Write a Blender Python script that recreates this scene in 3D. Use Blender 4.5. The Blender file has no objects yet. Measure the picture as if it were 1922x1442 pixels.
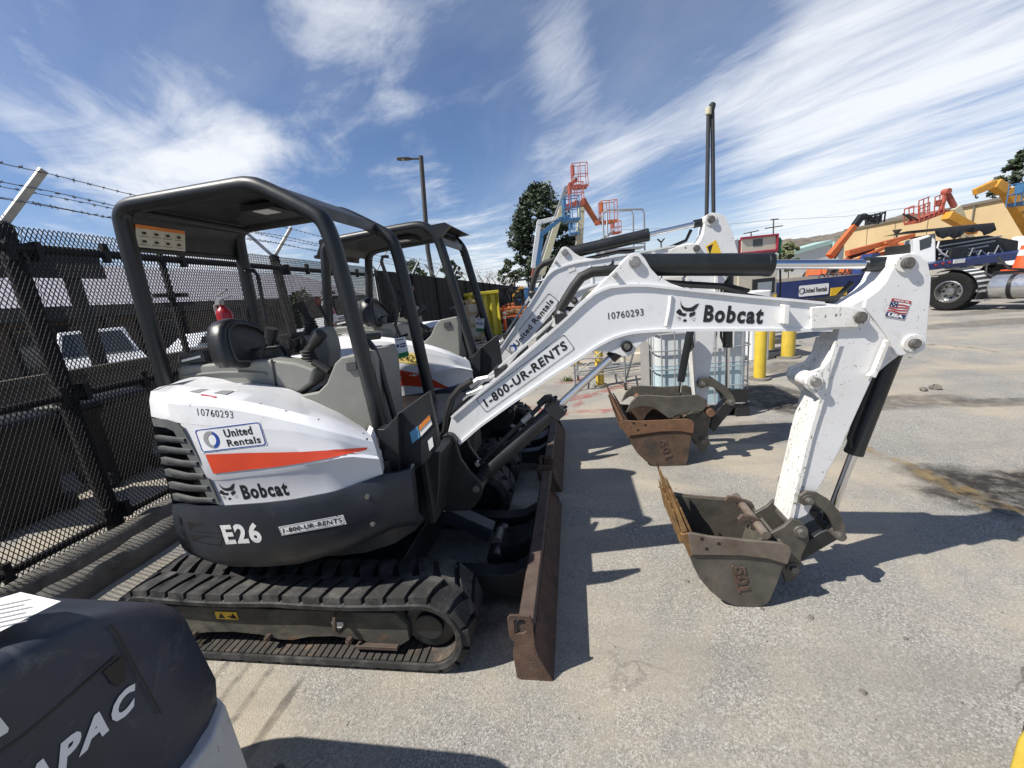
import bpy, bmesh, math, random
from math import radians as rad, sin, cos, pi
from mathutils import Vector as V3, Matrix, noise as mnoise
from mathutils.bvhtree import BVHTree
random.seed(7)
C = bpy.context.scene.collection
SC = bpy.context.scene
# ---------------------------------------------------------------- camera
CAM_Z = 1.71; YAW = rad(9.66); PITCH = rad(12.73); ROLL = rad(5.82)
cd = bpy.data.cameras.new('camera'); cam = bpy.data.objects.new('camera', cd); C.objects.link(cam)
F0 = V3((-sin(YAW), cos(YAW), 0)); R0 = V3((cos(YAW), sin(YAW), 0)); UZ = V3((0, 0, 1))
fw = F0*cos(PITCH) - UZ*sin(PITCH); up = F0*sin(PITCH) + UZ*cos(PITCH)
rt = R0*cos(ROLL) - up*sin(ROLL); u2 = R0*sin(ROLL) + up*cos(ROLL)
m = Matrix((rt, u2, -fw)).transposed().to_4x4(); m.translation = (0, 0, CAM_Z)
cam.matrix_world = m
cd.sensor_width = 36; cd.lens = 36*750/1922; cd.clip_start = .02; cd.clip_end = 4000
SC.camera = cam
SC.render.resolution_x = 1024; SC.render.resolution_y = 768
SC.view_settings.view_transform = 'Standard'; SC.view_settings.look = 'None'
SC.view_settings.exposure = 0.40; SC.view_settings.gamma = 1
# ---------------------------------------------------------------- sun and sky
SD = V3((-.75, -.36, 1)).normalized()                 # towards the sun
sl = bpy.data.lights.new('sun', 'SUN'); so = bpy.data.objects.new('sun', sl); C.objects.link(so)
sl.energy = 5.0; sl.angle = rad(.5); sl.color = (1, .95, .87)
so.rotation_euler = (-SD).to_track_quat('-Z', 'Y').to_euler()
ELEV = math.asin(SD.z); AZ = math.atan2(SD.x, SD.y)
W = bpy.data.worlds.new('World'); SC.world = W; W.use_nodes = True
nt = W.node_tree; N = nt.nodes; L = nt.links; N.clear()
def nd(t, **k):
    n = N.new(t)
    for a, b in k.items():
        if a in n.inputs: n.inputs[a].default_value = b
        else: setattr(n, a, b)
    return n
def mth(op, a, b=None, c=None, clamp=False):
    n = N.new('ShaderNodeMath'); n.operation = op; n.use_clamp = clamp
    for i, x in enumerate((a, b, c)):
        if x is None: continue
        if isinstance(x, (int, float)): n.inputs[i].default_value = x
        else: L.new(x, n.inputs[i])
    return n.outputs[0]
def smooth(x, a, b):
    n = N.new('ShaderNodeMapRange'); n.interpolation_type = 'SMOOTHSTEP'
    L.new(x, n.inputs[0]); n.inputs[1].default_value = a; n.inputs[2].default_value = b
    return n.outputs[0]
sky = nd('ShaderNodeTexSky', sky_type='NISHITA', sun_disc=False, sun_elevation=ELEV, sun_rotation=AZ, air_density=1.0, dust_density=.3, ozone_density=2.6, altitude=200)
tc = nd('ShaderNodeTexCoord'); sp = nd('ShaderNodeSeparateXYZ'); L.new(tc.outputs['Generated'], sp.inputs[0])
zc = mth('MAXIMUM', sp.outputs[2], .05)
px = mth('DIVIDE', sp.outputs[0], zc); py = mth('DIVIDE', sp.outputs[1], zc)
cx = nd('ShaderNodeCombineXYZ'); L.new(px, cx.inputs[0]); L.new(py, cx.inputs[1])
def cloud(rot, scale, loc, detail, rough, dist, sc=1.0):
    """noise on the flat cloud layer, stretched along the direction rot"""
    m1 = nd('ShaderNodeMapping'); L.new(cx.outputs[0], m1.inputs[0]); m1.inputs['Rotation'].default_value = (0, 0, rot)
    mp = nd('ShaderNodeMapping'); L.new(m1.outputs[0], mp.inputs[0]); mp.inputs['Scale'].default_value = scale; mp.inputs['Location'].default_value = loc
    n = nd('ShaderNodeTexNoise', Scale=sc, Detail=detail, Roughness=rough, Distortion=dist); L.new(mp.outputs[0], n.inputs['Vector'])
    return n.outputs[0]
streak = cloud(rad(64), (.22, .85, 1), (1.7, .35, 0), 7, .55, .5)        # long cirrus bands
wisp = cloud(rad(35), (.75, 1.05, 1), (.4, 2.2, 0), 9, .60, .7)            # broken puffs
fine = cloud(rad(52), (1.1, 2.6, 1), (0, 0, 0), 9, .66, 1.0)               # feathering
rightw = smooth(px, -1.1, .5)
nz_ = mth('ADD', mth('MULTIPLY', streak, rightw), mth('MULTIPLY', wisp, mth('SUBTRACT', 1, rightw)))
nz_ = mth('ADD', nz_, mth('MULTIPLY', mth('SUBTRACT', fine, .5), .46))
dv = nd('ShaderNodeVectorMath', operation='NORMALIZE'); L.new(tc.outputs['Generated'], dv.inputs[0])
def blob(d, r, amp):
    n = nd('ShaderNodeVectorMath', operation='DOT_PRODUCT'); L.new(dv.outputs[0], n.inputs[0]); n.inputs[1].default_value = d
    return mth('MULTIPLY', smooth(n.outputs['Value'], cos(rad(r*1.5)), cos(rad(r*.15))), amp)
# where the cloud cover gathers and where it opens
for d, r, amp in (((-.673, .637, .375), 9, .34), ((-.774, .579, .257), 13, .16), ((-.682, .683, .262), 12, .16), ((-.614, .767, .185), 10, .20), ((-.396, .815, .423), 17, .10),
                  ((-.059, .938, .343), 9, .16), ((.103, .927, .361), 11, .20), ((.286, .88, .38), 11, .16), ((.208, .949, .237), 9, .18), ((.476, .831, .286), 13, .22), ((.587, .801, .118), 14, .22), ((.44, .895, .066), 9, .14), ((-.218, .975, .046), 9, .16),
                  ((-.712, .561, .423), 9, -.22), ((-.588, .667, .457), 8, -.25), ((-.16, .905, .395), 6, -.26), ((-.163, .952, .258), 5, -.16), ((.222, .878, .424), 8, -.24), ((.261, .952, .158), 7, -.20), ((-.496, .844, .204), 7, -.20), ((-.843, .522, .132), 8, -.22), ((-.353, .929, .107), 6, -.14), ((-.452, .824, .343), 6, -.10)):
    nz_ = mth('ADD', nz_, blob(d, r, amp*(.54 if amp > 0 else .95)))
den = mth('MULTIPLY', smooth(nz_, .40, .96), .95)
veil = mth('MULTIPLY', smooth(cloud(rad(60), (.3, .5, 1), (4.1, 1.3, 0), 6, .58, .8), .38, .72), .16)
den = mth('MAXIMUM', den, veil)
den = mth('ADD', den, mth('MULTIPLY', smooth(sp.outputs[2], .20, .0), .36))
den = mth('MINIMUM', den, .95)
mix = nd('ShaderNodeMix', data_type='RGBA'); L.new(den, mix.inputs[0]); tint = nd('ShaderNodeMix', data_type='RGBA', blend_type='MULTIPLY'); tint.inputs[0].default_value = 1; L.new(sky.outputs[0], tint.inputs[6]); tint.inputs[7].default_value = (.93, .99, 1.14, 1); L.new(tint.outputs[2], mix.inputs[6]); mix.inputs[7].default_value = (9.6, 9.9, 10.4, 1)
bg = nd('ShaderNodeBackground', Strength=.076); L.new(mix.outputs[2], bg.inputs[0])
wo = nd('ShaderNodeOutputWorld'); L.new(bg.outputs[0], wo.inputs[0])

# ---------------------------------------------------------------- materials
MATS = {}
def mat(name, col, rough=.5, metal=0, var=.12, vscale=6, spot=None, spot2=None, bump=0, bscale=60, coat=0, stretch=(1, 1, 1), trans=0, alpha=1, detail=6):
    """procedural paint / metal: base colour, slow tone drift, optional worn spots (colour, scale, threshold, width) and bump"""
    mt = bpy.data.materials.new(name); mt.use_nodes = True; n = mt.node_tree.nodes; l = mt.node_tree.links
    b = n['Principled BSDF']; b.inputs['Roughness'].default_value = rough; b.inputs['Metallic'].default_value = metal
    b.inputs['Coat Weight'].default_value = coat; b.inputs['Transmission Weight'].default_value = trans; b.inputs['Alpha'].default_value = alpha
    co = n.new('ShaderNodeTexCoord'); mp = n.new('ShaderNodeMapping'); l.new(co.outputs['Object'], mp.inputs[0]); mp.inputs['Scale'].default_value = stretch
    def noise(s, d=detail, r=.6, dist=0):
        t = n.new('ShaderNodeTexNoise'); t.inputs['Scale'].default_value = s; t.inputs['Detail'].default_value = d
        t.inputs['Roughness'].default_value = r; t.inputs['Distortion'].default_value = dist; l.new(mp.outputs[0], t.inputs['Vector']); return t.outputs[0]
    def ramp(x, a, bb):
        r = n.new('ShaderNodeMapRange'); l.new(x, r.inputs[0]); r.inputs[1].default_value = a; r.inputs[2].default_value = bb; return r.outputs[0]
    def mixc(f, a, bcol):
        x = n.new('ShaderNodeMix'); x.data_type = 'RGBA'; l.new(f, x.inputs[0])
        for i, v in ((6, a), (7, bcol)):
            if isinstance(v, tuple): x.inputs[i].default_value = (*v, 1)
            else: l.new(v, x.inputs[i])
        return x.outputs[2]
    v0 = noise(vscale)
    lo = tuple(max(0, c*(1-var)) for c in col); hi = tuple(min(1, c*(1+var)) for c in col)
    cur = mixc(ramp(v0, .3, .7), lo, hi)
    for sp_ in (spot, spot2):
        if sp_:
            f = ramp(noise(sp_[1], 8, .65, sp_[4] if len(sp_) > 4 else .4), sp_[2], sp_[2]+sp_[3]); cur = mixc(f, cur, sp_[0])
    l.new(cur, b.inputs['Base Color'])
    rr = ramp(noise(vscale*2.3), .2, .8); m2 = n.new('ShaderNodeMapRange'); l.new(rr, m2.inputs[0]); m2.inputs[3].default_value = max(.03, rough-.1); m2.inputs[4].default_value = min(1, rough+.14); l.new(m2.outputs[0], b.inputs['Roughness'])
    if bump:
        bp = n.new('ShaderNodeBump'); bp.inputs['Strength'].default_value = bump; bp.inputs['Distance'].default_value = .01
        l.new(noise(bscale, 4), bp.inputs['Height']); l.new(bp.outputs[0], b.inputs['Normal'])
    MATS[name] = mt; return mt
dirt = (.10, .085, .065)
mat('white_paint', (.70, .71, .715), .40, var=.05, vscale=3, spot=((.56, .54, .50), 6, .54, .28), spot2=((.13, .12, .105), 60, .69, .03, 1.2), coat=.15)
mat('arm_paint', (.69, .69, .685), .45, var=.05, vscale=4, spot=((.55, .52, .46), 7, .56, .22), spot2=((.10, .085, .07), 45, .635, .03, 1.6), bump=.05)
mat('chipped_paint', (.72, .71, .67), .6, var=.08, vscale=9, spot=((.55, .52, .46), 8, .55, .2), spot2=((.07, .06, .05), 75, .60, .04, .9), bump=.12, stretch=(1, 1, .45))
mat('hood_paint', (.74, .745, .76), .34, var=.02, vscale=3, spot=((.60, .585, .55), 5, .54, .3), spot2=((.2, .19, .18), 60, .715, .03, 2.5), coat=.25)
mat('orange_red_stripe', (.58, .055, .018), .4, var=.1, spot=((.8, .8, .8), 40, .76, .02, 2))
mat('black_metal', (.016, .018, .020), .42, var=.35, vscale=5, spot=((.10, .10, .095), 16, .66, .2), spot2=((.3, .29, .27), 70, .74, .05, 3), coat=.05)
mat('canopy_metal', (.011, .013, .0145), .40, var=.3, vscale=4, spot=((.036, .04, .038), 9, .56, .3), spot2=((.25, .25, .24), 60, .72, .05, 2.5), stretch=(1, 1, .5))
mat('skirt_blue_black', (.018, .022, .031), .42, var=.2, vscale=5, spot=((.07, .07, .07), 10, .6, .3), bump=.03)
mat('dark_grey_plastic', (.05, .053, .054), .55, var=.15, bump=.04)
mat('louver_grey', (.12, .125, .125), .5, var=.2, vscale=9, spot=((.2, .19, .17), 12, .6, .2))
mat('console_grey', (.20, .20, .18), .6, var=.08, vscale=5, spot=((.28, .27, .24), 7, .58, .25), bump=.05, bscale=220)
mat('seat_black', (.018, .018, .019), .36, var=.2, bump=.12, bscale=160)
mat('rubber', (.026, .0255, .025), .8, var=.3, vscale=9, spot=((.10, .096, .09), 9, .47, .25), spot2=((.13, .125, .118), 40, .64, .1), bump=.25, bscale=70)
mat('rubber_inner', (.05, .045, .04), .85, var=.3, spot=((.17, .12, .08), 10, .5, .25), bump=.2)
mat('muddy_frame', (.055, .052, .045), .75, var=.25, vscale=7, spot=((.13, .12, .09), 5, .45, .25), spot2=((.17, .075, .03), 4, .57, .15), bump=.15, stretch=(1, 1, 2))
mat('rust', (.105, .062, .042), .8, var=.35, vscale=14, spot=((.05, .038, .032), 9, .5, .2), spot2=((.20, .10, .055), 22, .62, .15), bump=.3, bscale=90)
mat('rust_dark', (.075, .052, .041), .7, var=.35, vscale=10, spot=((.11, .064, .042), 7, .5, .25), spot2=((.20, .18, .16), 30, .68, .1), bump=.2)
mat('bucket_steel', (.078, .072, .060), .5, var=.3, vscale=8, spot=((.145, .125, .098), 6, .48, .3), spot2=((.2, .19, .17), 26, .70, .06, 2), bump=.12)
mat('bucket_rim', (.14, .115, .09), .6, var=.25, vscale=9, spot=((.10, .06, .035), 8, .5, .2), bump=.12)
mat('bucket_rust', (.098, .060, .038), .75, var=.35, vscale=9, spot=((.04, .036, .032), 6, .47, .2), spot2=((.2, .1, .05), 14, .62, .15), bump=.2)
mat('rim_rust', (.165, .086, .046), .75, var=.25, vscale=12, spot=((.09, .05, .03), 10, .55, .2), bump=.2)
mat('teeth_bronze', (.20, .115, .045), .5, var=.35, vscale=20, spot=((.07, .04, .02), 16, .5, .2), bump=.25)
mat('chrome', (.75, .76, .78), .12, metal=1, var=.03)
mat('dull_steel', (.35, .34, .32), .42, metal=.8, var=.2, vscale=30, spot=((.12, .09, .07), 40, .6, .2))
mat('pin_steel', (.16, .15, .135), .5, metal=.5, var=.2, vscale=30, spot=((.09, .06, .045), 50, .55, .2))
mat('hose_black', (.012, .012, .012), .6, var=.2, bump=.2, bscale=120)
mat('decal_black', (.012, .012, .014), .45, var=.1, spot=((.75, .75, .75), 60, .735, .02, 2))
mat('decal_black_clean', (.012, .012, .014), .45, var=.1)
mat('decal_worn', (.012, .012, .014), .45, var=.1, spot=((.75, .75, .75), 45, .62, .02, 2))
mat('decal_white', (.78, .78, .78), .4, var=.05, spot=((.3, .3, .3), 40, .70, .05))
mat('decal_blue', (.015, .06, .33), .4, var=.1); mat('decal_grey', (.30, .30, .31), .4, var=.1)
mat('decal_navy', (.02, .035, .12), .4, var=.1); mat('decal_red', (.40, .03, .03), .4, var=.1); mat('decal_orange', (.65, .20, .03), .45, var=.1)
mat('decal_yellow', (.72, .46, .03), .45, var=.1, spot=((.4, .3, .08), 25, .66, .1)); mat('paper_white', (.72, .71, .68), .7, var=.06); mat('paper_cream', (.55, .52, .42), .7, var=.08)
mat('paper_yellow', (.75, .58, .16), .6, var=.06); mat('tag_green', (.02, .22, .08), .5, var=.1); mat('decal_sky', (.10, .28, .45), .45, var=.1)
mat('extinguisher_red', (.36, .012, .018), .3, var=.1, coat=.3)
mat('fence_black', (.007, .007, .008), .75, var=.2)
mat('fence_sheet', (.007, .006, .0055), .9, var=.25, vscale=2, stretch=(1, 6, .4), bump=.05)
mat('galvanised', (.42, .42, .41), .45, metal=.4, var=.15, vscale=12)
mat('barb_steel', (.16, .16, .165), .5, metal=.5, var=.2)
mat('kerb_concrete', (.15, .14, .12), .9, var=.3, vscale=3, spot=((.09, .08, .065), 5, .5, .2), spot2=((.26, .24, .21), 8, .6, .15), bump=.5, bscale=18)
mat('wall_brown', (.13, .11, .085), .85, var=.15, vscale=3, bump=.1); mat('roof_metal', (.42, .41, .45), .5, var=.08, vscale=1.5)
mat('eave_dark', (.02, .02, .022), .6); mat('brick_red', (.115, .088, .07), .85, var=.2, vscale=5); mat('car_white', (.75, .76, .78), .3, var=.02, coat=.5)
mat('glass_dark', (.02, .028, .036), .08, var=.1, coat=.5); mat('bin_black', (.012, .012, .014), .5, var=.2)
mat('yellow_paint', (.60, .43, .04), .5, var=.1, vscale=6, spot=((.5, .4, .12), 8, .6, .2), spot2=((.03, .028, .025), 16, .67, .03, 1.2))
mat('yellow_plain', (.56, .40, .05), .5, var=.12, vscale=6, spot=((.45, .35, .08), 5, .55, .2)); mat('lime_plastic', (.48, .40, .03), .45, var=.15, vscale=4)
mat('tank_plastic', (.70, .73, .73), .35, var=.06, vscale=4, trans=.15); mat('tank_liquid', (.52, .66, .70), .35, var=.05, vscale=4, trans=.1)
mat('cage_steel', (.50, .51, .52), .35, metal=.6, var=.1); mat('pallet_black', (.02, .02, .02), .7, var=.2)
mat('wood_pale', (.42, .30, .17), .8, var=.25, vscale=7, stretch=(1, 1, 5)); mat('deck_wood', (.15, .13, .105), .85, var=.3, vscale=4, stretch=(.4, 5, 5), spot=((.07, .06, .05), 4, .55, .2))
mat('machine_orange', (.46, .12, .035), .45, var=.15, vscale=5, spot=((.3, .1, .03), 9, .6, .2)); mat('machine_amber', (.56, .27, .03), .45, var=.12, vscale=4)
mat('lift_red', (.36, .085, .055), .5, var=.15, vscale=5); mat('lift_blue', (.045, .14, .28), .45, var=.12); mat('lift_cream', (.52, .49, .34), .45, var=.1); mat('lift_grey', (.30, .31, .32), .4, var=.1, metal=.3)
mat('truck_blue', (.018, .034, .13), .4, var=.15, vscale=4, coat=.2); mat('tyre', (.022, .022, .022), .85, var=.25, spot=((.07, .065, .06), 9, .55, .3), bump=.2)
mat('aluminium', (.62, .62, .62), .28, metal=.85, var=.08); mat('tarp_black', (.016, .017, .017), .55, var=.3, vscale=4, bump=.3, bscale=9)
mat('stucco_tan', (.50, .37, .20), .9, var=.08, vscale=.25, bump=.1); mat('wall_white', (.62, .63, .63), .8, var=.04); mat('roof_teal', (.36, .50, .46), .6, var=.06)
mat('pump_red', (.30, .02, .045), .4, var=.1, coat=.15); mat('pump_cream', (.55, .50, .40), .5, var=.08); mat('pump_grey', (.27, .30, .33), .5, var=.06); mat('nozzle_green', (.02, .18, .08), .5)
mat('pole_dark', (.05, .047, .042), .6, var=.15); mat('pipe_dark', (.035, .035, .037), .5, var=.2); mat('wood_pole', (.07, .055, .045), .9, var=.2)
mat('cone_orange', (.72, .10, .02), .5, var=.1); mat('cone_white', (.75, .74, .70), .5, var=.05)
mat('bark', (.07, .055, .042), .9, var=.3, bump=.4); mat('stone', (.16, .14, .12), .9, var=.4, vscale=30, bump=.3)
mat('roller_black', (.030, .037, .054), .46, var=.25, vscale=4, spot=((.11, .115, .125), 9, .56, .22, 1.5), spot2=((.005, .005, .006), 34, .655, .03, 2.2), bump=.04, bscale=120)
mat('roller_white', (.52, .52, .50), .5, var=.1, vscale=8, spot=((.06, .045, .035), 16, .62, .05, 1.2))
mat('smoke_panel', (.16, .13, .09), .2, var=.1); mat('red_knob', (.16, .05, .04), .4)
def leafmat(name, col, var):
    mt = bpy.data.materials.new(name); mt.use_nodes = True; n = mt.node_tree.nodes; l = mt.node_tree.links; b = n['Principled BSDF']
    oi = n.new('ShaderNodeNewGeometry'); r = n.new('ShaderNodeValToRGB'); l.new(oi.outputs['Random Per Island'], r.inputs[0])
    r.color_ramp.elements[0].color = (*[c*(1-var) for c in col], 1); r.color_ramp.elements[1].color = (*[min(1, c*(1+var)) for c in col], 1)
    l.new(r.outputs[0], b.inputs['Base Color']); b.inputs['Roughness'].default_value = .6; MATS[name] = mt
leafmat('leaf_dark', (.04, .058, .028), .75); leafmat('leaf_mid', (.06, .085, .035), .5); leafmat('leaf_pale', (.17, .19, .09), .4); leafmat('twig_grey', (.16, .14, .125), .3); leafmat('weed_green', (.10, .15, .03), .5)

# ---------------------------------------------------------------- mesh helpers
class MB:
    """collects shapes for ONE mesh object"""
    def __init__(s): s.v = []; s.f = []
    def add(s, vs, fs):
        o = len(s.v); s.v += [tuple(v) for v in vs]; s.f += [tuple(i+o for i in f) for f in fs]; return s
    def hexa(s, p):                      # 8 corners: 4 bottom, 4 top
        return s.add(p, [(3, 2, 1, 0), (4, 5, 6, 7), (0, 1, 5, 4), (1, 2, 6, 5), (2, 3, 7, 6), (3, 0, 4, 7)])
    def box(s, a, b):
        (x0, y0, z0), (x1, y1, z1) = [min(*q) for q in zip(a, b)], [max(*q) for q in zip(a, b)]
        return s.hexa([(x0, y0, z0), (x1, y0, z0), (x1, y1, z0), (x0, y1, z0), (x0, y0, z1), (x1, y0, z1), (x1, y1, z1), (x0, y1, z1)])
    def beam(s, p, q, w, h, upv=(0, 0, 1), w2=None, h2=None):   # box from p to q; w sideways, h along up
        p, q = V3(p), V3(q); d = (q-p).normalized(); u = V3(upv); sd = d.cross(u)
        if sd.length < 1e-4: sd = d.cross(V3((1, 0, 0)))
        sd.normalize(); u = sd.cross(d); w2 = w if w2 is None else w2; h2 = h if h2 is None else h2
        A = [p+sd*a*w/2+u*b*h/2 for a, b in ((-1, -1), (1, -1), (1, 1), (-1, 1))]; B = [q+sd*a*w2/2+u*b*h2/2 for a, b in ((-1, -1), (1, -1), (1, 1), (-1, 1))]
        return s.hexa([A[0], A[1], B[1], B[0], A[3], A[2], B[2], B[3]])
    def prism(s, poly, y0, y1, ax='y', e=None):
        """polygon of (a, b) pairs pushed from y0 to y1 along ax"""
        f = {'y': lambda a, b, c: (a, c, b), 'x': lambda a, b, c: (c, a, b), 'z': lambda a, b, c: (a, b, c)}[ax]
        n = len(poly); vs = [f(a, b, y0) for a, b in poly] + [f(a, b, y1) for a, b in poly]
        fs = [tuple(range(n)), tuple(range(2*n-1, n-1, -1))] + [(i, (i+1) % n, (i+1) % n+n, i+n) for i in range(n)]
        return s.add(vs, fs)
    def loft(s, rows, closed=False, cap=False):
        k = len(rows[0]); vs = [p for r in rows for p in r]; fs = []
        for i in range(len(rows)-1):
            for j in range(k if closed else k-1):
                a = i*k+j; b = i*k+(j+1) % k; fs.append((a, b, b+k, a+k))
        if cap: fs.append(tuple(range(k-1, -1, -1))); fs.append(tuple(range((len(rows)-1)*k, len(rows)*k)))
        return s.add(vs, fs)
    def tube(s, pts, r, n=10, cap=True, r2=None):
        pts = [V3(p) for p in pts]; rows = []; prev = None
        for i, p in enumerate(pts):
            d = (pts[min(i+1, len(pts)-1)]-pts[max(i-1, 0)]).normalized()
            if prev is None:
                a = d.orthogonal().normalized()
            else:
                a = (prev - d*prev.dot(d)); a = a.normalized() if a.length > 1e-6 else d.orthogonal().normalized()
            prev = a; b = d.cross(a); rr = r if r2 is None else r+(r2-r)*i/(len(pts)-1)
            rows.append([p+(a*cos(2*pi*k/n)+b*sin(2*pi*k/n))*rr for k in range(n)])
        return s.loft(rows, True, cap)
    def cyl(s, p, q, r, n=16, r2=None): return s.tube([p, q], r, n, True, r2)
    def lathe(s, prof, c, n=24, ax='z', cap=True):
        rows = []
        for r, h in prof:
            rows.append([V3((c[0]+r*cos(2*pi*k/n), c[1]+r*sin(2*pi*k/n), c[2]+h)) if ax == 'z' else (V3((c[0]+r*cos(2*pi*k/n), c[1]+h, c[2]+r*sin(2*pi*k/n))) if ax == 'y' else V3((c[0]+h, c[1]+r*cos(2*pi*k/n), c[2]+r*sin(2*pi*k/n)))) for k in range(n)])
        return s.loft(rows, True, cap)
    def quad(s, a, b, c, d): return s.add([a, b, c, d], [(0, 1, 2, 3)])
def obj(name, mb, mt, parent=None, bevel=0, smooth=35, seg=2):
    me = bpy.data.meshes.new(name); me.from_pydata(mb.v, [], mb.f); me.update()
    bm = bmesh.new(); bm.from_mesh(me); bmesh.ops.recalc_face_normals(bm, faces=bm.faces); bm.to_mesh(me); bm.free()
    o = bpy.data.objects.new(name, me); C.objects.link(o)
    if mt: me.materials.append(MATS[mt])
    if smooth: me.shade_smooth(); me.set_sharp_from_angle(angle=rad(smooth))
    if bevel:
        bv = o.modifiers.new('bevel', 'BEVEL'); bv.width = bevel; bv.segments = seg; bv.limit_method = 'ANGLE'; bv.angle_limit = rad(40); bv.harden_normals = True
    if parent is not None:
        p = parent
        while p.parent: p = p.parent
        me.transform(Matrix.Translation(-V3(p['_o']))); o.parent = parent
    return o
def tag(o, label=None, cat=None, group=None, kind=None):
    for k, v in (('label', label), ('category', cat), ('group', group), ('kind', kind)):
        if v: o[k] = v
    return o
def thing(name, loc, label, cat, group=None, bgf=False):
    """Empty at the base of a thing; bgf: coordinates run along the yard (right, away, up) instead of the fence axes"""
    o = bpy.data.objects.new(name, None); C.objects.link(o); o.empty_display_size = .2; o['_o'] = tuple(loc)
    if bgf:
        w = R0*loc[0]+F0*loc[1]+UZ*loc[2]; o.location = w; o.rotation_euler = (0, 0, YAW)
    else: o.location = loc
    return tag(o, label, cat, group)
def solo(name, mb, mt, loc, label, cat, group=None, bgf=False, bevel=0, smooth=35):
    o = obj(name, mb, mt, None, bevel, smooth); o.data.transform(Matrix.Translation(-V3(loc)))
    if bgf: o.location = R0*loc[0]+F0*loc[1]+UZ*loc[2]; o.rotation_euler = (0, 0, YAW)
    else: o.location = loc
    return tag(o, label, cat, group)
# ---------------------------------------------------------------- lettering and stickers
def glyphs(txt, bold=.02, shear=0, spacing=1.0):
    cu = bpy.data.curves.new('t', 'FONT'); cu.body = txt; cu.size = 1; cu.offset = bold; cu.shear = shear; cu.space_character = spacing; cu.resolution_u = 3
    o = bpy.data.objects.new('t', cu); me = bpy.data.meshes.new_from_object(o)
    vs = [tuple(v.co[:2]) for v in me.vertices]; fs = [tuple(p.vertices) for p in me.polygons]
    bpy.data.objects.remove(o); bpy.data.curves.remove(cu); bpy.data.meshes.remove(me)
    return vs, fs
def text(mb, txt, fn, x0, y0, w, h, bold=.02, shear=0, spacing=1.0):
    """lettering fitted to the box x0,y0,w,h of the sticker plane; fn maps the plane to space"""
    vs, fs = glyphs(txt, bold, shear, spacing)
    ax = min(v[0] for v in vs); bx = max(v[0] for v in vs); ay = min(v[1] for v in vs); by = max(v[1] for v in vs)
    mb.add([fn(x0+(v[0]-ax)/(bx-ax)*w, y0+(v[1]-ay)/(by-ay)*h) for v in vs], fs)
def rrect(x0, y0, w, h, r, n=5):
    P = []
    for cx_, cy_, a in ((x0+w-r, y0+r, -90), (x0+w-r, y0+h-r, 0), (x0+r, y0+h-r, 90), (x0+r, y0+r, 180)):
        P += [(cx_+r*cos(rad(a+90*k/n)), cy_+r*sin(rad(a+90*k/n))) for k in range(n+1)]
    return P
def patch(mb, poly, fn):
    from mathutils.geometry import tessellate_polygon as tp
    tr = tp([[V3((a, b, 0)) for a, b in poly]]); mb.add([fn(*p) for p in poly], [tuple(t) for t in tr])
def grid(mb, fn, x0, y0, w, h, nx=8, ny=2):
    mb.add([fn(x0+w*i/nx, y0+h*j/ny) for j in range(ny+1) for i in range(nx+1)], [(j*(nx+1)+i, j*(nx+1)+i+1, (j+1)*(nx+1)+i+1, (j+1)*(nx+1)+i) for j in range(ny) for i in range(nx)])
def dense(P, k=8):
    out = []
    for a, b in zip(P, P[1:]+P[:1]):
        q = k if math.hypot(a[0]-b[0], a[1]-b[1]) > .02 else 1
        out += [(a[0]+(b[0]-a[0])*i/q, a[1]+(b[1]-a[1])*i/q) for i in range(q)]
    return out
def ring(mb, fn, x0, y0, w, h, r, t):
    A = rrect(x0, y0, w, h, r); cx_, cy_ = x0+w/2, y0+h/2
    A = dense(A); B = [(cx_+(a-cx_)*(1-2*t/w), cy_+(b-cy_)*(1-2*t/h)) for a, b in A]; n = len(A)
    mb.add([fn(*p) for p in A]+[fn(*p) for p in B], [(i, (i+1) % n, (i+1) % n+n, i+n) for i in range(n)])
def plane_fn(o, u, v, lift=0):
    o, u, v = V3(o), V3(u).normalized(), V3(v).normalized(); n = u.cross(v)
    return lambda a, b: o+u*a+v*b+n*lift
CAT_EARS = [(.14, 1), (.2, .8), (.36, .68), (.52, .66), (.68, .7), (.82, .82), (.98, .9), (.88, .66), (.78, .52), (.6, .5), (.46, .5), (.34, .54), (.24, .62), (.16, .8)]
CAT_L = [(.0, .44), (.12, .6), (.22, .56), (.28, .44), (.38, .40), (.48, .42), (.46, .30), (.36, .26), (.28, .30), (.18, .30)]
CAT_R = [(.60, .34), (.64, .44), (.74, .46), (.84, .52), (.88, .42), (.82, .32), (.72, .28), (.66, .22)]
CAT_N = [(.36, .02), (.5, .02), (.54, .1), (.48, .14), (.4, .13)]
def cat_logo(mb, fn, x, y, w, h):
    for pl in (CAT_EARS, CAT_L, CAT_R, CAT_N): patch(mb, [(x+a*w, y+b*h) for a, b in pl], fn)
    for a, b, c_, d in ((.0, .24, .24, .2), (.02, .12, .25, .17), (.1, .02, .28, .13), (.72, .18, .92, .2), (.70, .14, .9, .08)):
        patch(mb, [(x+a*w, y+b*h), (x+c_*w, y+d*h-.008*h), (x+c_*w, y+d*h+.02*h)], fn)
def moon(mb_a, mb_b, fn, cx_, cy_, r):
    """ring of two crescents: grey on the left, blue on the right"""
    o = [(cx_+r*cos(rad(a)), cy_+r*sin(rad(a))) for a in range(70, 271, 10)]; i = [(cx_+r*.12+r*.58*cos(rad(a)), cy_-r*.04+r*.66*sin(rad(a))) for a in range(270, 69, -10)]
    patch(mb_a, o+i, fn)
    o = [(cx_+r*cos(rad(a)), cy_+r*sin(rad(a))) for a in range(-100, 81, 10)]; i = [(cx_-r*.05+r*.62*cos(rad(a)), cy_+r*.05+r*.72*sin(rad(a))) for a in range(80, -101, -10)]
    patch(mb_b, o+i, fn)

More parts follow.
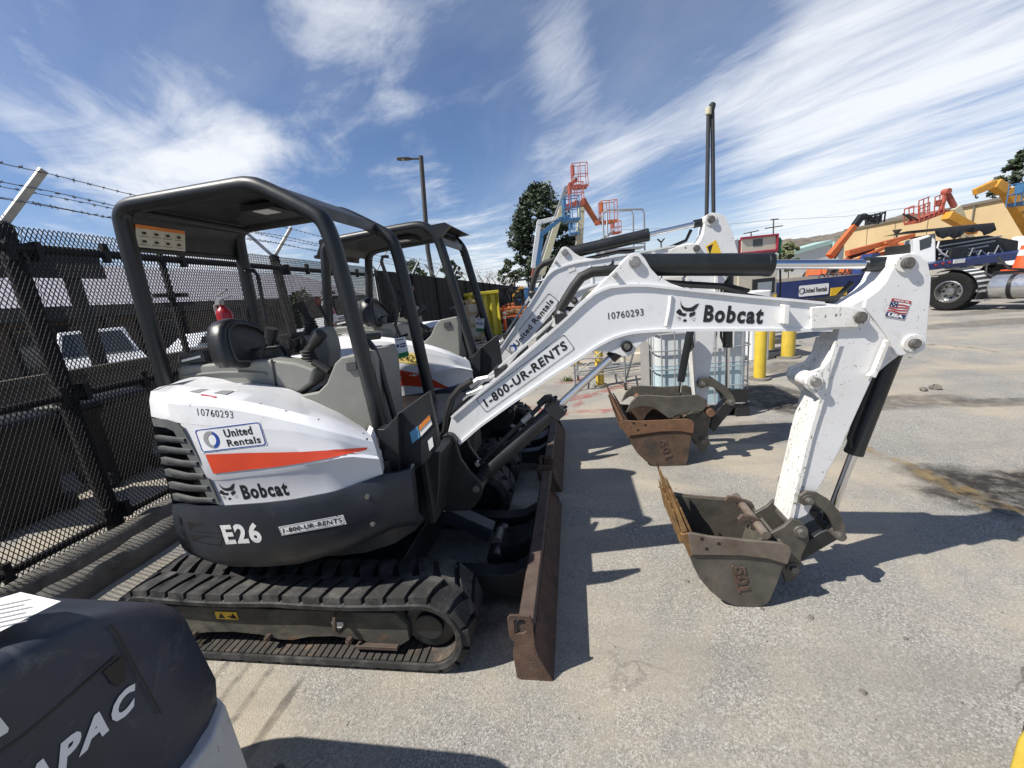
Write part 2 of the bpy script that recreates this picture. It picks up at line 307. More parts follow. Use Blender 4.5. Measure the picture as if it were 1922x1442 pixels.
# ================================================================ SETTING
def ground_mat():
    mt = bpy.data.materials.new('asphalt'); mt.use_nodes = True; n = mt.node_tree.nodes; l = mt.node_tree.links; b = n['Principled BSDF']
    geo = n.new('ShaderNodeNewGeometry'); P = geo.outputs['Position']
    def noise(s, d=6, r=.6, dist=0, st=None):
        t = n.new('ShaderNodeTexNoise'); t.inputs['Scale'].default_value = s; t.inputs['Detail'].default_value = d; t.inputs['Roughness'].default_value = r; t.inputs['Distortion'].default_value = dist
        if st:
            mp = n.new('ShaderNodeMapping'); l.new(P, mp.inputs[0]); mp.inputs['Scale'].default_value = st[:3]; mp.inputs['Rotation'].default_value = (0, 0, st[3]); l.new(mp.outputs[0], t.inputs['Vector'])
        else: l.new(P, t.inputs['Vector'])
        return t.outputs[0]
    def rng(x, a, c): 
        r = n.new('ShaderNodeMapRange'); l.new(x, r.inputs[0]); r.inputs[1].default_value = a; r.inputs[2].default_value = c; return r.outputs[0]
    def mx(f, a, c):
        x = n.new('ShaderNodeMix'); x.data_type = 'RGBA'
        if isinstance(f, float): x.inputs[0].default_value = f
        else: l.new(f, x.inputs[0])
        for i, v in ((6, a), (7, c)):
            if isinstance(v, tuple): x.inputs[i].default_value = (*v, 1)
            else: l.new(v, x.inputs[i])
        return x.outputs[2]
    def ma(op, a, c):
        x = n.new('ShaderNodeMath'); x.operation = op; x.use_clamp = True
        for i, v in enumerate((a, c)):
            if isinstance(v, (int, float)): x.inputs[i].default_value = v
            else: l.new(v, x.inputs[i])
        return x.outputs[0]
    base = mx(rng(ma('ADD', ma('MULTIPLY', noise(.45, 6), .6), ma('MULTIPLY', noise(1.7, 7, .65, .5), .4)), .36, .62), (.205, .197, .178), (.355, .328, .272))
    dust = rng(noise(.85, 7, .62, .6), .47, .66)
    # stone chips of the worn surface
    vo = n.new('ShaderNodeTexVoronoi'); vo.inputs['Scale'].default_value = 150; l.new(P, vo.inputs['Vector'])
    hs = n.new('ShaderNodeSeparateColor'); l.new(vo.outputs['Color'], hs.inputs[0])
    vo2 = n.new('ShaderNodeTexVoronoi'); vo2.inputs['Scale'].default_value = 300; l.new(P, vo2.inputs['Vector'])
    h2 = n.new('ShaderNodeSeparateColor'); l.new(vo2.outputs['Color'], h2.inputs[0])
    cov = ma('MULTIPLY', rng(noise(2.2, 5, .6), .40, .62), rng(noise(.6, 3), .34, .6))
    cov = ma('ADD', ma('MULTIPLY', cov, .45), .38)
    chipw = ma('MULTIPLY', ma('GREATER_THAN', hs.outputs[0], .80), cov)
    chipd = ma('MULTIPLY', ma('LESS_THAN', hs.outputs[1], .30), cov)
    chip3 = ma('MULTIPLY', ma('GREATER_THAN', h2.outputs[0], .86), ma('MULTIPLY', cov, .8))
    c1 = mx(ma('MULTIPLY', cov, .55), base, (.205, .204, .198))
    c1 = mx(ma('MULTIPLY', chipd, .75), c1, (.085, .086, .09)); c1 = mx(ma('MULTIPLY', chipw, .75), c1, (.52, .51, .475)); c1 = mx(ma('MULTIPLY', chip3, .7), c1, (.58, .55, .49))
    c1 = mx(ma('MULTIPLY', dust, .85), c1, (.40, .345, .262))
    # tyre scuffs and grime
    c1 = mx(ma('MULTIPLY', rng(noise(1.0, 6, .6, .3, (.35, 2.2, 1, -.35)), .52, .72), .5), c1, (.19, .178, .155))
    # oil stains with shapes of their own, and one cast shadow stripe painted dark
    sx = n.new('ShaderNodeSeparateXYZ'); l.new(P, sx.inputs[0])
    wob = noise(1.6, 7, .65)
    wob2 = noise(9, 5, .6)
    for (ox, oy, rx, ry, amt) in STAINS_AND_SHADOW:
        ax_ = n.new('ShaderNodeMath'); ax_.operation = 'MULTIPLY_ADD'; l.new(sx.outputs[0], ax_.inputs[0]); ax_.inputs[1].default_value = 1/rx; ax_.inputs[2].default_value = -ox/rx
        ay_ = n.new('ShaderNodeMath'); ay_.operation = 'MULTIPLY_ADD'; l.new(sx.outputs[1], ay_.inputs[0]); ay_.inputs[1].default_value = 1/ry; ay_.inputs[2].default_value = -oy/ry
        q = n.new('ShaderNodeMath'); q.operation = 'MULTIPLY'; l.new(ax_.outputs[0], q.inputs[0]); l.new(ax_.outputs[0], q.inputs[1])
        q2 = n.new('ShaderNodeMath'); q2.operation = 'MULTIPLY_ADD'; l.new(ay_.outputs[0], q2.inputs[0]); l.new(ay_.outputs[0], q2.inputs[1]); l.new(q.outputs[0], q2.inputs[2])
        q3 = n.new('ShaderNodeMath'); q3.operation = 'MULTIPLY_ADD'; l.new(wob, q3.inputs[0]); q3.inputs[1].default_value = 3.2; l.new(q2.outputs[0], q3.inputs[2])
        f = rng(q3.outputs[0], 2.9, 2.2)
        f = ma('MULTIPLY', f, rng(wob2, .15, .55))
        c1 = mx(ma('MULTIPLY', f, amt), c1, (.032, .028, .025))
    # cracks
    cr = n.new('ShaderNodeTexVoronoi'); cr.feature = 'DISTANCE_TO_EDGE'; cr.inputs['Scale'].default_value = .33
    ww = n.new('ShaderNodeVectorMath'); ww.operation = 'MULTIPLY_ADD'; nz = n.new('ShaderNodeTexNoise'); nz.inputs['Scale'].default_value = 1.3; nz.inputs['Detail'].default_value = 8; l.new(P, nz.inputs['Vector'])
    l.new(nz.outputs['Color'], ww.inputs[0]); ww.inputs[1].default_value = (1.2, 1.2, 0); l.new(P, ww.inputs[2]); l.new(ww.outputs[0], cr.inputs['Vector'])
    c1 = mx(ma('MULTIPLY', rng(cr.outputs['Distance'], .0035, .0008), ma('MULTIPLY', rng(noise(.5, 2), .52, .60), .7)), c1, (.045, .04, .036))
    l.new(c1, b.inputs['Base Color']); b.inputs['Roughness'].default_value = .88; b.inputs['Specular IOR Level'].default_value = .25
    bp = n.new('ShaderNodeBump'); bp.inputs['Strength'].default_value = .5; bp.inputs['Distance'].default_value = .006
    hh = ma('ADD', ma('MULTIPLY', vo.outputs['Distance'], 1.0), ma('MULTIPLY', noise(130, 4), .8)); l.new(hh, bp.inputs['Height']); l.new(bp.outputs[0], b.inputs['Normal'])
    MATS['asphalt'] = mt
STAINS_AND_SHADOW = [(3.35, 3.05, .95, .42, 1.0), (2.75, 3.4, .3, .18, .8), (2.6, 5.6, .45, .8, .8), (3.4, 5.2, 1.1, .28, .6), (1.9, 4.4, .9, .35, .4), (6.2, 5.4, .5, .25, .6), (-.62, 1.95, .35, .3, .7), (4.6, 5.0, .6, .16, .6), (9.5, 10.5, 2.0, .5, .5), (3.9, 7.4, .9, .5, .6), (-1.41, 1.16, .03, .24, .6), (12.2, 12.3, 3.0, .5, .55)]  # the long thin stripe is a painted bar shadow, not oil
ground_mat()
g = MB(); R_ = 900
g.add([(-R_, -R_, 0), (R_, -R_, 0), (R_, R_, 0), (-R_, R_, 0)], [(0, 1, 2, 3)])
tag(obj('ground', g, 'asphalt'), kind='structure')
def painted(name, rows, mt): 
    b = MB(); b.loft(rows); o = obj(name, b, mt); tag(o, kind='structure'); return o
def worn_mat(name, col, lo, hi, sc):
    mt = bpy.data.materials.new(name); mt.use_nodes = True; n = mt.node_tree.nodes; l = mt.node_tree.links; b = n['Principled BSDF']
    b.inputs['Base Color'].default_value = (*col, 1); b.inputs['Roughness'].default_value = .8
    geo = n.new('ShaderNodeNewGeometry'); t = n.new('ShaderNodeTexNoise'); t.inputs['Scale'].default_value = sc; t.inputs['Detail'].default_value = 9; t.inputs['Roughness'].default_value = .7; l.new(geo.outputs['Position'], t.inputs['Vector'])
    r = n.new('ShaderNodeMapRange'); l.new(t.outputs[0], r.inputs[0]); r.inputs[1].default_value = lo; r.inputs[2].default_value = hi; r.inputs[4].default_value = .9; l.new(r.outputs[0], b.inputs['Alpha']); MATS[name] = mt
worn_mat('worn_yellow', (.36, .25, .10), .44, .80, 5); worn_mat('worn_red', (.42, .10, .09), .40, .75, 3.5)
yl = [(2.503,4.142,0.004),(2.508,3.678,0.004),(2.57,3.314,0.004),(2.609,2.915,0.004),(2.564,2.528,0.004)]
yr = [(2.606,4.28,0.004),(2.634,3.809,0.004),(2.728,3.428,0.004),(2.781,3.035,0.004),(2.801,2.789,0.004)]
painted('yellow_line', [[a, b] for a, b in zip(yl, yr)], 'worn_yellow')
for i, (a, b) in enumerate([([(-0.604,5.562,0.005),(-0.23,6.275,0.005),(0.198,6.411,0.005),(0.872,7.061,0.005)], [(-0.583,5.309,0.005),(-0.225,5.963,0.005),(0.188,6.183,0.005),(0.832,6.756,0.005)]), ([(-0.843,5.937,0.005),(-0.218,5.598,0.005),(0.305,5.504,0.005),(0.669,5.514,0.005)], [(-0.823,5.763,0.005),(-0.215,5.419,0.005),(0.328,5.327,0.005),(0.721,5.38,0.005)]), ([(-0.494,5.111,0.005),(-0.253,5.425,0.005),(0.02,6.063,0.005)], [(-0.444,4.995,0.005),(-0.198,5.295,0.005),(0.072,5.903,0.005)]), ([(-0.449,7.348,0.005),(-0.051,7.502,0.005),(0.27,7.986,0.005)], [(-0.438,7.091,0.005),(-0.005,7.224,0.005),(0.306,7.675,0.005)])]):
    painted('red_spray_line', [[p, q] for p, q in zip(a, b)], 'worn_red')
# loose grit lying on the near asphalt: far too much to count
random.seed(21); gv = MB()
for i in range(2600):
    x = random.uniform(-1.7, 3.6); y = random.uniform(.95, 5.5)**1.0; r = random.choice((.0022, .003, .003, .004, .0055))
    if mnoise.noise((x*1.3, y*1.3, 2)) < random.uniform(-.35, .25): continue
    a = random.uniform(0, 6.3); w_ = r*random.uniform(.7, 1.3); h_ = r*random.uniform(.5, 1.1)
    P_ = [(x+cos(a+k*1.571)*(r if k % 2 else w_), y+sin(a+k*1.571)*(r if k % 2 else w_), .0005) for k in range(4)]
    gv.add(P_+[(x+random.uniform(-.3, .3)*r, y+random.uniform(-.3, .3)*r, h_)], [(0, 1, 4), (1, 2, 4), (2, 3, 4), (3, 0, 4)])
mt = bpy.data.materials.new('grit'); mt.use_nodes = True; n_ = mt.node_tree.nodes; g_ = n_.new('ShaderNodeNewGeometry'); r_ = n_.new('ShaderNodeValToRGB'); mt.node_tree.links.new(g_.outputs['Random Per Island'], r_.inputs[0]); r_.color_ramp.elements[0].color = (.06, .055, .05, 1); r_.color_ramp.elements[1].color = (.5, .47, .41, 1); mt.node_tree.links.new(r_.outputs[0], n_['Principled BSDF'].inputs['Base Color']); n_['Principled BSDF'].inputs['Roughness'].default_value = .9; MATS['grit'] = mt
tag(obj('loose_grit', gv, 'grit', smooth=0), 'loose grit scattered over the near asphalt', 'grit', kind='stuff')
# hills
hb = MB(); hp = [(239.007,21.627),(271.557,22.604),(284.914,26.973),(303.857,27.196),(320.105,27.166),(333.587,27.915),(353.337,31.118),(378.907,34.76),(410.666,39.801),(453.993,37.686),(498.271,30.442),(552.953,27.254)]
rows = [[], [], []]
for i in range(len(hp)-1):
    for k in range(6):
        t = k/6; r = hp[i][0]*(1-t)+hp[i+1][0]*t; z = hp[i][1]*(1-t)+hp[i+1][1]*t + mnoise.noise((i*6+k, 3.3, 0))*1.6
        rows[0].append((r, 380+mnoise.noise((i*6+k, 9, 1))*8, 0)); rows[1].append((r, 400+mnoise.noise((i*6+k, 1, 1))*9, z*.6)); rows[2].append((r, 420, z))
rows.append([(r, 470, 0) for r, _, _ in rows[2]]); hb.loft(rows)
mat('hill_scrub', (.17, .145, .12), .95, var=.35, vscale=.05, spot=((.07, .075, .045), .12, .5, .15), bump=.3, bscale=.3)
o = obj('hills', hb, 'hill_scrub'); o.rotation_euler = (0, 0, YAW); tag(o, kind='structure')

# ---------------------------------------------------------------- fences
FA = -.039
def fp(y, off=0): return V3((-3.9+FA*y+off, y, 0))       # fence line, off = towards the yard
fence = thing('mesh_fence', fp(2.6), 'black expanded metal mesh fence with barbed wire along the left side of the yard', 'fence', 'fences along the yard')
postY = [-.35, 2.58, 5.53, 8.47]
pw, ph, th = .031, .058, .0048
for i in range(3):
    y0, y1 = postY[i], postY[i+1]; b = MB(); z0, z1 = .06, 2.55
    W_, H_ = y1-y0, z1-z0; k = ph/pw
    for s in (1, -1):
        n0 = int(-H_/k/pw)-1 if s == 1 else 0; n1 = int(W_/pw)+1 if s == 1 else int((W_+H_/k)/pw)+1
        for j in range(n0, n1+1):
            ya = y0+j*pw; # line z = s*k*(y-ya)+z0
            a, c_ = (ya, ya+H_/k) if s == 1 else (ya, ya-H_/k)
            t0 = max(0, min(1, ((y0-a)/(c_-a)))) if c_ != a else 0; t1 = max(0, min(1, ((y1-a)/(c_-a))))
            if s == -1: t0, t1 = max(0, (y1-a)/(c_-a)), min(1, (y0-a)/(c_-a))
            t0 = max(0, t0); t1 = min(1, t1)
            if t1-t0 < .004: continue
            p = fp(a+(c_-a)*t0, s*.002); q = fp(a+(c_-a)*t1, s*.002); p.z = z0+H_*t0; q.z = z0+H_*t1
            b.beam(p, q, .005, th, upv=(1, 0, 0)) if False else b.beam(p, q, th, .005, upv=(1, 0, 0))
    obj('mesh_panel', b, 'fence_black', fence, smooth=0)
for y in postY[:3]:
    b = MB(); p = fp(y, -.07); b.tube([p, p+V3((-.05, -.02, 2.52))], .062, 14); b.lathe([(.066, 2.5), (.066, 2.57), (.03, 2.60)], p+V3((-.05, -.02, 0)), 14)
    for z in (.2, 1.27, 2.38):
        b.box(p+V3((-.03, -.10, z-.07)), p+V3((.075, -.06, z+.07))); b.box(p+V3((-.03, .06, z-.07)), p+V3((.075, .10, z+.07)))
    po = obj('post', b, 'fence_black', fence)
    for sx_, lab in ((1, 'yard side'), (-1, 'far side')):
        t = p+V3((-.05, -.02, 2.56)); a = MB(); a.beam(t, t+V3((sx_*.20, .24*sx_ if sx_ > 0 else -.30, .42)), .055, .022, upv=(sx_, 0, -.5))
        obj('barbed_arm', a, 'galvanised', po, bevel=.003)
for y in [y+1.1 for y in postY[:3]]:
    b = MB(); p = fp(y, -.05); b.beam(p+V3((0, 0, .1)), p+V3((0, 0, 2.5)), .05, .03); b.box(p+V3((-.02, -.18, 2.02)), p+V3((.02, .18, 2.06)))
    obj('upright', b, 'fence_black', fence)
for z in (.16, 1.26, 2.40):
    b = MB(); b.tube([fp(-.6, -.03)+V3((0, 0, z)), fp(8.5, -.03)+V3((0, 0, z))], .030 if z < 2 else .034, 10)
    for y in [q+d for q in postY[:3] for d in (.55, 1.3, 2.2)]:
        p = fp(y, 0); b.box(p+V3((-.03, -.022, z-.075)), p+V3((.018, .022, z+.085))); b.cyl(p+V3((.0, 0, z+.05)), p+V3((.035, 0, z+.05)), .012, 6)
    obj('rail', b, 'fence_black', fence)
def barbed(par, y0, y1, off, z, sag=.03):
    b = MB(); n = max(6, int((y1-y0)/.5)); pts = []
    for i in range(n+1):
        y = y0+(y1-y0)*i/n; p = fp(y, off); p.z = z-sag*math.sin(pi*((y-postY[0]) % 2.95)/2.95)+random.uniform(-.006, .006); pts.append(p)
    b.tube(pts, .0035, 4)
    y = y0
    while y < min(y1, 16):
        p = fp(y, off); p.z = z-sag*math.sin(pi*((y-postY[0]) % 2.95)/2.95)
        for a in (random.uniform(0, pi), random.uniform(0, pi)):
            d = V3((cos(a)*.016, random.uniform(-.008, .008), sin(a)*.016)); b.beam(p-d, p+d, .003, .003, upv=(0, 1, 0))
        b.tube([p-V3((0, .012, 0)), p+V3((0, .012, 0))], .0055, 4)
        y += .11
    obj('barbed_wire', b, 'barb_steel', par)
for off, z in ((.10, 2.96), (.05, 2.84), (0, 2.74), (-.20, 2.80), (-.32, 2.92)): barbed(fence, -1.2, 8.4, off, z)
sf = thing('sheet_fence', fp(12), 'dark solid sheet metal fence with barbed wire running into the distance', 'fence', 'fences along the yard')
def fq(y): return -.052*(y-6.7)        # bends slightly away
ys = [8.55+2.2*i for i in range(26)]
b = MB()
for i in range(len(ys)-1):
    p = fp(ys[i], -.02); q = fp(ys[i+1], -.02); p.x += 0; h = 2.5-.006*(ys[i]-8.55)
    n = 8
    for k in range(n):
        a = p.lerp(q, k/n); c_ = p.lerp(q, (k+1)/n); dx = .018*(k % 2)
        b.beam(a+V3((dx, .005, .02)), a+V3((dx, .005, h)), .012, .01) if False else b.box((a.x+dx-.006, a.y+.003, .03), (a.x+dx+.012, c_.y, h))
obj('sheet_panel', b, 'fence_sheet', sf)
for y in ys[::1]:
    b = MB(); p = fp(y, .045); b.cyl(p, p+V3((0, 0, 2.46)), .03, 8); po = obj('post', b, 'fence_black', sf)
    if y < 40:
        a = MB(); t = p+V3((0, 0, 2.48)); a.beam(t, t+V3((.2, .24, .42)), .055, .022); a.beam(t, t+V3((-.2, -.30, .40)), .055, .022); obj('barbed_arm', a, 'galvanised', po)
for off, z in ((.16, 2.90), (.10, 2.80), (.03, 2.70), (-.2, 2.82)): barbed(sf, 8.4, 50, off, z)
# concrete wheel stops along the fence
def rough_beam(mb, a, b_, w, h, seed, n=14):
    a, b_ = V3(a), V3(b_); d = (b_-a).normalized(); s = d.cross(UZ).normalized(); rows = []
    for i in range(n+1):
        p = a.lerp(b_, i/n); j = lambda k: mnoise.noise((i*.9, k*3.1, seed))*.022
        rows.append([p-s*(w/2+j(1)), p-s*(w/2+j(2))+UZ*(h*.72+j(3)), p-s*(w*.3)+UZ*(h+j(4)), p+s*(w*.3)+UZ*(h+j(5)), p+s*(w/2+j(6))+UZ*(h*.70+j(7)), p+s*(w/2+j(8))])
    mb.loft(rows, True, True)
b = MB(); rough_beam(b, (-3.78, .9, 0), (-3.86, 3.9, 0), .20, .15, 1.2); 
solo('kerb_beam', b, 'kerb_concrete', (-3.8, 2.4, 0), 'weathered dark timber kerb beam lying at the foot of the mesh fence', 'kerb beam', smooth=50)
b = MB(); rough_beam(b, (-3.42, 1.1, 0), (-3.44, 2.62, 0), .20, .15, 5.7)
solo('wheel_stop', b, 'kerb_concrete', (-3.43, 1.85, 0), 'chipped concrete wheel stop on the ground beside the kerb beam by the near track', 'wheel stop', smooth=50)

# ---------------------------------------------------------------- beyond the fence
b = MB(); wl = [(3.645,1.462),(5.07,1.588)]; 
b.box((-6.75, -1, 0), (-6.6, 14, 1.22)); b.box((-6.78, -1, 1.22), (-6.56, 14, 1.30))
solo('low_wall', b, 'wall_brown', (-6.7, 6, 0), 'low brown concrete wall behind the mesh fence', 'wall')
def bin_(x, y, rz, label):
    t = thing('wheelie_bin', (x, y, 0), label, 'bin', 'black bins behind the fence')
    b = MB(); b.loft([[V3((x+sx_*w, y+sy_*d, z)) for sx_, sy_ in ((-1, -1), (1, -1), (1, 1), (-1, 1))] for z, w, d in ((.04, .22, .26), (.9, .28, .34), (.94, .31, .37))], True, True); obj('body', b, 'bin_black', t, bevel=.02)
    b = MB(); b.loft([[V3((x+sx_*w, y+sy_*d, z)) for sx_, sy_ in ((-1, -1), (1, -1), (1, 1), (-1, 1))] for z, w, d in ((.945, .33, .39), (1.0, .32, .38), (1.05, .24, .3))], True, True); obj('lid', b, 'bin_black', t, bevel=.02)
    for s in (-1, 1): b = MB(); b.cyl((x+.24, y+s*.24, .09), (x+.24, y+s*.31, .09), .09, 12); obj('wheel', b, 'bin_black', t)
bin_(-5.5, 2.75, 0, 'black wheelie bin behind the mesh fence, nearer to the post'); bin_(-5.6, 3.75, 0, 'black wheelie bin behind the mesh fence, half hidden by the white hood')
# long low building with a pale metal roof
def sc_(b): b.v = [(x*1.22, y*1.22, max(0, 1.71+(z-1.71)*1.22)) for x, y, z in b.v]; return b
bl = thing('workshop_building', (-20, 16, 0), 'long brown workshop with a pale metal roof behind the mesh fence', 'building')
b = MB(); b.box((-24, -8, 0), (-17.5, 30, 2.35)); obj('wall', sc_(b), 'brick_red', bl)
b = MB(); b.add([(-16.4, -9, 2.75), (-16.4, 31, 2.75), (-22, 31, 4.9), (-22, -9, 4.9)], [(0, 1, 2, 3)]); b.add([(-16.4, -9, 2.70), (-16.4, 31, 2.70), (-22, 31, 4.85), (-22, -9, 4.85)], [(3, 2, 1, 0)])
y = -9
while y < 31: b.beam((-16.4, y, 2.78), (-22, y, 4.93), .04, .05); y += .5
obj('roof', sc_(b), 'roof_metal', bl)
b = MB(); b.box((-16.5, -9, 2.35), (-16.3, 31, 2.72)); b.box((-17.4, -9, 2.3), (-16.4, 31, 2.36)); obj('eave', sc_(b), 'eave_dark', bl)
for i in range(9):
    y = -5+i*3.8; b = MB(); b.box((-17.52, y, .7), (-17.44, y+1.9, 2.1)); w = obj('window', sc_(b), 'glass_dark', bl)
    b = MB(); 
    for q in (y-.06, y+.92, y+1.9): b.box((-17.54, q, .64), (-17.40, q+.07, 2.16))
    for z in (.64, 2.1): b.box((-17.53, y, z), (-17.41, y+1.9, z+.06))
    obj('frame', sc_(b), 'eave_dark', w)
for i in range(6): b = MB(); b.box((-16.5, -6+i*6, 0), (-16.3, -5.75+i*6, 2.4)); obj('post', sc_(b), 'eave_dark', bl)
# nearer dark roof edge on the left
cs = thing('carport', (-9.4, 3, 0), 'dark flat roofed carport behind the mesh fence at the left edge', 'carport')
b = MB(); b.box((-11.5, -6, 2.95), (-8.4, 6.4, 3.22)); b.box((-8.42, -6, 2.70), (-8.36, 6.4, 2.94)); obj('roof', b, 'eave_dark', cs)
for y in (-4, -.2, 5.9): b = MB(); b.box((-8.6, y, 0), (-8.45, y+.16, 2.94)); obj('post', b, 'eave_dark', cs)
def car(x, y, rz, kind, label):
    t = thing('parked_car', (x, y, 0), label, 'car', 'cars parked beyond the fence'); M_ = Matrix.Translation((x, y, 0)) @ Matrix.Rotation(rz, 4, 'Z') @ Matrix.Scale(1.07 if kind == 'pickup' else 1, 4)
    pick = kind == 'pickup'; l_ = 5.4 if pick else 4.5
    low = [(-l_/2, .35), (-l_/2, 1.0), (-l_/2+.1, 1.05), (l_/2-1.3, 1.05), (l_/2-.15, .92), (l_/2, .75), (l_/2, .35)]
    cab = [(-.7, 1.05), (-.55, 1.75), (.75, 1.78), (1.45, 1.05)] if pick else [(-1.8, 1.02), (-1.3, 1.45), (.3, 1.48), (1.1, 1.03)]
    def bld(poly, w0, w1, nm, m_, par, inset=0):
        b = MB(); z0 = min(q[1] for q in poly); z1 = max(q[1] for q in poly); 
        rr = [[(a, s*(w0+(w1-w0)*(z-z0)/(z1-z0)), z) for a, z in poly] for s in (-1, 1)]
        n = len(poly); vs = [M_ @ V3(p) for r in rr for p in r]; b.add(vs, [tuple(range(n)), tuple(range(2*n-1, n-1, -1))]+[(i, (i+1) % n, (i+1) % n+n, i+n) for i in range(n)])
        return obj(nm, b, m_, par, bevel=.04)
    bld(low, .9, .88, 'body', 'car_white', t); cb = bld(cab, .84, .68, 'cabin', 'car_white', t)
    M_ = M_ @ Matrix.Scale(1.0, 4)
    for s in (-1, 1):
        b = MB(); x0, x1 = (cab[0][0]+.22, cab[3][0]-.45); zt = cab[1][1]-.12
        b.add([M_ @ V3(p) for p in ((x0, s*.835, 1.12), (x1+.15, s*.835, 1.12), (x1-.3, s*.73, zt), (x0+.1, s*.73, zt))], [(0, 1, 2, 3)]); obj('window', b, 'glass_dark', cb)
    b = MB(); b.add([M_ @ V3(p) for p in ((cab[3][0]+.015, -.72, 1.1), (cab[3][0]+.015, .72, 1.1), (cab[2][0]+.09, .6, cab[2][1]-.08), (cab[2][0]+.09, -.6, cab[2][1]-.08))], [(0, 1, 2, 3)]); obj('windscreen', b, 'glass_dark', cb)
    for a in (-l_/2+.95, l_/2-.95):
        for s in (-1, 1): b = MB(); b.cyl(M_ @ V3((a, s*.66, .34)), M_ @ V3((a, s*.9, .34)), .34, 18); w = obj('wheel', b, 'tyre', t); b = MB(); b.cyl(M_ @ V3((a, s*.88, .34)), M_ @ V3((a, s*.915, .34)), .2, 14); obj('rim', b, 'aluminium', w)
car(-15.3, 10.8, rad(-35), 'pickup', 'white pickup truck parked behind the fence and low wall'); car(-12.5, 13.2, rad(75), 'sedan', 'white car parked beyond the fence, seen through the canopy of the near excavator')
car(-12.0, 19.5, rad(80), 'sedan', 'white car parked beyond the fence, farthest along the row')

# ================================================================ EXCAVATORS
EYE = V3((0, 0, 1.71))
class Part:
    """collects one excavator; every part goes through the same placing transform"""
    def __init__(s, root, T): s.root = root; s.T = T
    def put(s, name, mb, mt, parent=None, bevel=0, smooth=35, T=None):
        T = s.T if T is None else T
        if T: mb.v = [tuple(T(V3(p))) for p in mb.v]
        return obj(name, mb, mt, parent or s.root, bevel, smooth)
def house_cyl(ins, ang):
    """point of the rounded house plan at angle ang (0 = forward, pi = tail)"""
    c_, s_ = cos(ang), sin(ang); a, n = (.79, 2.3) if c_ < 0 else (.76, 4.5); b = .765
    r = (abs(c_/(a-ins))**n+abs(s_/(b-ins))**n)**(-1/n)
    return -1.53+r*c_, 2.205+r*s_
def resample(pl, n):
    pl = [V3(p) for p in pl]; d = [0]
    for a, b in zip(pl, pl[1:]): d.append(d[-1]+(b-a).length)
    out = []
    for i in range(n):
        t = d[-1]*i/(n-1); k = max(j for j in range(len(d)) if d[j] <= t+1e-9); k = min(k, len(pl)-2)
        f = (t-d[k])/max(1e-9, d[k+1]-d[k]); out.append(pl[k].lerp(pl[k+1], f))
    return out
def flat(l, y): return [(x, y, z) for x, z in l]

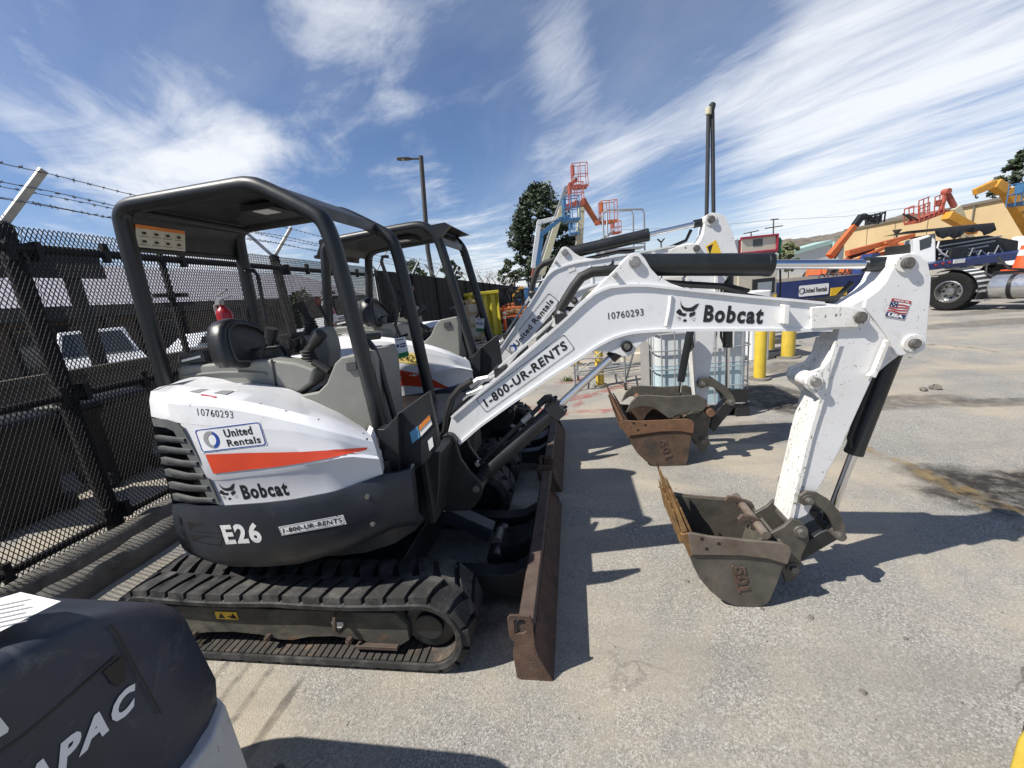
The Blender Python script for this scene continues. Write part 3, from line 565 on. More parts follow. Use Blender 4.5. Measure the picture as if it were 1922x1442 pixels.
def undercarriage(E, yc, worn='rust_dark'):
    y0 = yc-.765; root = E.root
    R1 = .205; xf, xr = -.775, -2.29
    def belt(t):           # outline of the track, t 0..1, returns point and outward normal
        Ls = xf-xr; La = pi*R1; tot = 2*Ls+2*La; s = (t % 1)*tot
        if s < Ls: x = xr+s; f = s/Ls; return x, 2*R1-.010*sin(pi*f)-.012*abs(sin(2*pi*f)), 0, 1
        s -= Ls
        if s < La: a = pi/2-s/R1; return xf+R1*cos(a), R1+R1*sin(a), cos(a), sin(a)
        s -= La
        if s < Ls: return xf-s, 0, 0, -1
        s -= Ls; a = -pi/2-s/R1; return xr+R1*cos(a), R1+R1*sin(a), cos(a), sin(a)
    for side in (0, 1):
        ya = y0 if side == 0 else y0+1.23; yb = ya+.30
        b = MB(); rows = []; n = 120
        for i in range(n+1):
            x, z, nx, nz = belt(i/n); o = .026; 
            rows.append([(x-nx*.05, ya, z-nz*.05+0), (x-nx*(o), ya-.004, z-nz*o), (x-nx*.018, ya+.012, z-nz*.018), (x-nx*.018, yb-.012, z-nz*.018), (x-nx*o, yb+.004, z-nz*o), (x-nx*.05, yb, z-nz*.05)])
        b.loft(rows, True)
        nl = 40
        for k in range(nl):       # tread lugs, two staggered rows of slanted blocks
            for row in (0, 1):
                t0 = (k+.5*row)/nl; ln = .65/nl
                ys_ = (ya+.004, ya+.158) if row == 0 else (ya+.142, yb-.004); sl = .62/nl*(1 if row == 0 else -1)
                bot, top = [], []
                for (u, v, sh, w) in ((0, 0, 0, 1), (1, 0, 0, 1), (1, .45, .25, .9), (1, 1, .95, .72), (0, 1, .95, .72), (0, .45, .25, .9)):
                    t = t0+(u-.5)*ln*w*1.25+sl*sh*(.75); 
                    if row == 1: v = 1-v; t = t0+(u-.5)*ln*w*1.25+sl*-1*sh*.75
                    yy = ys_[0]+(ys_[1]-ys_[0])*v; x, z, nx, nz = belt(t % 1)
                    bot.append((x-nx*.02, yy, z-nz*.02)); hh = .011
                    top.append((x+nx*hh, yy+(.006 if v < .1 else -.006 if v > .9 else 0), z+nz*hh))
                m_ = len(bot); b.add(bot+top, [tuple(range(m_)), tuple(range(m_, 2*m_))]+[(i, (i+1) % m_, (i+1) % m_+m_, i+m_) for i in range(m_)])
        tr = E.put('track', b, 'rubber', root, smooth=30)
        b = MB()
        for k in range(110):
            x, z, nx, nz = belt(k/110); b.beam((x-nx*.052, ya+.012, z-nz*.052), (x-nx*.052, yb-.012, z-nz*.052), .030, .014, upv=(nx, 0, nz))
        E.put('inner_lug', b, 'rubber_inner', tr, smooth=0)
        # roller frame
        yo = ya+.055 if side == 0 else ya+.05
        b = MB(); b.prism([(-2.28, .12), (-2.16, .10), (-2.02, .125), (-1.86, .135), (-1.70, .125), (-1.60, .10), (-1.52, .10), (-1.42, .125), (-1.28, .135), (-1.14, .12), (-1.06, .10), (-.93, .10), (-.88, .135), (-.88, .22), (-.93, .285), (-2.28, .285)], yo, yb-.05)
        b.prism([(-2.28, .285), (-.93, .285), (-1.0, .335), (-2.2, .335)], yo+.03, yb-.07)
        fr = E.put('track_frame', b, 'muddy_frame', tr, bevel=.004)
        b = MB(); b.box((-1.16, yo-.022, .088), (-.94, yo+.02, .108)); E.put('step_bar', b, 'rust_dark', fr, bevel=.003)
        for x, zb_ in [(-2.092,0.118),(-1.647,0.123),(-1.192,0.127)]: b = MB(); b.cyl((x, yo-.022, zb_), (x, yo, zb_), .018, 6); b.cyl((x, yo-.032, zb_), (x, yo-.02, zb_), .010, 8); E.put('bolt', b, 'rust_dark', fr)
        for x in (-2.26, -1.23):
            b = MB(); b.tube([(x, yo-.005, .30), (x+.004, yo-.035, .275), (x+.006, yo-.05, .225), (x+.02, yo-.045, .205), (x+.04, yo-.01, .215)], .010, 6); E.put('hook', b, 'rust_dark', fr)
        if side == 0:
            b = MB(); b.prism(rrect(-1.93, .218, .13, .045, .004), yo-.0035, yo-.002); E.put('warning_label', b, 'decal_yellow', fr, smooth=0)
            b = MB()
            for q in (-1.895, -1.825): b.prism([(q-.02, .225), (q+.02, .225), (q, .255)], yo-.005, yo-.0036)
            b.prism(rrect(-1.86, .232, .05, .006, .001), yo-.005, yo-.0036); E.put('pictogram', b, 'decal_black', fr, smooth=0)
            b = MB(); b.prism([(-1.27, .195), (-1.215, .19), (-1.21, .225), (-1.275, .228)], yo-.0035, yo-.002); E.put('label', b, 'paper_white', fr, smooth=0)
        for x, r in ((xf, .125), (xr, .14)):
            b = MB(); b.cyl((x, ya+.08, R1), (x, yb-.08, R1), r, 26); b.cyl((x, ya+.06, R1), (x, yb-.06, R1), .07, 16); E.put('idler' if x == xf else 'sprocket', b, 'black_metal', tr, bevel=.006)
    b = MB(); b.box((-2.0, y0+.25, .16), (-1.0, y0+1.28, .36)); b.lathe([(.36, .34), (.36, .44), (.30, .44), (.30, .52)], (-1.53, yc, 0), 32)
    for y in (y0+.3, y0+1.2): b.beam((-1.53, y-.1, .26), (-1.53, y+.13, .26), .7, .14)
    E.put('chassis', b, 'black_metal', root, bevel=.008)
    # dozer blade
    sec = [(-.345, .02), (-.335, .28), (-.325, .305), (-.262, .312), (-.25, .295), (-.285, .235), (-.30, .17), (-.285, .10), (-.235, .03), (-.20, .0), (-.215, .0), (-.26, .02), (-.31, .02)]
    b = MB(); b.prism(sec, y0+.012, y0+1.518)
    bl = E.put('dozer_blade', b, worn, root, bevel=.004)
    b = MB(); b.prism([(-.288, .13), (-.276, .13), (-.225, .052), (-.193, .0), (-.208, .0), (-.25, .062)], y0+.014, y0+1.516); E.put('cutting_edge', b, 'rust', bl)
    for ye, s in ((y0, 1), (y0+1.518, 1)):
        b = MB(); out = [(-.36, .01), (-.365, .14), (-.352, .20), (-.372, .235), (-.372, .33), (-.36, .345), (-.27, .345), (-.262, .312), (-.262, .19), (-.25, .13), (-.20, .012), (-.20, 0), (-.34, 0)]
        inn = [(-.345, .25), (-.345, .315), (-.335, .325), (-.30, .325), (-.292, .315), (-.295, .265), (-.31, .25)]
        # end plate with an eye: outer and inner loops bridged
        from mathutils.geometry import tessellate_polygon as tp
        lo = [V3((a, c_, 0)) for a, c_ in out]; li = [V3((a, c_, 0)) for a, c_ in inn]; tr_ = tp([lo, li]); al = out+inn; n = len(al)
        b.add([(a, ye, z) for a, z in al]+[(a, ye+.012, z) for a, z in al], [tuple(t) for t in tr_]+[tuple(i+n for i in t) for t in tr_]+[(i, (i+1) % len(out), (i+1) % len(out)+n, i+n) for i in range(len(out))]+[(len(out)+i, len(out)+(i+1) % len(inn), len(out)+(i+1) % len(inn)+n, len(out)+i+n) for i in range(len(inn))])
        E.put('end_plate', b, 'rust', bl, bevel=.002)
    for y in (y0+.42, y0+1.0):
        b = MB(); b.prism([(-.34, .06), (-.34, .27), (-.42, .22), (-.55, .205), (-1.1, .235), (-1.15, .20), (-1.15, .12), (-.5, .085)], y, y+.10); E.put('blade_arm', b, 'black_metal', bl, bevel=.006)
    b = MB(); b.prism([(-.34, .10), (-.34, .29), (-.40, .25), (-.60, .20), (-.60, .12)], y0+.66, y0+.86); b.cyl((-.56, y0+.6, .17), (-.56, y0+.92, .17), .05, 16); E.put('blade_bracket', b, 'black_metal', bl, bevel=.005)
    b = MB(); b.beam((-.60, y0+.76, .255), (-.885, y0+.76, .405), .10, .095, upv=(.45, 0, 1)); cv = E.put('cylinder_guard', b, 'skirt_blue_black', bl, bevel=.005)
    b = MB(); b.cyl((-.86, y0+.76, .395), (-1.02, y0+.76, .475), .022, 12); E.put('cylinder_rod', b, 'chrome', cv)
    b = MB(); b.cyl((-.56, y0+.70, .225), (-.56, y0+.82, .225), .03, 12); b.cyl((-.98, y0+.72, .46), (-.98, y0+.80, .46), .032, 12); E.put('pin', b, 'pin_steel', cv)

def house(E, first):
    """lower skirt, white hood, grille, floor, consoles, seat, canopy; written for the first machine, placed by E.T"""
    # ---- skirt
    rows_px = [[(-2.075,1.565,0.837),(-1.966,1.53,0.847),(-1.758,1.458,0.883),(-1.648,1.443,0.893),(-1.438,1.439,0.905),(-1.288,1.439,0.918),(-1.083,1.455,0.944),(-0.881,1.545,0.978),(-0.841,1.593,0.964)], [(-2.08,1.554,0.798),(-1.959,1.512,0.81),(-1.757,1.445,0.843),(-1.649,1.431,0.851),(-1.438,1.427,0.867),(-1.287,1.427,0.884),(-1.082,1.442,0.91),(-0.878,1.527,0.943),(-0.833,1.579,0.928)], [(-2.084,1.545,0.688),(-2.041,1.56,0.653),(-1.803,1.455,0.701),(-1.685,1.434,0.71),(-1.469,1.426,0.733),(-1.274,1.428,0.758),(-1.043,1.449,0.802),(-0.89,1.517,0.825),(-0.844,1.564,0.824)], [(-2.082,1.55,0.604),(-2.066,1.582,0.546),(-1.825,1.469,0.6),(-1.696,1.443,0.605),(-1.483,1.434,0.62),(-1.299,1.436,0.643),(-1.064,1.453,0.7),(-0.91,1.514,0.733),(-0.867,1.551,0.733)], [(-2.081,1.556,0.577),(-2.066,1.588,0.516),(-2,1.613,0.458),(-1.772,1.515,0.514),(-1.552,1.49,0.536),(-1.369,1.49,0.553),(-1.124,1.504,0.62),(-0.961,1.56,0.664),(-0.917,1.597,0.673)]]
    rows = [[V3(p) for p in r] for r in rows_px]
    n = 26; R = []
    for r, ins in zip(rows, (-.002, -.014, -.014, -.006, .05)):
        q = resample(r, n); z0 = q[0].z; z1 = q[-1].z
        a0 = math.atan2(q[0].y-2.205, q[0].x+1.53); lead = []
        for k in range(14):      # carry the shell round the tail to the far side
            a = a0-(14-k)*(a0+2*pi-.9)/14 if a0 < 0 else a0-(14-k)*(a0-.9)/14
            x, y = house_cyl(ins, a); lead.append(V3((x, y, z0+(z1-z0)*(1-k/14)*.8)))
        x, y = q[-1].x, q[-1].y
        tail = [V3((-.80+(.014 if ins < 0 else 0), y+.03, z1+.002)), V3((-.79, y+.08, z1+.004))]
        R.append(lead+q+tail)
    b = MB(); b.loft(R); b.loft([R[-1], [p+V3((( -1.53-p.x)*.5, (2.205-p.y)*.5, .03)) for p in R[-1]]])
    b.loft([[p+V3(((-1.53-p.x)*.04, (2.205-p.y)*.04, -.006)) for p in R[0]], R[0]])
    sk = E.put('counterweight_skirt', b, 'skirt_blue_black', None, smooth=50)
    skb = MB(); skb.v = list(b.v); skb.f = list(b.f)
    # ---- hood
    up_px = [flat([(-2.164,1.416),(-2.047,1.422),(-1.84,1.398),(-1.662,1.367),(-1.411,1.285),(-1.222,1.211),(-1.043,1.118)], 1.74), [(-2.055,1.61,1.42),(-1.851,1.56,1.404),(-1.613,1.512,1.393),(-1.431,1.51,1.358),(-1.225,1.514,1.299),(-1.074,1.536,1.234),(-0.946,1.603,1.146)], [(-2.061,1.595,1.378),(-1.784,1.488,1.375),(-1.573,1.463,1.361),(-1.399,1.463,1.322),(-1.198,1.467,1.265),(-1.049,1.488,1.207),(-0.912,1.556,1.13)], [(-2.065,1.585,1.3),(-1.788,1.481,1.287),(-1.592,1.455,1.273),(-1.409,1.454,1.258),(-1.201,1.459,1.229),(-1.05,1.479,1.179),(-0.903,1.55,1.094)]]
    lo_px = [[(-1.788,1.481,1.287),(-1.679,1.462,1.28),(-1.592,1.455,1.273),(-1.409,1.454,1.258),(-1.201,1.459,1.229),(-1.05,1.479,1.179),(-0.903,1.55,1.094)], [(-1.758,1.47,1.22),(-1.673,1.457,1.214),(-1.609,1.452,1.208),(-1.425,1.451,1.188),(-1.213,1.454,1.164),(-1.055,1.473,1.137),(-0.9,1.546,1.068)], [(-1.691,1.445,1.045),(-1.638,1.44,1.046),(-1.475,1.437,1.061),(-1.314,1.437,1.071),(-1.185,1.441,1.082),(-1.066,1.456,1.094),(-0.99,1.476,1.099),(-0.887,1.535,1.057)], [(-1.703,1.461,1.013),(-1.649,1.455,1.015),(-1.485,1.45,1.031),(-1.327,1.451,1.042),(-1.199,1.455,1.054),(-1.08,1.468,1.066),(-1.003,1.488,1.072),(-0.895,1.55,1.025)], [(-1.679,1.458,0.887),(-1.622,1.453,0.889),(-1.563,1.451,0.892),(-1.45,1.451,0.899),(-1.299,1.451,0.912),(-1.091,1.466,0.939),(-0.893,1.553,0.977)]]
    n = 24; b = MB(); U = [resample(r, n) for r in up_px]; Lw = [resample(r, n) for r in lo_px]
    # rear of the band, carried round the tail
    U2 = []
    for r, ins in zip(U, (.15, .07, .022, .014)):
        a0 = math.atan2(r[0].y-2.205, r[0].x+1.53); lead = []
        for k in range(12):
            aa = a0 if a0 < 0 else a0; a = aa-(12-k)*(aa+2*pi-1.5)/12 if aa < 0 else aa-(12-k)*(aa-1.5)/12
            x, y = house_cyl(ins, a); lead.append(V3((x, y, r[0].z)))
        U2.append(lead+r)
    U2.insert(0, [p+V3(((-1.53-p.x)*.35, (2.25-p.y)*.3+.1, -.06)) for p in U2[0]])
    b.loft(U2); b.loft(Lw)
    fr = [U2[i][-1] for i in range(1, 5)]+[Lw[i][-1] for i in range(1, 5)]
    b.loft([fr, [p+V3((-.04, .10, 0)) for p in fr]])                # turned-in front edge
    hd = E.put('hood', b, 'hood_paint', None, smooth=40)
    hb_ = MB(); hb_.v = list(b.v); hb_.f = list(b.f)
    if E.T:
        inv = None
    bvh = BVHTree.FromPolygons([tuple(v) for v in (hb_.v)], [tuple(f) for f in hb_.f]); bvs = BVHTree.FromPolygons([tuple(v) for v in skb.v], [tuple(f) for f in skb.f])
    def drape(tree, lift=.0018):
        def fn(x, z):
            t = V3((x, 1.5, z)); 
            if E.T: t = E.T(V3((x, 1.5, z)))-V3((0, 1.7, 0)) ; o = EYE.copy()
            else: o = EYE.copy()
            d = (t-o).normalized(); h = tree.ray_cast(o, d)
            if h[0] is None: h = tree.find_nearest(t)
            nrm = h[1] if h[1].dot(d) < 0 else -h[1]
            return h[0]+nrm*lift
        return fn
    # ---- grille on the near rear corner
    b = MB(); A = resample([V3(p) for p in [(-2.066,1.586,1.297),(-2.099,1.516,0.827)]], 2)
    g0 = [(-2.068,1.582,1.307),(-2.054,1.612,1.28),(-1.861,1.542,1.269),(-1.794,1.52,1.095),(-1.734,1.506,0.862),(-1.964,1.59,0.811),(-2.076,1.566,0.827),(-2.074,1.571,1.083)]; 
    gl = [resample([V3(p) for p in r], 12) for r in ([(-2.068,1.584,1.295),(-2.045,1.628,1.268),(-1.886,1.563,1.263)], [(-2.073,1.573,1.073),(-2.039,1.638,1.039),(-1.809,1.535,1.078)], [(-2.076,1.566,0.83),(-2.034,1.647,0.779),(-1.757,1.521,0.854)])]
    b.loft(gl); E.put('grille_back', b, 'decal_black_clean', hd)
    gr = MB()
    edge = resample([V3(p) for p in [(-2.066,1.584,1.292),(-1.863,1.488,1.308),(-1.777,1.464,1.295),(-1.753,1.459,1.25),(-1.707,1.451,1.123),(-1.675,1.447,0.977),(-1.663,1.446,0.899)]], 26); e2 = resample([V3(p) for p in [(-2.066,1.583,1.251),(-1.899,1.505,1.263),(-1.838,1.484,1.25),(-1.817,1.478,1.204),(-1.768,1.466,1.087),(-1.739,1.46,0.96),(-1.727,1.458,0.901)]], 26)
    gr.loft([edge, e2]); gr.loft([e2, [p+V3((.02, .03, 0)) for p in e2]])
    go = E.put('grille', gr, 'louver_grey', hd, smooth=50)
    for (pa, pb) in (([(-2.069,1.576,1.204),(-1.871,1.484,1.22),(-1.763,1.455,1.221)], [(-2.073,1.572,1.178),(-2.049,1.618,1.147),(-1.824,1.508,1.18)]), ([(-2.07,1.576,1.148),(-1.863,1.481,1.166),(-1.742,1.45,1.168)], [(-2.072,1.572,1.119),(-2.028,1.607,1.091),(-1.8,1.501,1.123)]), ([(-2.071,1.573,1.09),(-1.854,1.478,1.105),(-1.724,1.447,1.11)], [(-2.074,1.571,1.057),(-1.992,1.583,1.031),(-1.779,1.495,1.06)]), ([(-2.071,1.573,1.027),(-1.841,1.474,1.042),(-1.706,1.445,1.05)], [(-2.074,1.571,0.993),(-1.96,1.564,0.97),(-1.758,1.491,0.999)]), ([(-2.072,1.572,0.957),(-1.841,1.474,0.98),(-1.702,1.444,0.99)], [(-2.073,1.57,0.926),(-1.951,1.559,0.906),(-1.756,1.49,0.939)]), ([(-2.071,1.572,0.892),(-1.845,1.476,0.916),(-1.692,1.443,0.928)], [(-2.074,1.571,0.86),(-1.958,1.563,0.839),(-1.746,1.488,0.879)])):
        a = resample([V3(p) for p in pa], 9); c_ = resample([V3(p) for p in pb], 9); b = MB(); dz = V3((0, 0, -.012))
        b.loft([[p+V3((.012, .012, 0)) for p in a], a, [p+dz*1.1 for p in a], c_, [p+V3((.03, .03, 0)) for p in c_]]); E.put('louver', b, 'louver_grey', go, smooth=60)
    # skirt slots
    for (pa, pb, pc, pd) in (((352, 979), (413, 987), (416, 1001), (356, 995)), ((357, 1002), (419, 1008), (414, 1023), (362, 1015))): pass
    b = MB(); f = drape(bvs, .003)
    for q in ([(-1.934,0.779),(-1.854,0.764),(-1.758,0.752),(-1.757,0.714),(-1.852,0.72),(-1.936,0.735)], [(-1.939,0.709),(-1.859,0.697),(-1.755,0.691),(-1.786,0.649),(-1.862,0.658),(-1.934,0.676)], [(-1.982,0.812),(-1.964,0.8),(-1.973,0.747),(-1.984,0.768)], [(-1.985,0.747),(-1.969,0.729),(-1.969,0.682),(-1.983,0.706)]): patch(b, q, f)
    E.put('vent_slot', b, 'decal_black_clean', sk, smooth=0)
    for q in [(-0.955,0.896),(-0.955,0.761)]:
        o = drape(bvs, 0)(*q); b = MB(); b.cyl(o+V3((0, .006, 0)), o+V3((0, -.008, 0)), .011, 10); E.put('bolt', b, 'dull_steel', sk)
    # ---- stickers on hood and skirt
    fh = drape(bvh); fs = drape(bvs); ft = drape(bvh, .0010); fst = drape(bvh, .0045)
    def line(px0, px1, th):                       # a tilted local frame: origin, direction
        (ax, az), (bx_, bz) = px0, px1; L_ = math.hypot(bx_-ax, bz-az); ux, uz = (bx_-ax)/L_, (bz-az)/L_
        return (lambda fn: (lambda u, v: fn(ax+ux*u-uz*v, az+uz*u+ux*v))), L_
    if first:
        st = [(-1.72,1.126),(-1.514,1.126),(-1.351,1.122),(-1.218,1.12),(-1.088,1.122),(-0.998,1.126),(-0.91,1.128),(-0.917,1.118),(-1.004,1.099),(-1.096,1.085),(-1.231,1.067),(-1.369,1.053),(-1.537,1.042),(-1.706,1.029)]
        b = MB(); top = resample([V3((*p, 0)) for p in st[:7]], 22); bo = resample([V3((*p, 0)) for p in reversed(st[7:])], 22)
        b.loft([[fst(p.x, p.y) for p in [t.lerp(q, k/4) for t, q in zip(top, bo)]] for k in range(5)]); E.put('stripe', b, 'orange_red_stripe', hd)
        w, L_ = line(*[(-1.737,1.134),(-1.39,1.157)], 0); f = w(fh); f2 = w(drape(bvh, .003)); h = L_*.33
        b = MB(); grid(b, f, 0, 0, L_, h, 10, 3); s_ = E.put('rental_sticker', b, 'decal_white', hd)
        b = MB(); ring(b, f2, .003, .003, L_-.006, h-.006, .012, .004); E.put('border', b, 'decal_blue', s_, smooth=0)
        b, c_ = MB(), MB(); moon(b, c_, f2, L_*.215, h*.5, h*.36); E.put('grey_crescent', b, 'decal_grey', s_, smooth=0); E.put('blue_crescent', c_, 'decal_blue', s_, smooth=0)
        b = MB(); text(b, 'United', f2, L_*.43, h*.52, L_*.42, h*.34, .026, 0, 1.1); text(b, 'Rentals', f2, L_*.43, h*.13, L_*.50, h*.30, .026, 0, 1.1); E.put('lettering', b, 'decal_black_clean', s_, smooth=0)
        w, L_ = line(*[(-1.585,0.892),(-1.339,0.909)], 0); b = MB(); text(b, 'Bobcat', w(ft), 0, 0, L_, L_*.30, .042, 0, 1.18); E.put('lettering', b, 'decal_black_clean', hd, smooth=0)
        w, L_ = line(*[(-1.705,0.888),(-1.604,0.895)], 0); b = MB(); cat_logo(b, w(ft), 0, 0, L_, L_*.92); E.put('cat_emblem', b, 'decal_black_clean', hd, smooth=0)
        w, L_ = line(*[(-1.703,1.314),(-1.525,1.29)], 0); b = MB(); text(b, '10760293', w(ft), 0, 0, L_, L_*.19, .0, .0, 1.15); E.put('stencil_number', b, 'decal_worn', hd, smooth=0)
        w, L_ = line(*[(-1.751,0.652),(-1.541,0.664)], 0); b = MB(); text(b, 'E26', w(fs), 0, 0, L_, L_*.52, .042, 0, 1.18); E.put('lettering', b, 'decal_white', sk, smooth=0)
        w, L_ = line(*[(-1.43,0.702),(-1.084,0.762)], 0); f = w(drape(bvs, .003)); f2 = w(drape(bvs, .0045)); h = L_*.135
        b = MB(); grid(b, f, 0, 0, L_, h, 10, 2); s_ = E.put('phone_sticker', b, 'decal_white', sk)
        b = MB(); text(b, '1-800-UR-RENTS', f2, L_*.04, h*.25, L_*.92, h*.5, .025, .2, 1.14); ring(b, f2, .003, .003, L_-.006, h-.006, .01, .002); E.put('lettering', b, 'decal_black_clean', s_, smooth=0)
        b = MB(); q = [(-1.759,1.42),(-1.659,1.436),(-1.461,1.416),(-1.589,1.387)]; patch(b, q, fh); s_ = E.put('caution_sticker', b, 'paper_white', hd, smooth=0)
        b = MB(); fl = drape(bvh, .003)
        for q in ([(-1.715,1.425),(-1.649,1.433),(-1.612,1.428),(-1.671,1.414)], [(-1.596,1.41),(-1.544,1.419),(-1.486,1.413),(-1.534,1.399)]): patch(b, q, fl)
        E.put('print', b, 'decal_grey', s_, smooth=0); b = MB(); patch(b, [(-1.656,1.409),(-1.579,1.392),(-1.589,1.387),(-1.663,1.404)], fl); E.put('red_print', b, 'decal_red', s_, smooth=0)
        b = MB(); fl = drape(bvh, .0015)
        for q in ([(-0.925,1.194),(-0.913,1.193),(-0.916,1.189)], [(-0.913,1.164),(-0.902,1.174),(-0.904,1.159)], [(-1.734,1.366),(-1.713,1.372),(-1.729,1.356)], [(-1.265,1.315),(-1.248,1.309),(-1.261,1.308)], [(-1.375,1.353),(-1.368,1.35),(-1.375,1.345)], [(-1.117,1.269),(-1.108,1.263),(-1.116,1.261)]): patch(b, q, fl)
        E.put('paint_chip', b, 'decal_black_clean', hd, smooth=0)
    else:
        def iv(l): return l
        st = [(-1.71,1.209),(-1.609,1.187),(-1.468,1.144),(-1.313,1.105),(-1.255,1.068),(-1.092,0.967),(-1.306,0.99),(-1.474,1.016),(-1.572,1.027),(-1.632,1.055)]; sc_ = 1.5/3.23
        ff = lambda x, z: (lambda h: h[0]+(h[1] if h[1].dot(V3((x, 3.23, z))-EYE) < 0 else -h[1])*.004)(bvh.ray_cast(EYE, (V3((x, 3.23, z))-EYE).normalized()) if bvh.ray_cast(EYE, (V3((x, 3.23, z))-EYE).normalized())[0] else bvh.find_nearest(V3((x, 3.23, z))))
        T0 = E.T; E.T = None
        b = MB(); top = resample([V3((*p, 0)) for p in st[:6]], 16); bo = resample([V3((*p, 0)) for p in ([st[0]]+st[9:10]+st[8:5:-1]+[st[5]])], 16)
        b.loft([[ff(p.x, p.y) for p in [t.lerp(q, k/3) for t, q in zip(top, bo)]] for k in range(4)]); E.put('stripe', b, 'orange_red_stripe', hd)
        q = [(-1.668,1.379),(-1.31,1.277),(-1.339,1.182),(-1.702,1.279)]; b = MB(); patch(b, q, ff); s_ = E.put('yellow_sticker', b, 'paper_yellow', hd, smooth=0)
        fl = lambda x, z: ff(x, z)+V3((0, -.004, 0)); (ax, az), (bx_, bz) = [(-1.599,1.271),(-1.337,1.196)]; L_ = math.hypot(bx_-ax, bz-az); ux, uz = (bx_-ax)/L_, (bz-az)/L_
        b = MB(); text(b, '112422', lambda u, v: fl(ax+ux*u-uz*v, az+uz*u+ux*v), 0, .012, L_, .055, .0); text(b, 'UR RENTS', lambda u, v: fl(ax+ux*u-uz*v, az+uz*u+ux*v), -.075, .03, .06, .014, .0); E.put('lettering', b, 'decal_black_clean', s_, smooth=0)
        b = MB(); patch(b, [(-1.798,1.352),(-1.755,1.34),(-1.775,1.237),(-1.818,1.245)], ff); E.put('blue_sticker', b, 'decal_blue', hd, smooth=0)
        E.T = T0
    # ---- inner block, floor and front
    b = MB(); pl = [house_cyl(.07, -pi+2*pi*k/40) for k in range(40)]; b.prism([p for p in pl], .58, 1.0, 'z'); b.prism([(x, y) for x, y in pl if x < -1.62]+[(-1.62, 2.0), (-1.62, 1.9)], 1.0, 1.34, 'z') if False else None
    rear = [house_cyl(.075, pi*.5+pi*k/20) for k in range(21)]; b.prism(rear, 1.0, 1.17, 'z')
    E.put('engine_bay', b, 'black_metal', None)
    b = MB(); b.box((-1.5, 1.78, .99), (-.80, 2.84, 1.02)); b.box((-.80, 1.75, .6), (-.77, 2.86, .99)); E.put('floor', b, 'black_metal', None, bevel=.004)
    b = MB(); b.prism([(-0.942,1.154),(-0.91,1.152),(-0.827,1.221),(-0.87,0.935),(-0.946,0.926)], 1.66, 1.74); b.prism([(-0.854,1.21),(-0.819,1.229),(-0.68,1.311),(-0.669,1.142),(-0.668,1.046),(-0.744,0.962),(-0.89,0.876),(-0.902,0.934)], 1.70, 1.735); fpn = E.put('front_panel', b, 'black_metal', None, bevel=.004)
    if first:
        q = [(-0.751,1.148),(-0.69,1.2),(-0.684,1.153),(-0.749,1.095)]; b = MB(); b.prism(q, 1.695, 1.698); s_ = E.put('warning_sticker', b, 'paper_white', fpn, smooth=0)
        q = [(-0.75,1.148),(-0.69,1.2),(-0.688,1.179),(-0.751,1.125)]; b = MB(); b.prism(q, 1.692, 1.6945); E.put('header', b, 'decal_orange', s_, smooth=0)
        q = [(-0.801,1.118),(-0.756,1.148),(-0.754,1.092),(-0.797,1.062)]; b = MB(); b.prism(q, 1.695, 1.698); E.put('blue_sticker', b, 'decal_sky', fpn, smooth=0)
        q = [(-0.718,1.072),(-0.693,1.092),(-0.693,1.044),(-0.717,1.021)]; b = MB(); b.prism(q, 1.695, 1.698); E.put('label', b, 'paper_white', fpn, smooth=0)
        b = MB()
        for k in range(4):
            o = [(-0.886,0.887),(-0.881,0.85),(-0.876,0.813),(-0.871,0.775)][k]; b.prism([(o[0], o[1]), (o[0]+.05, o[1]+.045), (o[0]+.05, o[1]+.057), (o[0], o[1]+.012)], 1.690, 1.699)
        E.put('vent_slot', b, 'decal_black_clean', fpn)
    # front block beneath the floor and swing castle
    b = MB(); b.prism([(-1.007,0.779),(-0.752,0.972),(-0.705,0.967),(-0.739,0.772),(-0.782,0.597),(-0.911,0.566),(-1.074,0.5)], 1.8, 2.6); E.put('swing_frame', b, 'black_metal', None, bevel=.01)
    # ---- consoles and seat
    b = MB(); cp = [(-2.326,1.481),(-2.301,1.489),(-1.985,1.485),(-1.708,1.483),(-1.555,1.454),(-1.44,1.406),(-1.483,1.323),(-1.65,1.233),(-1.881,1.291),(-2.117,1.345),(-2.355,1.373)]; b.prism(cp, 2.0, 2.14); rc = E.put('right_console', b, 'console_grey', None, bevel=.02)
    b = MB(); b.tube(flat([(-2.289,1.422),(-2.157,1.432),(-2.014,1.432),(-1.876,1.422),(-1.742,1.403)], 1.995), .008, 8); E.put('ridge', b, 'console_grey', rc)
    b = MB(); b.prism([(-1.697,1.483),(-1.684,1.482),(-1.696,1.274),(-1.709,1.278)], 1.9965, 2.0); E.put('seam', b, 'decal_black_clean', rc)
    b = MB(); b.prism([(-2.335,1.501),(-2.315,1.547),(-2.149,1.563),(-2.144,1.522),(-2.145,1.496)], 2.02, 2.12); cl = E.put('control_box', b, 'dark_grey_plastic', rc, bevel=.006)
    b = MB(); b.prism([(-2.295,1.521),(-2.161,1.539),(-2.161,1.526),(-2.295,1.508)], 2.014, 2.018); E.put('label', b, 'paper_white', cl)
    b = MB(); b.prism([(-1.597,1.25),(-1.566,1.27),(-1.417,1.288),(-1.355,1.333),(-1.285,1.437),(-1.238,1.469),(-1.081,1.485),(-1.07,1.43),(-1.108,0.982),(-1.148,0.971),(-1.309,1.132)], 1.95, 1.99); b.prism([(-1.238,1.469),(-1.081,1.485),(-1.07,1.43),(-1.107,0.95),(-1.178,0.985)], 1.99, 2.3); kp = E.put('foot_well_cover', b, 'console_grey', None, bevel=.012)
    b = MB(); b.prism([(-1.209,1.442),(-1.15,1.446),(-1.151,1.398),(-1.213,1.393)], 1.935, 1.95); E.put('latch', b, 'dark_grey_plastic', kp, bevel=.004)
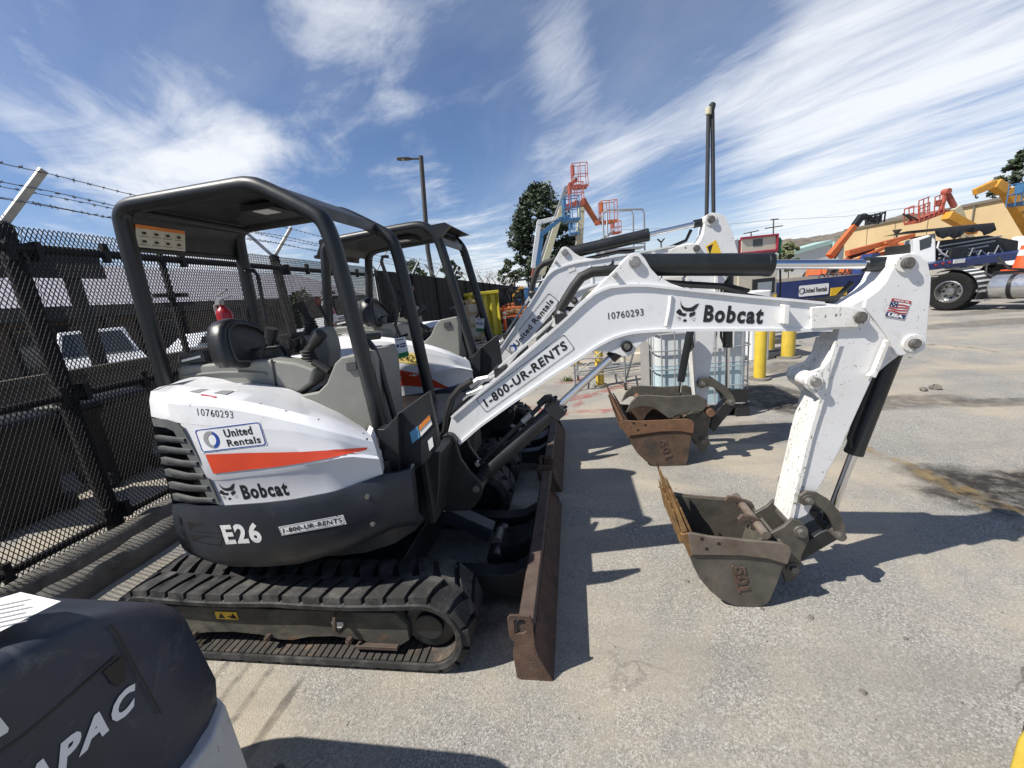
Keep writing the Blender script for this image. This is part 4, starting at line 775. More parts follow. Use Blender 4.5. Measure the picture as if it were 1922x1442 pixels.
    b = MB(); b.lathe([(.055, 0), (.05, .04), (.02, .06)], (-1.36, 2.12, 1.30), 14); E.put('beacon', b, 'black_metal', kp)
    # seat
    sp_ = [(1.865,1.515),(1.874,1.588),(1.891,1.643),(1.92,1.692),(1.963,1.72),(2.017,1.73),(2.083,1.719),(2.163,1.688),(2.232,1.63),(2.296,1.565),(2.346,1.507),(2.36,1.455),(2.331,1.382),(1.873,1.472)]; cy_ = sum(p[0] for p in sp_)/len(sp_); cz_ = sum(p[1] for p in sp_)/len(sp_)
    sb = MB(); sb.loft([[(x+(z-cz_)*-.18, cy_+(y-cy_)*k, cz_+(z-cz_)*k) for y, z in sp_] for x, k in ((-1.98, .80), (-1.965, .93), (-1.93, 1.0), (-1.88, 1.0), (-1.862, .95), (-1.856, .80), (-1.868, .70), (-1.872, .45))], True, True); st_ = E.put('seat', sb, 'seat_black', None, smooth=60)
    b = MB(); b.tube([(-1.853+(z-cz_)*-.18, cy_+(y-cy_)*.78, cz_+(z-cz_)*.78) for y, z in sp_+sp_[:1]], .006, 6); E.put('seam', b, 'dark_grey_plastic', st_)
    b = MB(); b.prism([(-2.091,1.612),(-2.045,1.633),(-2.01,1.606),(-2.029,1.493),(-2.072,1.496)], 2.06, 2.5); E.put('seat_hinge', b, 'dark_grey_plastic', st_, bevel=.01)
    b = MB(); b.prism([(-1.703,1.2),(-1.384,1.352),(-1.35,1.35),(-1.377,1.22),(-1.57,1.148)], 2.14, 2.5); E.put('seat_base', b, 'seat_black', None, bevel=.02)
    def joystick(base, top, bel, nm='joystick', mt_='hose_black'):
        b = MB(); base, top = V3(base), V3(top); d = top-base
        b.tube([base, base+d*.35, base+d*.6, base+d*.8, base+d*.95, top], .022, 12); b.tube([base+d*.5, base+d*.75, top, top+d*.06], .03, 12, True, .034)
        j = E.put(nm, b, mt_, None, smooth=60)
        b = MB(); pr = []
        for k in range(7): pr += [(.062-.004*k, -.10+.017*k), (.05-.004*k, -.092+.017*k)]
        b.lathe(pr, base, 16); E.put('bellows', b, 'rubber', j, smooth=20); return j
    P_ = lambda s, y: (s[0], y, s[1])
    joystick(P_([(-1.772,1.543)][0], 2.1), P_([(-1.734,1.646)][0], 2.1), 0)
    b = MB(); b.box(V3(P_([(-1.864,1.544)][0], 2.06)), V3(P_([(-1.693,1.55)][0], 2.14))); E.put('button_plate', b, 'dark_grey_plastic', rc, bevel=.004)
    joystick(P_([(-1.546,1.497)][0], 2.12), P_([(-1.43,1.588)][0], 2.10), 0)
    joystick(P_([(-1.797,1.672)][0], 2.55), P_([(-1.831,1.784)][0], 2.53), 0)
    b = MB(); b.prism([(-1.914,1.489),(-1.892,1.532),(-1.822,1.582),(-1.733,1.612),(-1.686,1.604),(-1.666,1.514),(-1.666,1.439),(-1.698,1.328),(-1.759,1.317),(-1.837,1.338)], 2.5, 2.66); E.put('left_console', b, 'console_grey', None, bevel=.02)
    b = MB(); b.tube(flat([(-1.625,1.647),(-1.645,1.698),(-1.662,1.742),(-1.672,1.771)], 2.5), .011, 8); lv = E.put('lock_lever', b, 'hose_black', None); b = MB(); o = [(-1.676,1.785)][0]; b.lathe([(.012, -.02), (.024, 0), (.022, .03), (.008, .042)], (o[0], 2.5, o[1]-.01), 12); E.put('knob', b, 'red_knob', lv)
    b = MB(); b.tube(flat([(-1.718,1.515),(-1.706,1.563),(-1.674,1.592),(-1.637,1.596),(-1.619,1.565),(-1.636,1.524),(-1.674,1.501)], 2.2), .014, 8); b.cyl(P_([(-1.671,1.544)][0], 2.16), P_([(-1.671,1.544)][0], 2.26), .03, 12); E.put('travel_pedal', b, 'hose_black', None)
    b = MB(); b.tube(flat([(-1.476,1.442),(-1.427,1.407),(-1.39,1.38)], 2.05), .02, 8); E.put('hose', b, 'hose_black', None)
    for yy in (2.05,):
        b = MB(); b.tube(flat([(-1.125,1.535),(-1.095,1.491),(-1.078,1.412),(-1.065,1.275),(-1.048,1.117),(-1.039,1.037)], yy), .017, 10); b.cyl(P_([(-1.149,1.557)][0], yy-.03), P_([(-1.1,1.55)][0], yy+.09), .02, 10); E.put('travel_lever', b, 'black_metal', None)
    # ---- canopy
    E.canopy_done = True
def canopy(E, hoop, ya, yb, po_, drop, gh, smat='paper_cream', sticker=None, bottoms=None):
    """two bent tube hoops joined by the roof; hoop is a side outline in metres, rear foot to front foot"""
    cn = MB(); H = [V3((x, 0, z)) for x, z in hoop]
    # smooth the outline
    for it in range(2):
        q = [H[0]]
        for a, b_ in zip(H, H[1:]): q += [a.lerp(b_, .25), a.lerp(b_, .75)]
        H = q+[H[-1]]
    hoops = []
    for y in (ya, yb):
        b = MB(); b.tube([(p.x, y, p.z) for p in H], .041, 14); hoops.append(E.put('canopy_hoop', b, 'canopy_metal', None, smooth=60, T=False))
    zt = max(p.z for p in H); top = [p for p in H if p.z > zt-.20]
    # roof skin follows the top of the outline
    b = MB(); sk = [p+V3((0, 0, .022)) for p in top if p.z > zt-.16]
    b.loft([[(p.x, ya+.01, p.z) for p in sk], [(p.x, ya+.05, p.z+.014) for p in sk], [(p.x, yb-.05, p.z+.014) for p in sk], [(p.x, yb-.01, p.z) for p in sk]])
    b.loft([[(p.x, ya+.01, p.z-.03) for p in sk], [(p.x, yb-.01, p.z-.03) for p in sk]])
    xf = sk[-1].x
    b.box((xf-.004, ya+.03, sk[-1].z-.045), (xf+.012, yb-.03, sk[-1].z+.012))
    rf = E.put('roof', b, 'canopy_metal', None, smooth=30, T=False)
    # rear head panel
    x0 = min(p.x for p in H)+po_
    rp = [p for p in H if p.z > zt-drop and p.x < x0+.25]
    xr_ = lambda z: min(p.x+abs(p.z-z)*2 for p in H if p.x < x0+.3)+.02
    b = MB(); zz_ = [zt-.03, zt-.08, zt-.14, zt-drop]; b.loft([[(x0+.16, y, zt+.01), (x0+.06, y, zt-.04), (x0+.01, y, zt-.12), (x0-.008, y, zt-drop), (x0+.006, y, zt-drop), (x0+.024, y, zt-.12), (x0+.07, y, zt-.05), (x0+.16, y, zt-.005)] for y in (ya+.03, yb-.03)], True, True); E.put('rear_panel', b, 'canopy_metal', rf, T=False)
    b = MB(); b.cyl((x0+.10, ya, zt-.03), (x0+.10, yb, zt-.03), .03, 12); b.cyl((x0, ya+.02, zt-drop+.01), (x0, yb-.02, zt-drop+.01), .016, 10); E.put('cross_tube', b, 'canopy_metal', rf, T=False)
    b = MB(); yy = (ya+yb)/2; xm = (min(p.x for p in top)+xf)/2; b.box((xm-.02, yy-.14, zt-.052), (xm+.2, yy+.12, zt-.02)); rl = E.put('roof_plate', b, 'black_metal', rf, T=False)
    b = MB(); b.box((xm+.05, yy-.13, zt-.057), (xm+.15, yy-.03, zt-.053)); E.put('label', b, 'paper_white', rl, T=False)
    b = MB(); b.tube([V3(p) for p in gh], .012, 8); E.put('grab_handle', b, 'black_metal', hoops[1], T=False)
    if sticker:
        ts, bs_ = (x0+.046, zt-.085), (x0+.012, zt-drop+.02); sticker[0][:] = [(ts[0], ya+.05, ts[1]), (ts[0], ya+.34, ts[1])]; sticker[1][:] = [(bs_[0], ya+.05, bs_[1]), (bs_[0], ya+.34, bs_[1])]
        b = MB(); b.loft([[(x, y, z) for x, y, z in sticker[0]], [(x, y, z) for x, y, z in sticker[1]]]); s_ = E.put('warning_sticker', b, smat, rf, T=False)
        return s_
YN = 2.045
def attach(E, TB, TA, TK, yn, first, bucket_y):
    """boom, arm, cylinders, bucket; written for the first machine, each with its own pose transform TB / TA / TK"""
    yf = yn+.15
    def S2(l): return l
    body = [(-0.732,0.922),(-0.743,0.977),(-0.705,1.075),(-0.531,1.2),(-0.341,1.336),(-0.191,1.446),(-0.047,1.553),(0.05,1.631),(0.117,1.676),(0.181,1.692),(0.261,1.692),(0.355,1.682),(0.464,1.659),(0.534,1.644),(0.795,1.589),(0.977,1.555),(1.123,1.526),(1.243,1.503),(1.292,1.482),(1.318,1.448),(1.315,1.42),(1.278,1.399),(1.164,1.401),(0.984,1.417),(0.799,1.433),(0.56,1.453),(0.412,1.463),(0.325,1.465),(0.258,1.463),(0.183,1.445),(0.103,1.409),(0.006,1.35),(-0.121,1.281),(-0.362,1.136),(-0.553,1.015),(-0.679,0.919)]
    b = MB(); b.prism(body, yn, yf); bo = E.put('boom', b, 'white_paint', None, bevel=.004, T=TB)
    def flange(pl, th, mt_='white_paint', w=.012):
        b = MB(); q = resample([V3((x, 0, z)) for x, z in pl], 48); up_, dn = [], []
        for i, p in enumerate(q):
            d = (q[min(i+1, 47)]-q[max(i-1, 0)]).normalized(); nn = V3((-d.z, 0, d.x)); up_.append(p+nn*th/2); dn.append(p-nn*th/2)
        b.loft([[(u_.x, yn-w, u_.z), (u_.x, yf+w, u_.z), (d_.x, yf+w, d_.z), (d_.x, yn-w, d_.z)] for u_, d_ in zip(up_, dn)], True, True)
        E.put('flange', b, mt_, bo, smooth=40, T=TB)
    flange([(-0.705,1.075),(-0.531,1.2),(-0.341,1.336),(-0.191,1.446),(-0.047,1.553),(0.05,1.631),(0.117,1.676),(0.181,1.692),(0.261,1.692),(0.355,1.682),(0.464,1.659),(0.534,1.644),(0.795,1.589),(0.977,1.555),(1.123,1.526)], .012)
    flange([(-0.679,0.919),(-0.553,1.015),(-0.362,1.136),(-0.121,1.281),(0.006,1.35),(0.103,1.409),(0.183,1.445),(0.258,1.463),(0.325,1.465),(0.412,1.463),(0.56,1.453),(0.799,1.433),(0.984,1.417),(1.164,1.401)], .014)
    ear = [(0.064,1.65),(0.12,1.696),(0.268,1.824),(0.288,1.837),(0.305,1.84),(0.327,1.832),(0.346,1.811),(0.374,1.759),(0.404,1.722),(0.464,1.681),(0.524,1.653),(0.584,1.632),(0.512,1.627),(0.268,1.668),(0.141,1.661)]
    lug = [(0.048,1.38),(0.096,1.382),(0.146,1.378),(0.193,1.364),(0.226,1.348),(0.257,1.343),(0.283,1.357),(0.297,1.38),(0.323,1.405),(0.356,1.428),(0.399,1.441),(0.511,1.452),(0.262,1.481)]
    for pl in (ear, lug):
        for y in (yn+.004, yf-.03): b = MB(); b.prism(pl, y, y+.026); E.put('ear_plate', b, 'arm_paint', bo, bevel=.003, T=TB)
    def pin(px, r, y0, y1, mt_='pin_steel', T=None, par=None, collar=None, cm='arm_paint'):
        x, z = px
        if collar: b = MB(); b.cyl((x, y0+.018, z), (x, y1-.018, z), collar, 24); E.put('boss', b, cm, par, bevel=.004, T=T)
        b = MB(); b.cyl((x, y0, z), (x, y1, z), r, 20); b.cyl((x, y0-.004, z), (x, y0, z), r*.8, 20); E.put('pin', b, mt_, par, bevel=.002, T=T)
    pin([(0.299,1.796)][0], .027, yn-.014, yf+.014, 'dull_steel', TB, bo)
    pin([(0.249,1.397)][0], .028, yn-.016, yf+.016, 'hose_black', TB, bo); pin([(0.249,1.397)][0], .020, yn-.02, yf+.02, 'pin_steel', TB, bo)
    
    for y in (yn-.018, yf+.001): b = MB(); b.prism([(1.064,1.514),(1.142,1.514),(1.22,1.504),(1.273,1.48),(1.299,1.447),(1.295,1.419),(1.262,1.405),(1.149,1.41),(1.07,1.412)], y, y+.017); E.put('fork_plate', b, 'chipped_paint', bo, bevel=.006, T=TB)
    pin([(1.267,1.45)][0], .026, yn-.03, yf+.03, 'pin_steel', TB, bo)
    b = MB(); b.prism([(0.94,1.539),(0.965,1.532),(0.964,1.446),(0.941,1.45)], yn-.045, yn); E.put('stop_block', b, 'chipped_paint', bo, bevel=.004, T=TB)
    b = MB(); b.tube(flat([(0.462,1.622),(0.455,1.562),(0.439,1.482)], yn), .010, 8); E.put('weld_rib', b, 'white_paint', bo, T=TB)
    pin([(0.206,1.747)][0], .013, yn-.02, yn+.01, 'galvanised', TB, bo)
    # lettering on the boom: plane y = yn
    def bline(p, q): 
        (ax, az), (bx_, bz) = p, q; L_ = math.hypot(bx_-ax, bz-az); ux, uz = (bx_-ax)/L_, (bz-az)/L_
        return (lambda l: (lambda u, v: V3((ax+ux*u-uz*v, yn-l, az+uz*u+ux*v)))), L_
    if first:
        w, L_ = bline(*[(-0.505,1.089),(0.01,1.413)]); h = L_*.155; b = MB(); text(b, '1-800-UR-RENTS', w(.0016), L_*.035, h*.25, L_*.90, h*.50, .032, .15, 1.14); ring(b, w(.0016), 0, 0, L_*.97, h, .012, .003); E.put('lettering', b, 'decal_black_clean', bo, smooth=0, T=TB)
        w, L_ = bline(*[(0.166,1.537),(0.334,1.542)]); b = MB(); text(b, '10760293', w(.0016), 0, 0, L_, L_*.20, .005, 0, 1.1); E.put('stencil_number', b, 'decal_worn', bo, smooth=0, T=TB)
        w, L_ = bline(*[(0.606,1.485),(0.868,1.452)]); b = MB(); text(b, 'Bobcat', w(.0016), 0, 0, L_, L_*.31, .042, 0, 1.18); E.put('lettering', b, 'decal_black', bo, smooth=0, T=TB)
        w, L_ = bline(*[(0.477,1.499),(0.579,1.485)]); b = MB(); cat_logo(b, w(.0016), 0, 0, L_, L_*1.0); E.put('cat_emblem', b, 'decal_black', bo, smooth=0, T=TB)
    # hoses along the boom
    for k, dy in enumerate((.03, .06, .09)):
        b = MB(); b.tube(flat([(-0.638,1.164),(-0.525,1.25),(-0.408,1.332),(-0.261,1.438),(-0.158,1.514),(-0.089,1.565)], yn+dy), .008, 8)
        E.put('steel_pipe', b, 'galvanised', bo, T=TB)
    b = MB(); b.tube(flat([(-0.084,1.564),(-0.065,1.61),(-0.03,1.659),(0.01,1.712),(0.049,1.754),(0.101,1.773),(0.172,1.771),(0.234,1.769)], yn+.04), .026, 12); b.tube(flat([(-0.133,1.482),(-0.103,1.528),(-0.084,1.57)], yn+.04), .016, 8); E.put('hose', b, 'hose_black', bo, T=TB)
    b = MB(); b.tube(flat([(-0.103,1.52),(-0.082,1.559),(-0.066,1.597)], yn+.03), .020, 8); b.tube(flat([(-0.047,1.556),(-0.02,1.564),(0.002,1.583)], yn+.05), .016, 8); E.put('fitting', b, 'galvanised', bo, T=TB)
    for p in [(-0.411,1.301),(-0.068,1.558)]: b = MB(); b.box((p[0]-.03, yn+.01, p[1]-.025), (p[0]+.03, yn+.12, p[1]+.03)); E.put('hose_clamp', b, 'hose_black', bo, T=TB, bevel=.004)
    for pts_ in ([(-0.411,1.301),(-0.478,1.276),(-0.538,1.268),(-0.586,1.236)], [(-0.436,1.256),(-0.513,1.225),(-0.566,1.205),(-0.607,1.195)]): b = MB(); b.tube(flat(pts_, yn+.03), .012, 8); b.tube(flat(pts_[1:], yn+.03), .018, 6); E.put('fitting', b, 'galvanised', bo, T=TB, smooth=30)
    for k in range(4):
        o = k*.02; b = MB(); b.tube([(x-o*.5, yn+.02+o*2, z-o*.4) for x, z in [(-0.57,1.271),(-0.641,1.234),(-0.7,1.177),(-0.74,1.087),(-0.768,0.978),(-0.772,0.865),(-0.737,0.798)]], .017, 8); E.put('hose', b, 'hose_black', bo, T=TB)
    for k, pts_ in enumerate(([(0.404,1.692),(0.56,1.659),(0.701,1.638),(0.817,1.597)], [(0.416,1.698),(0.56,1.674),(0.747,1.643),(0.84,1.609)], [(0.678,1.608),(0.84,1.585),(0.978,1.547),(1.111,1.53),(1.241,1.536),(1.299,1.601)])):
        b = MB(); b.tube(flat(pts_, yn+.05+.03*k), .009 if k < 2 else .013, 8); E.put('hose', b, 'hose_black', bo, T=TB)
    # top (arm) cylinder: from ear pin to arm pin, built by its two ends
    def ram(name, p, q, f, r, rr, ys, ym, mt_='black_metal', rod='chrome', par=None):
        p, q = V3((p[0], ym, p[1])), V3((q[0], ym, q[1])); d = q-p; b = MB()
        b.cyl(p+d*.03, p+d*f, r, 26); b.cyl(p+d*(f-.02), p+d*(f+.004), r*1.04, 26); b.cyl(p-V3((0, ys, 0)), p+V3((0, ys, 0)), r*.8, 16)
        c_ = E.put(name, b, mt_, par, bevel=.003, T=False); b = MB(); b.cyl(p+d*(f-.03), q-d*.03, rr, 18); E.put('rod', b, rod, c_, T=False)
        b = MB(); b.cyl(q-d*.09, q-d*.02, rr*1.5, 14); b.cyl(q-V3((0, ys, 0)), q+V3((0, ys, 0)), rr*1.7, 16); E.put('rod_eye', b, mt_, c_, T=False); return c_
    ym = (yn+yf)/2; tb = TB or (lambda p: p); ta = TA or (lambda p: p); tk = TK or (lambda p: p)
    g2 = lambda T, px: (lambda v: (v.x, v.z))(T(V3((px[0], ym, px[1])))); ymw = tb(V3((0, ym, 0))).y
    A0 = g2(tb, [(0.301,1.787)][0]); A1 = g2(ta, [(1.427,1.668)][0]); ram('arm_cylinder', A0, A1, .555 if first else .60, .053, .022, .05, ymw, 'canopy_metal')
    B0 = g2(tb, [(-0.6,0.678)][0]); B1 = g2(tb, [(0.251,1.394)][0]); bc = ram('boom_cylinder', B0, B1, .57, .044, .021, .05, ymw)
    b = MB(); d0 = V3((*B0, 0)); d1 = V3((*B1, 0)); d = d1-d0; qv = lambda t, o: (B0[0]+d.x*t-d.y*o, ymw, B0[1]+d.y*t+d.x*o)
    b.beam(qv(.515, .0), qv(.58, 0), .10, .105); [b.cyl(V3(qv(.575, o_))+V3((0, s_, 0)), V3(qv(.592, o_))+V3((0, s_, 0)), .011, 6) for o_ in (-.035, .035) for s_ in (-.032, .032)]; b.tube([qv(.50, .07), qv(.56, .07)], .02, 8); b.tube([qv(.02, .055), qv(.30, .06), qv(.50, .06)], .014, 8); b.box(V3(qv(.56, .06))-V3((.02, .02, .02)), V3(qv(.56, .06))+V3((.02, .02, .02))); E.put('gland', b, 'black_metal', bc, bevel=.006, T=False)
    b = MB(); b.tube([qv(.38, .062), qv(.44, .062)], .017, 8); b.tube([qv(.03, .062), qv(.05, .062)], .018, 8); E.put('fitting', b, 'galvanised', bc, T=False)
    # arm
    near = [(1.447,1.707),(1.485,1.692),(1.518,1.659),(1.537,1.599),(1.543,1.507),(1.545,1.437),(1.55,1.318),(1.546,1.282),(1.517,1.262),(1.487,1.267),(1.454,1.255),(1.414,1.22),(1.359,1.164),(1.324,1.052),(1.251,0.817),(1.181,0.634),(1.149,0.56),(1.141,0.495),(1.121,0.446),(1.083,0.425),(1.04,0.422),(1.046,0.502),(1.058,0.562),(1.082,0.709),(1.106,0.879),(1.138,1.041),(1.148,1.107),(1.16,1.198),(1.178,1.268),(1.194,1.347),(1.201,1.401),(1.205,1.444),(1.231,1.497),(1.284,1.528),(1.334,1.562),(1.362,1.594),(1.382,1.642),(1.402,1.69),(1.423,1.705)]
    b = MB(); b.prism(near, yn+.004, yf-.004); ar = E.put('arm', b, 'arm_paint', None, bevel=.004, T=TA)
    # raised head plates on both sides
    head = [(1.443,1.709),(1.481,1.694),(1.517,1.659),(1.535,1.599),(1.542,1.508),(1.544,1.438),(1.549,1.319),(1.545,1.28),(1.513,1.261),(1.483,1.266),(1.454,1.258),(1.428,1.27),(1.405,1.33),(1.332,1.433),(1.288,1.49),(1.292,1.527),(1.335,1.56),(1.363,1.594),(1.381,1.642),(1.401,1.69),(1.419,1.707)]
    for y in (yn-.008, yf-.006): b = MB(); b.prism(head, y, y+.014); E.put('head_plate', b, 'arm_paint', ar, bevel=.003, T=TA)
    edge = [(1.194,1.347),(1.178,1.268),(1.16,1.198),(1.148,1.107),(1.138,1.041),(1.106,0.879),(1.082,0.709),(1.058,0.562),(1.04,0.422)]
    b = MB(); q = resample([V3((x, 0, z)) for x, z in edge], 20); b.loft([[(p.x+.012, yn-.006, p.z) for p in q], [(p.x-.008, yn-.006, p.z) for p in q], [(p.x-.008, yf+.006, p.z) for p in q], [(p.x+.012, yf+.006, p.z) for p in q]]); E.put('front_plate', b, 'chipped_paint', ar, T=TA)
    lugp = [(1.17,1.269),(1.139,1.226),(1.106,1.213),(1.07,1.205),(1.058,1.175),(1.07,1.132),(1.104,1.103),(1.134,1.07),(1.144,1.01),(1.16,1.089),(1.168,1.167)]
    for y in (yn-.008, yf-.012): b = MB(); b.prism(lugp, y, y+.02); E.put('thumb_lug', b, 'chipped_paint', ar, bevel=.003, T=TA)
    b = MB(); b.prism([(1.378,1.341),(1.394,1.333),(1.369,1.229),(1.349,1.165),(1.317,1.177),(1.337,1.196),(1.36,1.282)], yn-.03, yn-.004); E.put('gusset', b, 'chipped_paint', ar, bevel=.004, T=TA)
    for p, r, c_, mt_ in (([(1.427,1.668)][0], .024, .040, 'pin_steel'), ([(1.491,1.314)][0], .022, .040, 'pin_steel'), ([(1.101,1.163)][0], .022, .038, 'dull_steel')):
        pin(p, r, yn-.036, yf+.036, mt_, TA, ar, c_, 'chipped_paint')
    if first:
        w, L_ = (lambda p, q: bline(p, q))(*[(1.37,1.442),(1.447,1.421)]); f = lambda u, v: w(.0105)(u, v); h = L_*1.05
        b = MB(); patch(b, [(0, 0), (L_, 0), (L_, h), (0, h)], w(.0100)); fl = E.put('flag_sticker', b, 'decal_white', ar, smooth=0, T=TA)
        b = MB()
        for k in range(4):
            z0 = h*(.30+.125*k); top = [(u*L_/8, z0+.07*h+.025*h*sin(u*.9+k)) for u in range(9)]; bot = [(u*L_/8, z0+.025*h*sin(u*.9+k)) for u in range(9)]
            b.loft([[w(.0112)(*p) for p in top], [w(.0112)(*p) for p in bot]])
        patch(b, [(0, h*.86), (L_, h*.86), (L_, h), (0, h)], w(.0110)); E.put('red_print', b, 'decal_red', fl, smooth=0, T=TA)
        b = MB(); patch(b, [(L_*.0, h*.56), (L_*.40, h*.58), (L_*.38, h*.84), (0, h*.84)], w(.0118)); patch(b, [(0, h*.04), (L_, h*.04), (L_, h*.27), (0, h*.27)], w(.0112)); E.put('dark_print', b, 'decal_navy', fl, smooth=0, T=TA)
        b = MB(); text(b, 'USA', w(.0125), L_*.1, h*.07, L_*.8, h*.18, .06); text(b, 'MADE IN THE', w(.0125), L_*.12, h*.885, L_*.76, h*.08, .04)
        for sx_, sz_ in ((.1, .62), (.2, .7), (.3, .62), (.12, .78), (.28, .78)): patch(b, [(L_*sx_-.003, h*sz_), (L_*sx_, h*sz_-.003), (L_*sx_+.003, h*sz_), (L_*sx_, h*sz_+.003)], w(.0125))
        E.put('white_print', b, 'decal_white', fl, smooth=0, T=TA)
    else:
        (ax, az), = [(1.369,1.334)]; b = MB(); x0, z0 = [(1.413,1.426)][0]; 
        pl = [(x0-.035, z0-.07), (x0+.035, z0-.05), (x0+.015, z0+.10), (x0-.06, z0+.08)]; b.prism(pl, yn-.0105, yn-.0095); s_ = E.put('warning_sticker', b, 'decal_yellow', ar, smooth=0, T=TA)
        b = MB(); b.prism([(x0-.045, z0+.02), (x0-.01, z0+.08), (x0-.048, z0+.075)], yn-.012, yn-.0107); b.prism([(x0-.02, z0-.05), (x0+.02, z0-.04), (x0+.02, z0-.025), (x0-.02, z0-.035)], yn-.012, yn-.0107); b.prism([(x0-.03, z0-.015), (x0+.0, z0-.01), (x0-.002, z0+.004), (x0-.032, z0-.001)], yn-.012, yn-.0107); E.put('pictogram', b, 'decal_black_clean', s_, smooth=0, T=TA)
    # bucket cylinder at the back of the arm
    C0 = g2(ta, [(1.489,1.312)][0]); C1 = g2(tk if first else ta, [(1.256,0.354)][0]); ram('bucket_cylinder', C0, C1, .585, .040, .020, .04, ymw, 'canopy_metal', 'hose_black' if False else 'chrome')
    b = MB(); q0, q1 = V3((C0[0], 0, C0[1])), V3((C1[0], 0, C1[1])); d = q1-q0; nn = V3((d.z, 0, -d.x)).normalized()*(1 if d.z < 0 else -1)
    b.tube([q0+d*.10+nn*.066+V3((0, ymw-.03, 0)), q0+d*.50+nn*.066+V3((0, ymw-.03, 0)), q0+d*.55+nn*.045+V3((0, ymw-.03, 0))], .011, 8); E.put('hose', b, 'hose_black', ar, T=False)
    # linkage (with the arm) and bucket
    link = [(1.06,0.576),(1.09,0.602),(1.139,0.593),(1.195,0.553),(1.248,0.484),(1.28,0.402),(1.287,0.347),(1.269,0.32),(1.245,0.326),(1.23,0.387),(1.202,0.454),(1.164,0.503),(1.124,0.528),(1.082,0.522),(1.059,0.541)]
    for y in (yn-.034, yf+.016): b = MB(); b.prism(link, y, y+.018); lk = E.put('side_link', b, 'bucket_steel', ar, bevel=.003, T=TA)
    b = MB(); b.prism([(1.259,0.362),(1.296,0.324),(1.279,0.287),(1.179,0.21),(1.095,0.137),(1.072,0.176),(1.1,0.242),(1.196,0.331)], yn+.02, yf-.02); E.put('bucket_link', b, 'black_metal', ar, bevel=.006, T=TA)
    for p, r in (([(1.1,0.554)][0], .018), ([(1.256,0.354)][0], .022)): pin(p, r, yn-.055, yf+.05, 'pin_steel', TA, ar, .028, 'bucket_steel')
    return yn, yf
def bucket(E, by0, by1, TK, ms, rim, first, yn, yf):
    e = [(0.511,0.438),(0.6,0.417),(0.776,0.396),(0.898,0.384),(0.937,0.378),(0.972,0.36),(0.98,0.336),(0.953,0.245),(0.932,0.154),(0.902,0.049),(0.888,0.023),(0.863,0.009),(0.802,-0.003),(0.724,0.008),(0.664,0.042),(0.611,0.093),(0.558,0.169),(0.526,0.245),(0.513,0.305)]
    b = MB(); b.prism(e, by0, by0+.014); b.prism(e, by1-.014, by1)
    sh = [(0.98,0.336),(0.953,0.245),(0.932,0.154),(0.902,0.049),(0.888,0.023),(0.863,0.009),(0.802,-0.003),(0.724,0.008),(0.664,0.042),(0.611,0.093),(0.558,0.169),(0.526,0.245),(0.513,0.305),(0.503,0.438)]
    q = resample([V3((x, 0, z)) for x, z in sh], 30); ce = V3((.74, 0, .22)); inn = [p+(ce-p).normalized()*.014 for p in q]
    b.loft([[(p.x, by0+.013, p.z), (p.x, by1-.013, p.z), (i_.x, by1-.013, i_.z), (i_.x, by0+.013, i_.z)] for p, i_ in zip(q, inn)], True, True)
    bk = E.put('bucket', b, ms, None, bevel=.003, T=TK, smooth=45)
    # side reinforcing strips with holes
    rimp = [(0.499,0.445),(0.599,0.423),(0.773,0.402),(0.896,0.39),(0.937,0.384),(0.971,0.364),(0.98,0.34),(0.966,0.267),(0.875,0.3),(0.751,0.317),(0.625,0.319),(0.515,0.318)]
    for y in (by0-.014, by1+.001): b = MB(); b.prism(rimp, y, y+.013); E.put('side_strip', b, rim, bk, bevel=.003, T=TK)
    b = MB()
    for x, z in [(0.564,0.412),(0.587,0.355),(0.644,0.385)]: b.cyl((x, by0-.0155, z), (x, by0-.0138, z), .009, 12)
    E.put('bolt_hole', b, 'decal_black_clean', bk, T=TK)
    # lip plate and teeth
    l0 = [(0.467,0.429),(0.508,0.438),(0.524,0.299),(0.506,0.302)]; b = MB(); b.prism(l0, by0-.004, by1+.004); lip = E.put('lip', b, 'teeth_bronze' if first else rim, bk, bevel=.003, T=TK)
    nt_ = 5; w = (by1-by0)/nt_; p0 = V3((*[(0.488,0.439)][0], 0)); p0 = V3((p0.x, 0, p0.y)); tip = V3((*[(0.428,0.649)][0], 0)); tip = V3((tip.x, 0, tip.y))
    dd = (tip-p0); nn = V3((-dd.z, 0, dd.x)).normalized()
    for k in range(nt_):
        y = by0+k*w; b = MB(); A = [p0-nn*.014, p0+nn*.016]
        b.hexa([tuple(A[0]+V3((0, y+.004, 0))), tuple(A[1]+V3((0, y+.004, 0))), tuple(A[1]+V3((0, y+w-.004, 0))), tuple(A[0]+V3((0, y+w-.004, 0))), tuple(tip+V3((0, y+w*.55, 0))-nn*.003), tuple(tip+V3((0, y+w*.55, 0))+nn*.003), tuple(tip+V3((0, y+w*.75, 0))+nn*.003), tuple(tip+V3((0, y+w*.75, 0))-nn*.003)])
        E.put('tooth', b, 'teeth_bronze' if first else 'rim_rust', bk, bevel=.002, T=TK)
        c_ = p0+V3((0, y+w*.5, 0))+dd*.12; b = MB(); 
        pts8 = [c_-dd*.42-V3((0, w*.34, 0)), c_-dd*.42+V3((0, w*.34, 0)), c_+dd*.42+V3((0, w*.16, 0)), c_+dd*.42-V3((0, w*.16, 0))]
        b.hexa([tuple(p-nn*.016) for p in pts8]+[tuple(p+nn*(-.040 if i < 2 else -.024)) for i, p in enumerate(pts8)]); E.put('tooth_holder', b, 'teeth_bronze' if first else 'rust', bk, bevel=.004, T=TK)
        b = MB(); b.hexa([tuple(p+nn*.016) for p in pts8]+[tuple(p+nn*(.042 if i < 2 else .024)) for i, p in enumerate(pts8)]); E.put('tooth_holder', b, 'teeth_bronze' if first else 'rust', bk, bevel=.004, T=TK)
